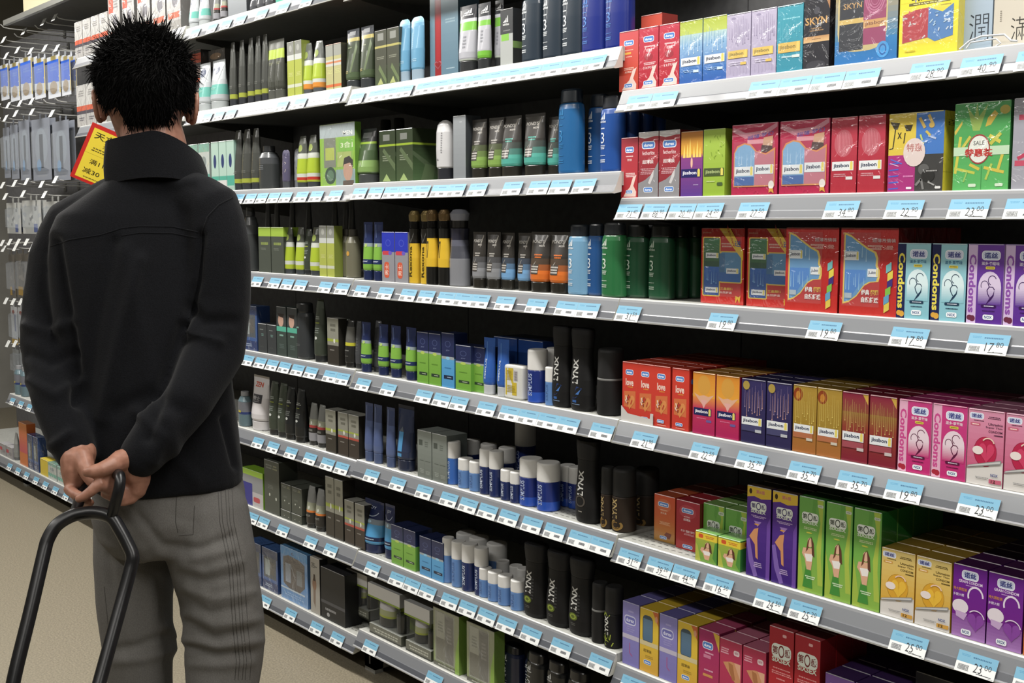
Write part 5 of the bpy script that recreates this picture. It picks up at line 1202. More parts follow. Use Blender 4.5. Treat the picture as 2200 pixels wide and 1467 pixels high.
run('C', 3, 'dark_bottle', [(530, 552)], 445, 'dark bottle beside the sleeve')
run('C', 3, 'lime_cap_box', [(554, 585), (586, 608)], 488, 'dark box with lime lid', d=.06)
run('C', 3, 'lime_tube', [(612, 636), (638, 659), (672, 693)], 488, 'lime and black tube')
run('C', 3, 'moss_bottle', [(655, 676)], 492, 'dark bottle between lime tubes', back=.01)
run('C', 3, 'lime_carton', [(687, 702), (703, 719)], 485, 'pale lime carton with silver top', d=.03)
run('C', 3, 'glass_clear_bottle', [(722, 746), (748, 772)], 492, 'olive glassy bottle in clear box', back=.01)
run('C', 3, 'slate_tube', [(572, 586), (590, 606), (622, 640), (658, 674), (716, 728), (740, 752), (752, 764)], 430, 'dark slim bottle in the rear row', back=.16)

run('C', 4, 'blue_gift', [(521, 553)], 655, 'blue pack with clear window', d=.05)
run('C', 4, 'charcoal_box', [(555, 574), (575, 594)], 694, 'charcoal box with teal print', d=.05)
run('C', 4, 'face_box', [(596, 615), (617, 640)], 658, 'dark tall box with face', d=.04)
run('C', 4, 'dark_shower', [(641, 672)], 650, 'dark tall bottle with black cap')
run('C', 4, 'moss_bottle', [(680, 702)], 642, 'slim dark bottle with lime mark')
run('C', 4, 'white_dark_carton', [(704, 728)], 682, 'grey blister pack with lime line', d=.03)
run('C', 4, 'moss_bottle', [(728, 745)], 686, 'black leaning bottle', back=.01)
run('C', 4, 'black_yellow_band', [(745, 766)], 688, 'black tube with yellow band')
run('C', 4, 'slate_tube', [(766, 780)], 690, 'slim slate tube at the bay end', back=.01)

run('C', 5, 'blue_label_bottle', [(515, 541)], 840, 'blue and silver bottle by the sleeve', w=.06)
run('C', 5, 'white_flip_tube', [(546, 584)], 808, 'white tube with black label')
run('C', 5, 'moss_bottle', [(583, 604), (601, 624)], 820, 'dark green slim bottle')
run('C', 5, 'black_carton_tube', [(620, 637), (636, 664)], 832, 'black slim bottle')
run('C', 5, 'red_band_tube', [(666, 688), (687, 703)], 866, 'grey tube with red ring', back=.012)
run('C', 5, 'white_dark_carton', [(700, 722)], 878, 'grey and black carton, lime line')
run('C', 5, 'red_dark_carton', [(727, 748), (749, 772)], 884, 'grey and black carton, red line', d=.045)

run('C', 6, 'lime_flap_box', [(520, 566)], 1002, 'white box with lime open flap', d=.05)
run('C', 6, 'olive_stack', [(569, 601)], 985, 'tall olive-grey box', d=.07)
run('C', 6, 'olive_stack', [(603, 625), (626, 648)], 1092, 'low olive box, lower tier', d=.08)
run('C', 6, 'orange_band_tube', [(662, 683), (682, 702)], 1045, 'grey and black tube, orange ring')
run('C', 6, 'white_dark_carton', [(701, 718), (719, 738)], 1022, 'tall grey and black carton')
run('C', 6, 'red_dark_carton', [(741, 761), (763, 784)], 1072, 'grey carton with red line', d=.045)

run('C', 7, 'blue_gift', [(536, 556), (558, 604)], 1160, 'blue gift pack with grey window', d=.06)
run('C', 7, 'sky_gift', [(604, 662)], 1169, 'sky blue gift pack with jagged window', d=.06)
run('C', 7, 'white_face_box', [(668, 688)], 1194, 'off-white carton with figure print', d=.03)
run('C', 7, 'dark_side_box', [(690, 742)], 1215, 'black carton with grey stripe', d=.06)
# a second tier of olive boxes standing on the first one
_h = SHELF_Z['C', 6][1]
_o = [r[0] for r in REG if r[1] == 'low olive box, lower tier']
_t = max((o.dimensions.z for o in _o)) if _o else .08
bpy.context.view_layer.update()
_t = max(v.co.z for v in _o[0].data.vertices) + .0012
run('C', 6, 'olive_stack', [(604, 626), (627, 649)], 1036, 'low olive box, upper tier', d=.08, dz=_t)
# gift sets on the low shelf of the middle bay
run('D', 7, 'clear_gift', [(932, 986), (994, 1072)], 1302, 'clear gift case with green backing', d=.035, w=.12)


def gift_stand(px0, px1, ytop, desc, back):
    zs = SHELF_Z['D', 7][1] + .0006
    Y = YG + LIP + .006 + back
    x0, x1 = x_at(px0, Y, zs), x_at(px1, Y, zs)
    w, h = x1 - x0, z_at(ytop, x0, Y) - zs
    m = MB()
    m.box(-w / 2, w / 2, 0, .1, 0, .03, '#6c6e64', 'gloss', top='#a8aaa2', side='#4c4e44')
    m.art(lambda u, v, l: ((u - .5) * w, -l, v * .03), [('x', .5, .5, .84, .5, 2, '#b4b6aa'), ('r', 0, .0, 1, .16, '#26281f')], 'gloss')
    o = m.obj('gift_set')
    b = MB()
    b.box(-w / 2 + .004, w / 2 - .004, .06, .066, .03, h - .04, '#a8bc48', 'gloss')
    b.art(lambda u, v, l: ((u - .5) * (w - .008), .06 - l, .03 + v * (h - .07)), [('r', .0, 0, 1, 1, '#a0b648'), ('r', .68, .05, .74, .95, '#c4d070')] + bits(12, ['#a8b45c', '#5c6c24', '#b8c070'], 4, .76, .1, .9, .9, .1), 'gloss')
    b.obj('backing_card', o)
    t = MB()
    t.box(-w / 2, w / 2, -.004, .1, h - .04, h, '#c4c4c2', 'card', top='#b0b0ae', side='#8c8c8a')
    t.add([(-w / 2, -.0045, h - .042), (w / 2, -.0045, h - .042), (w / 2, -.0045, h - .037), (-w / 2, -.0045, h - .037)], [(0, 1, 2, 3)], '#86a024', 'card')
    t.obj('lid', o)
    jar = MB()
    jar.loft([(0, .8, .8), (.03, 1, 1), (.9, 1, .7), (1, 1, .3)], w * .44, .045, h - .08, '#2a2c2a', 'gloss', bands=[(.36, .44, '#a8b41c'), (.44, .66, '#a8ad78'), (.66, 1, '#c8c7cc')])
    jo = jar.obj('tube', o, loc=(-w * .16, .03, .031), smooth=True)
    pot = MB()
    pot.loft([(0, .9, .9), (.05, 1, 1), (.9, 1, 1), (1, .9, .9)], w * .22, .04, h - .1, '#303230', 'gloss')
    pot.obj('bottle', o, loc=(w * .33, .028, .031), smooth=True)
    f = MB()
    f.add([(-w / 2 + .003, .001, .03), (w / 2 - .003, .001, .03), (w / 2 - .003, .001, h - .04), (-w / 2 + .003, .001, h - .04)], [(0, 1, 2, 3)], '#ffffff', 'film')
    f.obj('window_film', o)
    o.location = ((x0 + x1) / 2, Y, zs)
    tag(o, desc, 'gift set', 'white-lidded gift sets on the low shelf')


gift_stand(748, 792, 1219, 'white-lidded lime gift set standing next to the black carton', .05)
gift_stand(794, 862, 1249, 'white-lidded lime gift set with a black and grey tube inside', .0)
gift_stand(872, 926, 1288, 'white-lidded lime gift set between tube set and clear cases', .0)
# white card tray holding the first two scarlet boxes
zs = SHELF_Z['E', 4][1]
Y = YG + LIP + .004
xa, xb = x_at(1335, Y, zs), x_at(1403.2, Y, zs)
m = MB()
m.add([(xa, Y, zs + .0005), (xb, Y, zs + .0005), (xb, Y, zs + .026), (xb - .008, Y, zs + .026), (xb - .009, Y, zs + .014), (xa + .02, Y, zs + .018), (xa, Y, zs + .034)], [(0, 1, 2, 3, 4, 5, 6)], '#c9c6c2', 'card')
m.add([(xa, Y, zs + .0005), (xa, Y + .12, zs + .0005), (xa, Y + .12, zs + .034), (xa, Y, zs + .034)], [(3, 2, 1, 0)], '#b4b1ad', 'card')
m.add([(xa - .0, Y - .0012, zs + .0005), (xb, Y - .0012, zs + .0005), (xb, Y - .0012, zs + .026), (xb - .008, Y - .0012, zs + .026), (xb - .009, Y - .0012, zs + .014), (xa + .02, Y - .0012, zs + .018), (xa, Y - .0012, zs + .034)], [(0, 1, 2, 3, 4, 5, 6)], '#c9c6c2', 'card')
tag(m.obj('display_tray'), 'torn white card tray around the feet of the scarlet boxes', 'tray')
# bent clear plastic riser in front of the pale packs
zs = SHELF_Z['E', 1][1]
Y = YG + LIP + .004
m = MB()
P = lambda px, z, dy=0: (x_at(px, Y, zs + z), Y + dy, zs + z)
m.tube([P(2062, .004), P(2084, .016), P(2110, .021), P(2158, .019), P(2172, .008), P(2186, .006)], .0018, '#c8ccd0', 'gloss')
m.tube([P(2076, .004), P(2086, .013), P(2140, .014), P(2150, .006), P(2140, .002)], .0014, '#c8ccd0', 'gloss')
m.add([P(2062, .001), P(2186, .001), P(2186, .007), P(2062, .007)], [(0, 1, 2, 3)], '#ffffff', 'film')
tag(m.obj('plastic_riser'), 'bent clear plastic riser in front of the pale blue box', 'riser')
finish_labels()
# ------------------------------------------------------------------ price tags in the ticket strips
TW, TH = .071, .0365
print_mat('ticket', .5, coat=.06, coatrough=.2, spec=.3)


def make_tag(price):
    m = MB()
    w, h = TW, TH
    m.box(-w / 2, w / 2, 0, .0008, 0, h, '#dfe2e2', 'ticket')
    L = [('r', 0, .48, 1, 1, '#6fa6c2'), ('x', .2, .82, .26, .12, 2, '#4c8fb4'), ('x', .6, .8, .44, .12, 1, '#3f6f90'), ('x', .2, .24, .26, .3, 4, '#9a9c9e'), ('r', .86, .04, .97, .06, '#8a8c8e')]
    r = random.Random(len(price))
    for i in range(9):
        L.append(('r', .07 + .03 * i, .12, .07 + .03 * i + r.uniform(.008, .02), .36, '#7c7e80'))
    if price:
        a, b = price.split('.')
        L += [('t', a, .56, .36, .2, .42, '#2a2c30', 0, -.01), ('t', b, .8, .5, .17, .24, '#3c3e44', 0, -.01), ('r', .55, .1, .92, .125, '#3a3c40'), ('e', .69, .13, .012, .03, '#2a2c30')]
    else:
        L += [('x', .68, .28, .34, .28, 1, '#6a6c70')]
    m.art(lambda u, v, l: ((u - .5) * w, -l, v * h), L, 'ticket', asp=w / h)
    return m.obj('price_tag')


TAGS = {
    ('E', 1): [(1340, ''), (1390, ''), (1602, ''), (1655, ''), (1722, ''), (1772, ''), (1948, '28.90'), (2056, '40.90'), (2176, '')],
    ('E', 2): [(1319, '71.40'), (1374, '88.90'), (1430, '20.40'), (1487, '24.20'), (1580, '27.50'), (1765, '34.80'), (1896, '22.90'), (2031, '23.00'), (2152, '22.50')],
    ('E', 3): [(1318, '31.50'), (1516, '19.80'), (1729, '19.80'), (1907, '17.80'), (2072, '17.80')],
    ('E', 4): [(1352, '21.90'), (1478, '22.50'), (1576, '35.70'), (1688, '35.70'), (1793, '35.70'), (1896, '19.80'), (2052, '23.00')],
    ('E', 5): [(1322, '31.50'), (1384, '39.20'), (1438, '44.50'), (1508, '16.50'), (1616, '24.50'), (1690, '25.20'), (1907, '25.00'), (2049, '23.00'), (2172, '')],
    ('E', 6): [(1328, '')],
    ('D', 1): [(p, '') for p in (746, 785, 809, 834, 888, 915, 944, 973, 1003, 1034, 1066, 1100, 1184, 1218, 1254, 1283)],
    ('D', 2): [(p, '') for p in (752, 786, 819, 845, 876, 921, 950, 1001, 1074, 1130, 1175, 1225, 1268)],
    ('D', 3): [(p, '') for p in (757, 807, 855, 893, 935, 969, 1006, 1059, 1125, 1188, 1233, 1275)],
    ('D', 4): [(p, '') for p in (760, 813, 888, 926, 962, 1020, 1068, 1104, 1141, 1189, 1267)],
    ('D', 5): [(p, '') for p in (778, 833, 889, 941, 982, 1023, 1067, 1116, 1164, 1216, 1266)],
    ('D', 6): [(p, '') for p in (780, 832, 863, 896, 943, 981, 1021, 1063, 1114, 1178, 1260)],
    ('D', 7): [(776, ''), (910, '')],
    ('C', 0): [(p, '') for p in (404, 440, 470, 500, 545, 590, 640)],
    ('C', 1): [(p, '') for p in (430, 455, 480, 588, 626, 700)],
    ('C', 2): [(p, '') for p in (472, 497, 522, 546, 571, 596, 630, 661, 701)],
    ('C', 3): [(p, '') for p in (536, 573, 600, 628, 680, 716)],
    ('C', 4): [(p, '') for p in (517, 543, 568, 594, 622, 650, 690, 715)],
    ('C', 5): [(p, '') for p in (538, 570, 608, 648, 685, 715)],
    ('C', 6): [(p, '') for p in (527, 550, 591, 650, 692)],
    ('C', 7): [(p, '') for p in (554, 607, 662, 706)],
    ('A', 7): [(p, '') for p in (12, 30, 48, 68, 88, 109, 132)],
    ('A', 6): [(p, '') for p in (18, 36, 54)],
}
PRO = {}
pcount = {}
for (b, l), ts in TAGS.items():
    for _, p in ts:
        pcount[p] = pcount.get(p, 0) + 1
ang = math.atan2(LIP - .004 + .002, SH - .003)
for (b, l), ts in TAGS.items():
    zb = SHELF_Z[b, l][0]
    lastx = -99
    for j, (px, p) in enumerate(ts):
        z0 = zb + .0015
        y0 = YG - .0042
        x = x_at(px, y0, z0) + TW / 2
        x = max(x, lastx + TW + .001)
        x = min(x, BX[BAYS[b][1] + 1] - TW / 2 - .002)
        if x < lastx + TW:
            continue
        lastx = x
        if p not in PRO:
            PRO[p] = make_tag(p)
            o = PRO[p]
        else:
            o = copy_tree(PRO[p])
        o.location = (x, y0, z0)
        o.rotation_euler = (-math.radians(27.5), random.uniform(-.012, .012), random.uniform(-.006, .006))
        if p and pcount[p] == 1:
            t = 'blue and white price tag reading %s, %s' % (p, shelf_phrase(b, l))
        elif p:
            t = 'price tag reading %s, %s from left, %s' % (p, ORD[j], shelf_phrase(b, l))
        else:
            t = 'blue-topped price tag, %s from left, %s' % (ORD[j], shelf_phrase(b, l))
        tag(o, t, 'price tag', 'price tags in the ticket strips')

# ------------------------------------------------------------------ bay behind the man, and the far peg bay
REG.clear()
run('B', 0, 'white_orange_box', [(162, 178), (179, 196), (197, 214), (215, 233)], 50, 'white and orange box stacked by hair', back=-.005, d=.08)
run('B', 0, 'white_orange_pack', [(234, 260), (264, 290), (296, 324), (328, 356), (360, 388)], -8, 'tall white and orange pack', d=.05)
run('B', 1, 'white_orange_box', [(166, 186), (187, 206), (208, 230)], 186, 'white and orange box above yellow sign', d=.08)
run('A', 6, 'blue_label_bottle', [(37, 49), (50, 62)], 785, 'navy and white bottle on short shelf')
run('A', 7, 'white_red_leaflet', [(0, 13), (14, 27)], 950, 'low white carton')
run('A', 7, 'grey_tube_light', [(33, 42)], 930, 'grey bottle beside orange carton')
run('A', 7, 'pack_orange', [(43, 60)], 905, 'tall rust orange carton')
run('A', 7, 'blue_gift', [(62, 70), (71, 85)], 932, 'blue and white carton')
run('A', 7, 'yellow_label_side', [(87, 104)], 983, 'bright yellow carton')
run('A', 7, 'nivea_box', [(105, 120), (122, 144)], 992, 'white carton with navy foot')
finish_labels()

HK = YG + .12


def peg_hook(px, py, with_tag=True, front=HK, label=None, mid=False):
    x = x_at(px, front, 1.5)
    z = z_at(py, x, front)
    m = MB()
    m.tube([(x, YB + .001, z), (x, front + .04, z), (x, front + .01, z + .004), (x, front - .005, z + .018)], .0028, '#b4b4b0', 'gloss', seg=6)
    o = m.obj('peg_hook')
    bp = MB()
    bp.box(x - .016, x + .016, YB - .003, YB, z - .02, z + .02, '#6a6a68', 'metal')
    bp.obj('back_plate', o)
    if with_tag:
        t = MB()
        y0 = front - .006
        t.add([(x - .024, y0 - .012, z - .012), (x + .024, y0 - .012, z - .012), (x + .024, y0 + .006, z + .022), (x - .024, y0 + .006, z + .022)], [(0, 1, 2, 3)], '#e4e6e4', 'strip')
        t.add([(x - .024, y0 - .010, z - .012), (x + .024, y0 - .010, z - .012), (x + .024, y0 + .008, z + .022), (x - .024, y0 + .008, z + .022)], [(3, 2, 1, 0)], '#a8acab', 'strip')
        t.obj('ticket_holder', o)
    tag(o, label, 'hook', 'peg hooks of the far bay')
    return x, z


PACKS = {
    'blue': dict(card='#c4c8cf', art=[('r', 0, .5, 1, .9, '#2f62cc'), ('p', [(0, .5), (.6, .58), (1, .44), (1, .36), (0, .4)], '#2f62cc'), ('r', .3, .9, .7, 1, '#b0a060'), ('r', .92, .1, 1, .95, '#b8a44c'), ('e', .45, .25, .3, .16, '#a8967e'), ('x', .5, .7, .6, .12, 2, '#5a80cc')]),
    'clear': dict(card='#7c818c', art=[('e', .5, .55, .34, .3, '#8a929c'), ('r', .4, .2, .6, .75, '#3c424c'), ('x', .5, .1, .7, .1, 2, '#888c94'), ('e', .35, .25, .12, .1, '#6f94b8')]),
    'bag': dict(card='#b0b1ae', art=bits(16, ['#b4b5b2', '#6c6e6e', '#a0a4a8', '#c8c8c4'], 6, .1, .1, .9, .9, .2) + [('r', .6, .05, .8, .3, '#4a5c94')]),
    'dark': dict(card='#5a544c', art=bits(14, ['#5c554c', '#2c2824', '#7a7266'], 8, .1, .3, .9, .95, .2) + [('r', .1, .05, .4, .25, '#a8842c'), ('r', .5, .1, .8, .3, '#4a5068')]),
    'white': dict(card='#aeb0b4', art=[('r', 0, .0, 1, .14, '#b8942c'), ('r', .1, .3, .5, .9, '#b0b2b4'), ('r', .55, .35, .8, .8, '#3c4c80'), ('e', .4, .85, .2, .06, '#8a4a44')]),
    'grey': dict(card='#7a7e80', art=bits(10, ['#7c8082', '#3c4042'], 9, .1, .1, .9, .9, .2)),
}


def pack_mesh(kind, w, h):
    c = PACKS[kind]
    m = MB()
    m.box(-w / 2, w / 2, 0, .0015, -h, 0, c['card'], 'gloss')
    m.art(lambda u, v, l: ((u - .5) * w, -l, (v - 1) * h), c['art'], 'gloss', asp=w / h)
    hd = [(-.012, 0), (.012, 0), (.012, .02), (.006, .026), (-.006, .026), (-.012, .02)]
    m.add([(a, 0, b) for a, b in hd] + [(a, .0015, b) for a, b in hd], [tuple(range(6)), tuple(range(6, 12))[::-1]], c['card'], 'gloss')
    o = m.obj('blister_pack')
    bl = MB()
    bw, bh, bd = w * .38, h * .34, min(.022, w * .3)
    v = [(-bw, 0, -h * .5 - bh), (bw, 0, -h * .5 - bh), (bw, 0, -h * .5 + bh), (-bw, 0, -h * .5 + bh)]
    v2 = [(a * .82, -bd, -h * .5 + (b + h * .5) * .86) for a, _, b in v]
    bl.add(v + v2, [(4, 5, 6, 7), (0, 1, 5, 4), (1, 2, 6, 5), (2, 3, 7, 6), (3, 0, 4, 7)], '#ffffff', 'blister')
    bl.obj('blister', o)
    return o


ROWS = [
    ('blue', 'blue-topped blister pack', 'upper row', [(0, 17, 132, 208), (20, 40, 128, 210), (42, 67, 116, 206), (71, 94, 118, 204), (99, 126, 112, 202), (128, 148, 112, 196)]),
    ('clear', 'grey clear-fronted pack', 'second row', [(0, 13, 268, 376), (15, 31, 262, 378), (34, 56, 252, 380), (60, 100, 248, 380), (104, 140, 252, 380)]),
    ('bag', 'crumpled clear bag', 'third row', [(0, 30, 430, 496), (33, 74, 424, 496), (78, 120, 426, 494)]),
    ('dark', 'dark brown bagged pack', 'fourth row', [(0, 13, 542, 634), (15, 48, 540, 635), (51, 82, 542, 626)]),
    ('white', 'white blue and yellow pack', 'fifth row', [(0, 13, 654, 735), (15, 29, 656, 735), (31, 46, 656, 735)]),
    ('grey', 'plain grey pack', 'lowest row', [(0, 13, 746, 802), (15, 29, 746, 802), (31, 46, 746, 798)]),
]
for kind, desc, rn, ps in ROWS:
    proto = None
    for j, (a, b, t, bt) in enumerate(ps):
        hx, hz = peg_hook((a + b) / 2, t - 6, True, label='peg hook carrying the %s, %s from left in the %s' % (desc.split()[-1], ORD[j], rn))
        Y = HK + .03
        w = x_at(b, Y, 1.4) - x_at(a, Y, 1.4)
        h = z_at(t, hx, Y) - z_at(bt, hx, Y)
        for k in range(2):
            o = pack_mesh(kind, w * .95, h) if (k == 0) else copy_tree(o)
            o.location = (hx, Y + .028 * k, hz - .0285)
            tag(o, '%s, %s from left in the %s%s' % (desc, ORD[j], rn, '' if k == 0 else ', behind'), 'pack', 'hanging packs on the far pegs')
for j, (px, py) in enumerate([(6, 98), (26, 88), (48, 80), (70, 70), (92, 62), (112, 50), (136, 40), (20, 60), (58, 48)]):
    peg_hook(px, py, j in (5, 6, 1, 3), label='empty peg hook above the blue packs, %s in reading order' % ORD[j])
for j, (px, py) in enumerate([(8, 232), (30, 228), (55, 224), (80, 220), (104, 222), (128, 218)]):
    peg_hook(px, py, j < 4, label='empty peg hook between blue and clear packs, %s from left' % ORD[j])
for j, (px, py) in enumerate([(10, 400), (36, 396), (62, 392), (94, 398), (124, 388)]):
    peg_hook(px, py, True, label='empty peg hook below the clear packs, %s from left' % ORD[j])
for j, (px, py) in enumerate([(4, 524), (20, 522), (38, 522), (56, 522), (74, 522)]):
    peg_hook(px, py, True, label='empty peg hook under the clear bags, %s from left' % ORD[j])
# cartons on top of the peg bay and its edge rail
Y = YG + .05
m = MB()
z1 = z_at(52, x_at(2, Y, 2.3), Y)
m.box(BX[0] + .002, BX[1] - .01, Y, Y + .02, z1 - .012, z1 + .012, '#a8a8a2', 'metal')
tag(m.obj('edge_rail'), 'pale steel edge rail above the empty pegs', 'rail')
m = MB()
m.box(BX[0] + .002, BX[1] - .01, Y + .022, YB + .0, z1 - .006, z1 + .006, '#4a4640', 'shaded_metal')
tag(m.obj('shelf_board'), 'dark top board over the peg bay', 'shelf')
m = MB()
zt = z1 + .0125
m.box(BX[0] + .01, BX[1] - .25, Y + .1, Y + .3, zt, zt + .05, '#4e4030', 'card')
m.box(BX[0] + .01, BX[1] - .25, Y + .1, Y + .3, zt + .05, zt + .3, '#c9bf9c', 'card')
tag(m.obj('carton'), 'cream carton with brown foot on top of the peg bay', 'carton')
# hanging yellow and red offer card
_c = on_y(190, 320, YG - .17)
_dep = (_c - CAM).dot(F_)
A, B = at_depth(199, 262, _dep), at_depth(150, 378, _dep)
up = A - B
hh = up.length
m = MB()
ww = hh * .72
m.box(0, ww, 0, .002, 0, hh, '#b81c14', 'gloss')
L = [('r', .09, .05, .94, .93, '#d8c014'), ('t', '天立减', .52, .82, .72, .13, '#3a3208', 0, .02), ('t', '买', .5, .69, .14, .09, '#3a3208'), ('x', .52, .58, .7, .08, 2, '#6a5c10'), ('r', .09, .49, .94, .495, '#a8921a'), ('t', '满118', .5, .37, .46, .09, '#3a3208'), ('t', '减30', .4, .2, .4, .1, '#3a3208'), ('x', .5, .09, .6, .03, 1, '#6a5c10')]
m.art(lambda u, v, l: (u * ww, -l, v * hh), L, 'gloss', asp=ww / hh)
o = m.obj('offer_card')
o.location = B
_n = ray(190, 320).normalized()
_z = up.normalized()
_x = _n.cross(_z).normalized()
o.rotation_euler = Matrix((_x, _z.cross(_x), _z)).transposed().to_euler()
st = MB()
_im = o.rotation_euler.to_matrix().inverted()
_e = _im @ Vector((.01, .165, -.03))
_s = Vector((ww * .45, .004, hh * .9))
st.tube([_s, _s + _e * .5 + _im @ Vector((0, 0, .02)), _s + _e], .002, '#b0b0b0', 'gloss', seg=6)
st.obj('clip_arm', o)
tag(o, 'tilted yellow offer card with red border behind the man\'s neck', 'sign')
# small white sign clip on the second strip, beside the man's shoulder
zc = SHELF_Z['C', 2][1]
Yc = YG + .0
xa, xb = x_at(466, Yc, zc), x_at(494, Yc, zc)
m = MB()
m.box(xa, xb, Yc - .012, Yc - .009, zc + .004, zc + .034, '#c8c8c6', 'card')
m.box(xa + .01, xa + .016, Yc - .009, Yc + .02, zc + .002, zc + .02, '#2a2c34', 'gloss')
m.box(xa - .004, xb + .004, Yc - .014, Yc + .004, zc - .018, zc + .004, '#3a4450', 'gloss')
tag(m.obj('sign_clip'), 'small white sign clip beside the man\'s right shoulder', 'clip')
# ------------------------------------------------------------------ the man
D0 = 2.325
MPP = D0 / FPX
fv = ray(310, 475)
fv.z = 0
fv.normalize()
rv = Vector((fv.y, -fv.x, 0))


def B_(px, py, dy=0):
    return at_depth(px, py, D0 + dy * .97)


def proj(p):
    v = p - CAM
    d = v.dot(F_)
    return 1100 + FPX * v.dot(R_) / d, 733.5 - FPX * v.dot(U_) / d


class Body(MB):
    def chain(s, pts, seg=16):
        """limb through (px, py, dy, radius) joints, rounded ends"""
        P = [B_(*p[:3]) for p in pts]
        r = [p[3] for p in pts]
        PP, RR = [], []
        for i in range(len(P) - 1):
            for k in range(4):
                t = k / 4
                PP.append(P[i].lerp(P[i + 1], t))
                RR.append(r[i] + (r[i + 1] - r[i]) * t)
        PP.append(P[-1])
        RR.append(r[-1])
        s.ch3(PP, RR, seg)

    def ch3(s, P, r, seg=14):
        d0 = (P[0] - P[1]).normalized()
        d1 = (P[-1] - P[-2]).normalized()
        pre = [P[0] + d0 * r[0] * math.cos(a) for a in (.15, .6, 1.1)]
        prr = [r[0] * math.sin(a) for a in (.15, .6, 1.1)]
        post = [P[-1] + d1 * r[-1] * math.cos(a) for a in (1.1, .6, .15)]
        por = [r[-1] * math.sin(a) for a in (1.1, .6, .15)]
        s.tube(pre + list(P) + post, prr + list(r) + por, '#888888', 'skin', seg)

    def rings(s, rg, seg=32, power=2.3):
        """stack of horizontal ovals: centre point, half width, half depth, turn"""
        vs = []
        for c, rx, ry, rot in rg:
            ca, sa = math.cos(rot), math.sin(rot)
            ax, ay = rv * ca + fv * sa, fv * ca - rv * sa
            for k in range(seg):
                a = 2 * PI * k / seg
                e = 2 / power
                x, y = math.copysign(abs(math.cos(a)) ** e, math.cos(a)) * rx, math.copysign(abs(math.sin(a)) ** e, math.sin(a)) * ry
                vs.append(c + ax * x + ay * y)
        fs = [tuple(range(seg))[::-1], tuple((len(rg) - 1) * seg + k for k in range(seg))]
        for i in range(len(rg) - 1):
            for k in range(seg):
                l = (k + 1) % seg
                fs.append((i * seg + k, i * seg + l, (i + 1) * seg + l, (i + 1) * seg + k))
        s.add(vs, fs, '#888888', 'skin')


def remeshed(mb, name, voxel, smooth, mat, parent=None, fn=None, it=8):
    me = mb.mesh(name + '_raw')
    bm = bmesh.new()
    bm.from_mesh(me)
    bmesh.ops.recalc_face_normals(bm, faces=bm.faces)
    bm.to_mesh(me)
    bm.free()
    o = bpy.data.objects.new(name, me)
    COL.objects.link(o)
    md = o.modifiers.new('voxels', 'REMESH')
    md.mode = 'VOXEL'
    md.voxel_size = voxel
    sm = o.modifiers.new('relax', 'SMOOTH')
    sm.factor = smooth
    sm.iterations = it
    new = bpy.data.meshes.new_from_object(o.evaluated_get(bpy.context.evaluated_depsgraph_get()))
    o.modifiers.clear()
    o.data = new
    bpy.data.meshes.remove(me)
    new.name = name
    new.materials.clear()
    new.materials.append(MATS[mat])
    if fn:
        ns = [v.normal.copy() for v in new.vertices]
        for v, n in zip(new.vertices, ns):
            v.co += n * fn(v.co, n)
        new.update()
    new.polygons.foreach_set('use_smooth', [True] * len(new.polygons))
    if parent:
        o.parent = parent
    return o


def segdist(p, a, b):
    ax, ay = a
    dx, dy = b[0] - ax, b[1] - ay
    t = max(0, min(1, ((p[0] - ax) * dx + (p[1] - ay) * dy) / (dx * dx + dy * dy + 1e-9)))
    return math.hypot(p[0] - ax - dx * t, p[1] - ay - dy * t)


def folds(lines, noise_amp, nscale, stretch):
    def fn(co, n):
        d = noise.noise(Vector((co.x * nscale, co.y * nscale, co.z * nscale * stretch))) * noise_amp
        if n.dot(fv) < .35:
            p = proj(co)
            for pts, amp, wd in lines:
                xs = [q[0] for q in pts]
                ys = [q[1] for q in pts]
                if not (min(xs) - 60 < p[0] < max(xs) + 60 and min(ys) - 60 < p[1] < max(ys) + 60):
                    continue
                m = min(segdist(p, pts[i], pts[i + 1]) for i in range(len(pts) - 1))
                d += amp * math.exp(-(m / wd) ** 2)
        return d
    return fn


noise_mat('skin', '#8e604c', '#a0705b', 70, .5, bump=.15, bdist=.001)
noise_mat('fleece', '#0b0c0f', '#121317', 420, .95, bump=.5, bdist=.0015, sheen=.06, spec=.12)
noise_mat('trouser_cloth', '#5c5a57', '#686663', 700, .9, bump=.3, bdist=.0008, spec=.2, stretch=(1, 1, .5))
noise_mat('hair_black', '#050505', '#0a0909', 90, .85, spec=.1)
noise_mat('shoe_black', '#151414', '#1c1b1a', 60, .45)
noise_mat('black_plastic', '#0d0d0f', '#141416', 90, .33, bump=.1, bdist=.0006, spec=.45)

HX, HY = 313, 188          # middle of the head in the photograph
FZ = lambda z: 475 - (z - CAMZ) / MPP   # photograph row of a height at the man's distance
b = Body()
hc = B_(HX, HY, 0)


def hring(z, rx, ry, off=0, sx=0):
    return (Vector((hc.x, hc.y, z)) + fv * off + rv * sx, rx, ry, -.06)


zt = 1.752
b.rings([hring(1.522, .028, .03, .075), hring(1.532, .045, .05, .06), hring(1.55, .058, .072, .035), hring(1.58, .068, .088, .016), hring(1.61, .074, .096, .006), hring(1.65, .077, .098, 0), hring(1.68, .074, .094, -.002), hring(1.70, .06, .076, -.003), hring(1.714, .042, .054, -.003), hring(1.722, .015, .02, -.003)], power=2.1)
E_ = lambda lx, ly, z: Vector((hc.x, hc.y, z)) + rv * lx + fv * ly
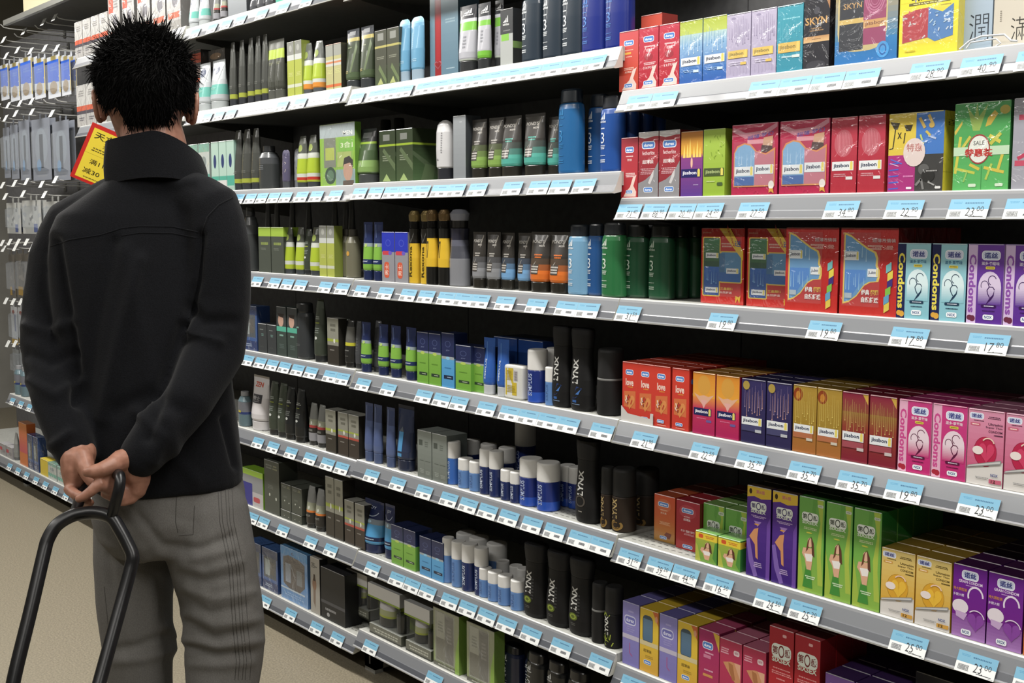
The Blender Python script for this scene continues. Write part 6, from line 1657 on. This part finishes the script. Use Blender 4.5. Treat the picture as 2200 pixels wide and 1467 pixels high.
# nose, lips, brow, chin (he looks away, towards the shelf)
b.ch3([E_(0.004, .1, 1.64), E_(.006, .118, 1.605), E_(.006, .112, 1.597)], [.008, .013, .009], 10)
b.ch3([E_(-.018, .092, 1.567), E_(.004, .103, 1.568), E_(.026, .092, 1.567)], [.004, .006, .004], 8)
b.ch3([E_(-.018, .09, 1.56), E_(.004, .1, 1.559), E_(.026, .09, 1.56)], [.004, .007, .004], 8)
b.ch3([E_(-.045, .08, 1.658), E_(-.02, .095, 1.66)], [.008, .008], 8)
b.ch3([E_(.028, .095, 1.66), E_(.052, .08, 1.658)], [.008, .008], 8)
# ears: rim, lobe and bowl
for sg in (-1, 1):
    ex = .08
    pts = []
    for k in range(13):
        a = math.radians(-95 + 26 * k)
        pts.append(E_(sg * (ex + .008 + .010 * math.sin(math.radians(15 * k))), -.008 - .016 * math.cos(a) * (1 if a < 1.6 else .7), 1.606 + .029 * math.sin(a)))
    b.ch3(pts, [.0052] * 13, 8)
    b.ch3([E_(sg * (ex + .002), -.004, 1.630), E_(sg * (ex + .003), -.005, 1.607), E_(sg * (ex + .002), -.001, 1.584)], [.010, .012, .0075], 8)
# neck
b.chain([(320, 255, .0, .058), (331, 310, -.005, .063), (333, 360, -.005, .067)])
# trunk, arms and legs under the clothes
b.rings([(B_(362, 1160, 0), .1, .07, 0), (B_(360, 1080, 0), .128, .085, 0), (B_(345, 930, 0), .13, .095, 0), (B_(310, 740, 0), .135, .098, 0), (B_(305, 560, 0), .145, .1, 0), (B_(308, 470, 0), .135, .085, 0), (B_(320, 410, 0), .09, .065, 0), (B_(326, 370, 0), .058, .055, 0)])
LARM = [(160, 485, .035, .04), (118, 600, .02, .035), (108, 735, -.04, .026), (128, 865, -.115, .026), (158, 962, -.16, .026), (166, 980, -.168, .024)]
RARM = [(455, 448, -.025, .04), (470, 560, -.035, .035), (460, 755, -.055, .028), (398, 862, -.135, .027), (322, 958, -.182, .027), (286, 990, -.196, .025)]
b.chain(LARM)
b.chain(RARM)
LLEG = [(296, 1130, .02, .06), (287, 1250, .02, .055), (297, 1380, .035, .05), (302, 1560, .04, .05), (300, 1800, .06, .04), (300, 1890, .07, .036)]
RLEG = [(438, 1130, -.02, .062), (464, 1250, -.03, .06), (478, 1395, -.02, .052), (476, 1560, -.03, .05), (470, 1800, -.02, .04), (470, 1890, -.015, .036)]
b.chain(LLEG)
b.chain(RLEG)
for (px, dy) in ((300, .07), (470, -.015)):
    a = B_(px, 1895, dy)
    a.z = .05
    b.ch3([a - fv * .03, a + fv * .06 + Vector((0, 0, -.012)), a + fv * .15 + Vector((0, 0, -.025))], [.028, .026, .014], 12)
# hands: palm, thumb and four bent fingers each
H = lambda *p: b.chain(list(p), 12)
dl = -.172
H((168, 968, dl, .026), (163, 986, dl - .012, .028), (160, 1010, dl - .016, .025), (160, 1034, dl - .016, .02))                # left wrist, heel of the hand
H((178, 972, dl + .004, .025), (174, 1000, dl, .023), (170, 1030, dl, .018))
H((176, 984, dl - .02, .021), (184, 1004, dl - .036, .0165), (191, 1022, dl - .044, .0135), (200, 1036, dl - .047, .0115), (206, 1041, dl - .047, .009))   # thumb
H((158, 1034, dl - .014, .0125), (149, 1052, dl - .03, .0108), (163, 1063, dl - .052, .0098), (180, 1069, dl - .062, .0084))    # index
H((165, 1042, dl - .006, .0115), (160, 1060, dl - .014, .0098), (170, 1074, dl - .03, .009), (188, 1076, dl - .04, .008))     # middle
H((170, 1042, dl + .0, .0108), (166, 1066, dl - .004, .0092), (180, 1080, dl - .012, .0084), (194, 1080, dl - .02, .0074))       # ring
H((175, 1040, dl + .004, .0098), (178, 1064, dl + .008, .0084), (182, 1082, dl + .004, .0078), (172, 1088, dl - .006, .007))     # little
dr = -.2
H((292, 984, dr + .004, .026), (284, 1004, dr + .008, .028), (294, 1030, dr + .016, .026), (292, 1050, dr + .014, .02))        # right wrist and palm
H((270, 994, dr - .004, .025), (272, 1020, dr + .012, .02), (276, 1046, dr + .012, .018))
H((262, 988, dr - .02, .0205), (241, 1000, dr - .05, .0165), (217, 1009, dr - .066, .0135), (199, 1013, dr - .07, .0118), (187, 1014, dr - .068, .0092))   # thumb
H((276, 1048, dr + .008, .0128), (256, 1061, dr - .01, .012), (241, 1051, dr - .036, .0115), (233, 1033, dr - .046, .0105), (231, 1020, dr - .048, .009))  # index
H((280, 1056, dr + .01, .012), (252, 1064, dr - .014, .0115), (229, 1048, dr - .046, .0115), (213, 1039, dr - .064, .0118), (196, 1055, dr - .07, .0096), (181, 1066, dr - .071, .009), (170, 1071, dr - .07, .0078))  # middle
H((288, 1060, dr + .012, .0115), (264, 1070, dr - .006, .0104), (242, 1067, dr - .028, .0098), (226, 1061, dr - .036, .0085))  # ring
H((298, 1054, dr + .016, .0105), (284, 1072, dr + .006, .0092), (266, 1078, dr - .006, .0084), (252, 1079, dr - .014, .0072))  # little
man = remeshed(b, 'person', .0028, .5, 'skin', it=3)
tag(man, 'man seen from behind in black fleece and grey trousers, hands clasped', 'person')
ey = MB()
for lx in (-.03, .038):
    m = MB()
    c = E_(lx, .079, 1.638)
    m.loft([(0, .1, .1), (.1, .6, .6), (.3, .92, .92), (.5, 1, 1), (.7, .92, .92), (.9, .6, .6), (1, .1, .1)], .024, .024, .024, '#d8d4cc', 'soft', bands=[(.99, 1, '#1a1210')])
    m.ch = 0
    o = m.obj('eye', man, smooth=True)
    o.location = c + Vector((0, 0, -.012))

# hair: a close cap with many short tapering locks
h = MB()
hr = random.Random(11)


def scalp(th, ph, k=1.0):
    """th from the crown down, ph round the head (0 = back)"""
    s_ = math.sin(th)
    low = max(0, th - 1.75)
    z = 1.650 + .101 * math.cos(th) * k - low * .012
    rx, ry = (.091 * s_ + .003 * low) * k, (.117 * s_) * k
    lump = 1 + .035 * noise.noise(Vector((3 * math.sin(ph), 3 * math.cos(ph), th * 2.2)))
    return E_(rx * lump * math.sin(ph), -ry * lump * math.cos(ph) - .002, z)


NT, NP = 16, 48
cap = []
lim = []
for j in range(NP):
    ph = 2 * PI * j / NP
    c = math.cos(ph)
    t1 = 2.74 if c > .72 else (1.9 if c > -.05 else 1.25 if c < -.5 else 1.5)
    if .72 >= c > .25:
        t1 = 2.1
    lim.append(t1)
for i in range(NT + 1):
    for j in range(NP):
        th = .02 + (lim[j] - .02) * i / NT
        k = 1.0 if i < NT else .9
        sh = max(0, th - 1.9) * .30
        p = scalp(min(th, 2.8), 2 * PI * j / NP, k)
        cap.append(p + fv * sh * .03)
h.add(cap, [(i * NP + j, i * NP + (j + 1) % NP, (i + 1) * NP + (j + 1) % NP, (i + 1) * NP + j) for i in range(NT) for j in range(NP)] + [tuple(range(NP))], '#0a0a0a', 'hair_black')
cz = Vector((hc.x, hc.y, 1.645))
for q in range(9000):
    ph = hr.uniform(0, 2 * PI)
    j = int(ph / (2 * PI) * NP) % NP
    th = math.acos(1 - hr.random() * (1 - math.cos(lim[j] * .99)))
    p = scalp(th, ph, .985)
    out = (p - cz).normalized()
    crown = max(0.0, math.cos(th * .95))
    ln = (.012 + .016 * crown) * hr.uniform(.5, 1.3) * (1.8 if q % 9 == 0 and th < 1.5 else 1)
    tx = noise.noise(p * 28) * 1.3
    side = out.cross(Vector((0, 0, 1)))
    d = (out * (.35 + .75 * crown) + Vector((0, 0, .30 * crown - .8 * (1 - crown))) + side * tx + Vector((hr.uniform(-.3, .3), hr.uniform(-.3, .3), hr.uniform(-.2, .25)))).normalized()
    a = d.cross(Vector((hr.uniform(-1, 1), hr.uniform(-1, 1), .3))).normalized() * hr.uniform(.0007, .0016)
    c2 = d.cross(a)
    mid = p + d * ln * .55 + out * .0025
    tip = p + d * ln + Vector((hr.uniform(-.005, .005), hr.uniform(-.005, .005), hr.uniform(-.010, .002)))
    h.add([p + a, p - a * .5 + c2 * .8, p - a * .5 - c2 * .8, mid + a * .8, mid - a * .4 + c2 * .6, mid - a * .4 - c2 * .6, tip], [(0, 1, 4, 3), (1, 2, 5, 4), (2, 0, 3, 5), (3, 4, 6), (4, 5, 6), (5, 3, 6)], '#0a0a0a', 'hair_black')
ho = h.obj('hair', man)
ho['label'] = 'short spiky black hair'

# jacket
j = Body()
T = lambda px, py, hw, ry, rot=.12, dy=0: (B_(px, py, dy), hw * MPP, ry, rot)
j.rings([T(360, 1040, 152, .128), T(360, 1030, 160, .134), T(356, 1005, 164, .136), T(345, 930, 168, .134), T(328, 850, 172, .132), T(310, 750, 174, .13), T(300, 640, 176, .128), T(297, 560, 182, .124), T(298, 500, 182, .118), T(303, 460, 172, .108), T(314, 425, 134, .092), T(322, 395, 100, .078), T(327, 372, 74, .068), T(328, 352, 62, .062)])
J2 = lambda A, rs: [(p[0], p[1], p[2], r) for p, r in zip(A, rs)]
j.chain([(250, 432, .02, .055), (160, 486, .032, .062), (128, 560, .022, .061), (112, 650, -.01, .058), (108, 740, -.045, .055), (128, 865, -.118, .049), (156, 950, -.158, .043), (162, 972, -.166, .0395)])
j.chain([(380, 410, -.01, .055), (452, 448, -.028, .062), (468, 540, -.038, .06), (470, 650, -.042, .057), (464, 755, -.058, .056), (400, 862, -.14, .05), (328, 950, -.182, .043), (303, 980, -.192, .04)])
JF = [([(300, 560), (262, 700), (215, 900)], .007, 16), ([(245, 520), (205, 700), (180, 860)], -.006, 16), ([(395, 700), (350, 830), (318, 940)], -.009, 14), ([(432, 505), (425, 600), (402, 700)], -.010, 9), ([(402, 690), (420, 720), (470, 735)], .007, 12), ([(410, 660), (440, 690), (500, 690)], -.006, 12),
      ([(120, 520), (150, 700), (165, 860)], -.010, 11), ([(60, 700), (110, 720), (150, 690)], .006, 12), ([(62, 760), (110, 780), (150, 760)], -.006, 12), ([(70, 820), (120, 850), (165, 820)], .006, 12), ([(270, 540), (300, 700), (330, 860)], .005, 22), ([(250, 880), (320, 850), (390, 880)], -.005, 18), ([(480, 900), (505, 1000)], -.008, 8), ([(360, 900), (380, 990), (420, 1030)], .005, 16), ([(250, 380), (330, 400), (420, 385)], .004, 10), ([(150, 930), (110, 960)], .005, 10), ([(290, 880), (350, 940), (330, 990)], .005, 12)]
jacket = remeshed(j, 'jacket', .0062, .5, 'fleece', man, folds([(a, b_ * 1.35, c_) for a, b_, c_ in JF], .007, 7, .55), it=6)
jacket['label'] = 'black fleece jacket with back yoke'
# stand-up collar
c = MB()
vs = []
n = 40
for lay, rr in ((0, 0), (1, .009)):
    for row in range(5):
        t = row / 4
        for k in range(n):
            a = 2 * PI * k / n
            fx, fy = math.cos(a), math.sin(a)          # fy < 0 is the nape, fy > 0 the open front
            rx = .088 - .008 * t + .004 * math.sin(t * PI) + rr
            ry = .082 - .006 * t + rr
            base = B_(335, 384, -.004)
            top = .090 - .032 * max(0, fy) - .046 * max(0, fx) ** 1.6 - .018 * max(0, -fx)
            z = base.z + t * top - .016 * (1 - t) * fx * fx
            vs.append(Vector((base.x, base.y, z)) + rv * (fx * rx * (1.0 if fx < 0 else 1.06) - .004 * t) + fv * (fy * ry + .010 * t))
fs = []
for lay in range(2):
    o_ = lay * 5 * n
    for row in range(4):
        for k in range(n):
            l = (k + 1) % n
            q = (o_ + row * n + k, o_ + row * n + l, o_ + (row + 1) * n + l, o_ + (row + 1) * n + k)
            fs.append(q if lay else q[::-1])
for k in range(n):
    l = (k + 1) % n
    fs.append((4 * n + k, 4 * n + l, 9 * n + l, 9 * n + k))
    fs.append((l, k, 5 * n + k, 5 * n + l))
c.add(vs, fs, '#151515', 'fleece')
co_ = c.obj('collar', jacket, smooth=True)
sd = co_.modifiers.new('round', 'SUBSURF')
sd.levels = sd.render_levels = 1

# trousers
t = Body()
t.rings([T(362, 1175, 120, .1, .1), T(362, 1140, 150, .118, .1), T(362, 1100, 160, .128, .1), T(361, 1060, 158, .126, .1), T(360, 1020, 152, .12, .1), T(358, 990, 140, .11, .1)])
t.chain([(290, 1110, .02, .083), (287, 1200, .02, .080), (289, 1290, .025, .073), (296, 1380, .035, .069), (300, 1467, .04, .063), (302, 1620, .045, .068), (300, 1800, .06, .064), (300, 1895, .068, .062)])
t.chain([(436, 1105, -.02, .088), (460, 1200, -.028, .087), (475, 1290, -.03, .081), (482, 1370, -.022, .078), (482, 1420, -.02, .076), (478, 1500, -.028, .070), (474, 1640, -.03, .07), (470, 1800, -.02, .066), (470, 1895, -.015, .064)])
TF = [([(300, 1110), (350, 1170), (430, 1178), (500, 1150)], -0.0050, 9), ([(340, 1190), (400, 1205), (500, 1180)], 0.0037, 10), ([(390, 1235), (440, 1250), (520, 1232)], -0.0043, 9), ([(380, 1215), (440, 1228), (520, 1205)], 0.0031, 8), ([(392, 1285), (450, 1318), (530, 1300)], -0.0043, 9), ([(392, 1265), (460, 1288), (545, 1270)], 0.0037, 9), ([(400, 1340), (460, 1372), (540, 1352)], -0.0050, 9), ([(398, 1318), (460, 1345), (550, 1330)], 0.0043, 10),
      ([(404, 1392), (460, 1408), (545, 1400)], -0.0056, 8), ([(400, 1375), (470, 1390), (556, 1376)], 0.0050, 9), ([(410, 1428), (470, 1432), (540, 1425)], 0.0037, 9), ([(300, 1190), (330, 1300), (340, 1400)], 0.0031, 14), ([(240, 1395), (300, 1385), (360, 1360)], -0.0043, 9), ([(355, 1350), (378, 1372), (372, 1392)], 0.0087, 13), ([(250, 1420), (310, 1415), (362, 1402)], 0.0037, 10), ([(230, 1200), (250, 1300), (270, 1400)], -0.0025, 10), ([(372, 1052), (372, 1110), (420, 1120)], -0.0012, 5)]
trousers = remeshed(t, 'trousers', .0062, .5, 'trouser_cloth', man, folds(TF, .006, 9, .8), it=5)
trousers['label'] = 'grey trousers with dark side stitching'

# seams lie on the cloth: each is traced along the surface and carries a real thread
from mathutils.bvhtree import BVHTree


def seam(target, lines, r, col, name, mat='matte'):
    bm = bmesh.new()
    bm.from_mesh(target.data)
    tree = BVHTree.FromBMesh(bm)
    for pts in lines:
        runs = [[]]
        for i in range(len(pts) - 1):
            n = max(2, int(math.hypot(pts[i + 1][0] - pts[i][0], pts[i + 1][1] - pts[i][1]) / 6))
            for k in range(n):
                q = k / n
                d = ray(pts[i][0] + (pts[i + 1][0] - pts[i][0]) * q, pts[i][1] + (pts[i + 1][1] - pts[i][1]) * q)
                hit = tree.ray_cast(CAM, d.normalized())
                if hit[0] is not None:
                    if runs[-1] and (hit[0] - runs[-1][-1]).length > .045:
                        runs.append([])
                    runs[-1].append(hit[0] - hit[1] * r * .2)
        for P in runs:
            if len(P) > 3:
                m = MB()
                m.tube(P, r, col, mat, seg=6)
                m.obj(name, target, smooth=True)
    bm.free()


seam(jacket, [[(102, 532), (150, 515), (215, 505), (262, 490), (300, 486), (370, 487), (432, 500)], [(262, 506), (300, 500), (370, 501), (428, 512)], [(500, 424), (470, 440), (446, 466), (434, 500), (430, 560), (418, 630), (404, 690)]], .0017, '#0b0b0d', 'seam_stitching', 'fleece')
seam(trousers, [[(x0, 1050), (x0 + 4, 1120), (x1 - 8, 1220), (x1, 1340), (x1 + 8, 1420), (x1 + 4, 1467)] for x0, x1 in ((468, 500), (474, 507), (484, 516), (490, 522), (498, 532))] + [[(380, 1055), (377, 1120), (384, 1150)], [(384, 1150), (415, 1148), (418, 1080)], [(330, 1060), (420, 1056), (500, 1050)], [(224, 1260), (232, 1340), (236, 1440)]], .0009, '#454340', 'seam_stitching')
# shoes
for (px, dy) in ((300, .07), (470, -.015)):
    a = B_(px, 1895, dy)
    m = MB()
    rg = []
    for (l, w_, hh) in ((-.09, .03, .075), (-.08, .038, .085), (-.03, .042, .09), (.04, .045, .075), (.11, .048, .05), (.165, .04, .038), (.19, .02, .025)):
        rg.append((l, w_, hh))
    vs = []
    for l, w_, hh in rg:
        c0 = Vector((a.x, a.y, 0)) + fv * l
        for (u, v) in ((-1, .004), (-1.02, .3), (-.8, .8), (-.3, 1), (.3, 1), (.8, .8), (1.02, .3), (1, .004)):
            vs.append(c0 + rv * (u * w_) + Vector((0, 0, .002 + v * hh)))
    k8 = 8
    fs = [(i * k8 + k, i * k8 + (k + 1) % k8, (i + 1) * k8 + (k + 1) % k8, (i + 1) * k8 + k) for i in range(len(rg) - 1) for k in range(k8)]
    fs += [tuple(range(8))[::-1], tuple(range((len(rg) - 1) * 8, len(rg) * 8))]
    m.add(vs, fs, '#141414', 'shoe_black')
    m.obj('shoe', man, smooth=True)
# ------------------------------------------------------------------ pull-along shopping basket
K = lambda px, py, d: at_depth(px, py, d)


def smooth_path(pts, n=6):
    out = []
    for i in range(len(pts) - 1):
        p0, p1, p2, p3 = pts[max(0, i - 1)], pts[i], pts[i + 1], pts[min(len(pts) - 1, i + 2)]
        for k in range(n):
            t = k / n
            out.append(.5 * ((2 * p1) + (p2 - p0) * t + (2 * p0 - 5 * p1 + 4 * p2 - p3) * t * t + (3 * p1 - p0 - 3 * p2 + p3) * t ** 3))
    out.append(pts[-1])
    return out


dh = 2.09
lowL, lowR = K(12, 1560, 1.92), K(190, 1575, 1.92)
bar = [K(18, 1520, 1.93), K(34, 1440, 1.95), K(66, 1310, 1.99), K(94, 1190, 2.03), K(103, 1158, 2.04), K(122, 1128, 2.05), K(152, 1109, 2.06), K(182, 1102, 2.065), K(212, 1102, 2.065), K(240, 1112, 2.06), K(258, 1138, 2.055), K(276, 1172, 2.05), K(285, 1196, 2.045), K(280, 1222, 2.04), K(262, 1290, 2.02), K(236, 1385, 1.985), K(210, 1480, 1.95), K(200, 1520, 1.93)]
root = empty('trolley_basket', (0, 0, 0))
m = MB()
m.tube(smooth_path(bar), .0118, '#111', 'black_plastic', seg=14) if False else m.tube(smooth_path(bar), .0118, '#111111', 'black_plastic', seg=14)
hb = m.obj('pull_bar', root, smooth=True)
m = MB()
m.tube(smooth_path([K(160, 1106, 2.062), K(167, 1085, 2.09), K(176, 1062, 2.122), K(190, 1042, 2.148), K(216, 1030, 2.152), K(238, 1022, 2.125), K(253, 1018, 2.08), K(258, 1028, 2.055), K(255, 1052, 2.048), K(248, 1080, 2.05), K(240, 1108, 2.058)]), .0098, '#111111', 'black_plastic', seg=12)
m.obj('grip', root, smooth=True)
# basket under the frame: tapered black tub with slots, wheels at the back
mid = (bar[0] + bar[-1]) / 2
ax = (bar[-1] - bar[0])
ax.z = 0
ax.normalize()
ay = Vector((-ax.y, ax.x, 0))
if ay.dot(FH) > 0:
    ay = -ay
cx = mid + ay * .0
wd, ln = (bar[-1] - bar[0]).length / 2 + .05, .42
zt = mid.z - .05
m = MB()
Q = lambda u, v, z: Vector((cx.x, cx.y, z)) + ax * (u * wd) + ay * (v * ln)
N = 14
outer = []
for z, s in ((.09, .8), (zt - .03, .99), (zt, 1.04), (zt + .012, 1.03)):
    for (u, v) in ((-1, 0), (1, 0), (1, 1), (-1, 1)):
        outer.append(Q(u * s, .5 + (v - .5) * s, z))
inner = []
for z, s in ((.1, .77), (zt + .01, .97)):
    for (u, v) in ((-1, 0), (1, 0), (1, 1), (-1, 1)):
        inner.append(Q(u * s, .5 + (v - .5) * s, z))
vs = outer + inner
fs = []
for r in range(3):
    for k in range(4):
        l = (k + 1) % 4
        fs.append((r * 4 + k, r * 4 + l, (r + 1) * 4 + l, (r + 1) * 4 + k))
for k in range(4):
    l = (k + 1) % 4
    fs.append((12 + k, 12 + l, 20 + l, 20 + k))
    fs.append((20 + k, 20 + l, 16 + l, 16 + k))
fs += [(3, 2, 1, 0), (16, 17, 18, 19)]
m.add(vs, fs, '#121212', 'black_plastic')
m.obj('tub', root)
for u in (-.8, .8):
    for v in (.08, .92):
        w_ = MB()
        c0 = Q(u * .8, v * .86 + .07, .045)
        pts = [c0 - ax * .012, c0 + ax * .012]
        w_.tube(pts, [.043, .043], '#1a1a1a', 'black_plastic', seg=20)
        w_.obj('wheel', root, smooth=False)
        f = MB()
        f.hexa([c0 + ax * a + ay * b_ + Vector((0, 0, z)) for z in (.046, .05) for a, b_ in ((-.014, -.014), (.014, -.014), (.014, .014), (-.014, .014))], '#1a1a1a', 'black_plastic')
        f.obj('caster_bracket', root)
for s_, i in ((-1, 0), (1, -1)):
    p = MB()
    e = bar[i]
    p.tube([e + (bar[i] - bar[1 if i == 0 else -2]).normalized() * .0, e - Vector((0, 0, .09))], .011, '#111111', 'black_plastic', seg=10)
    p.obj('bar_socket', root)
tag(root, 'black pull-along shopping basket whose bar the man holds behind him', 'shopping basket')
# ------------------------------------------------------------------ light and camera
def tube_light(x, y, z, lx, ly, watts):
    l = bpy.data.lights.new('fluorescent', 'AREA')
    l.shape = 'RECTANGLE'
    l.size, l.size_y = lx, ly
    l.energy = watts
    l.color = (1.0, .97, .92)
    o = bpy.data.objects.new('fluorescent_light', l)
    o.location = (x, y, z)
    COL.objects.link(o)


for x in (-6.2, -4.8, -3.4, -2.0, -.6, .8):
    tube_light(x, 1.2, 2.85, 1.3, .16, 29 if x > -4 else 36)
    tube_light(x, -.9, 2.85, 1.3, .16, 19)  # unseen second row, added to fill the pack fronts
w = bpy.data.worlds.new('world')
w.use_nodes = True
w.node_tree.nodes['Background'].inputs[0].default_value = (.9, .95, 1, 1)
w.node_tree.nodes['Background'].inputs[1].default_value = .13
SC.world = w
cd = bpy.data.cameras.new('camera')
cd.sensor_width = 36
cd.lens = FPX / 2200 * 36
cd.clip_start = .05
co = bpy.data.objects.new('camera', cd)
co.location = CAM
rot = Matrix((R_, U_, -F_)).transposed()
co.rotation_euler = rot.to_euler()
COL.objects.link(co)
SC.camera = co
vs = SC.view_settings
vs.view_transform = 'Standard'
vs.look = 'None'
vs.exposure = 0.08
vs.gamma = 1
vs.use_curve_mapping = False
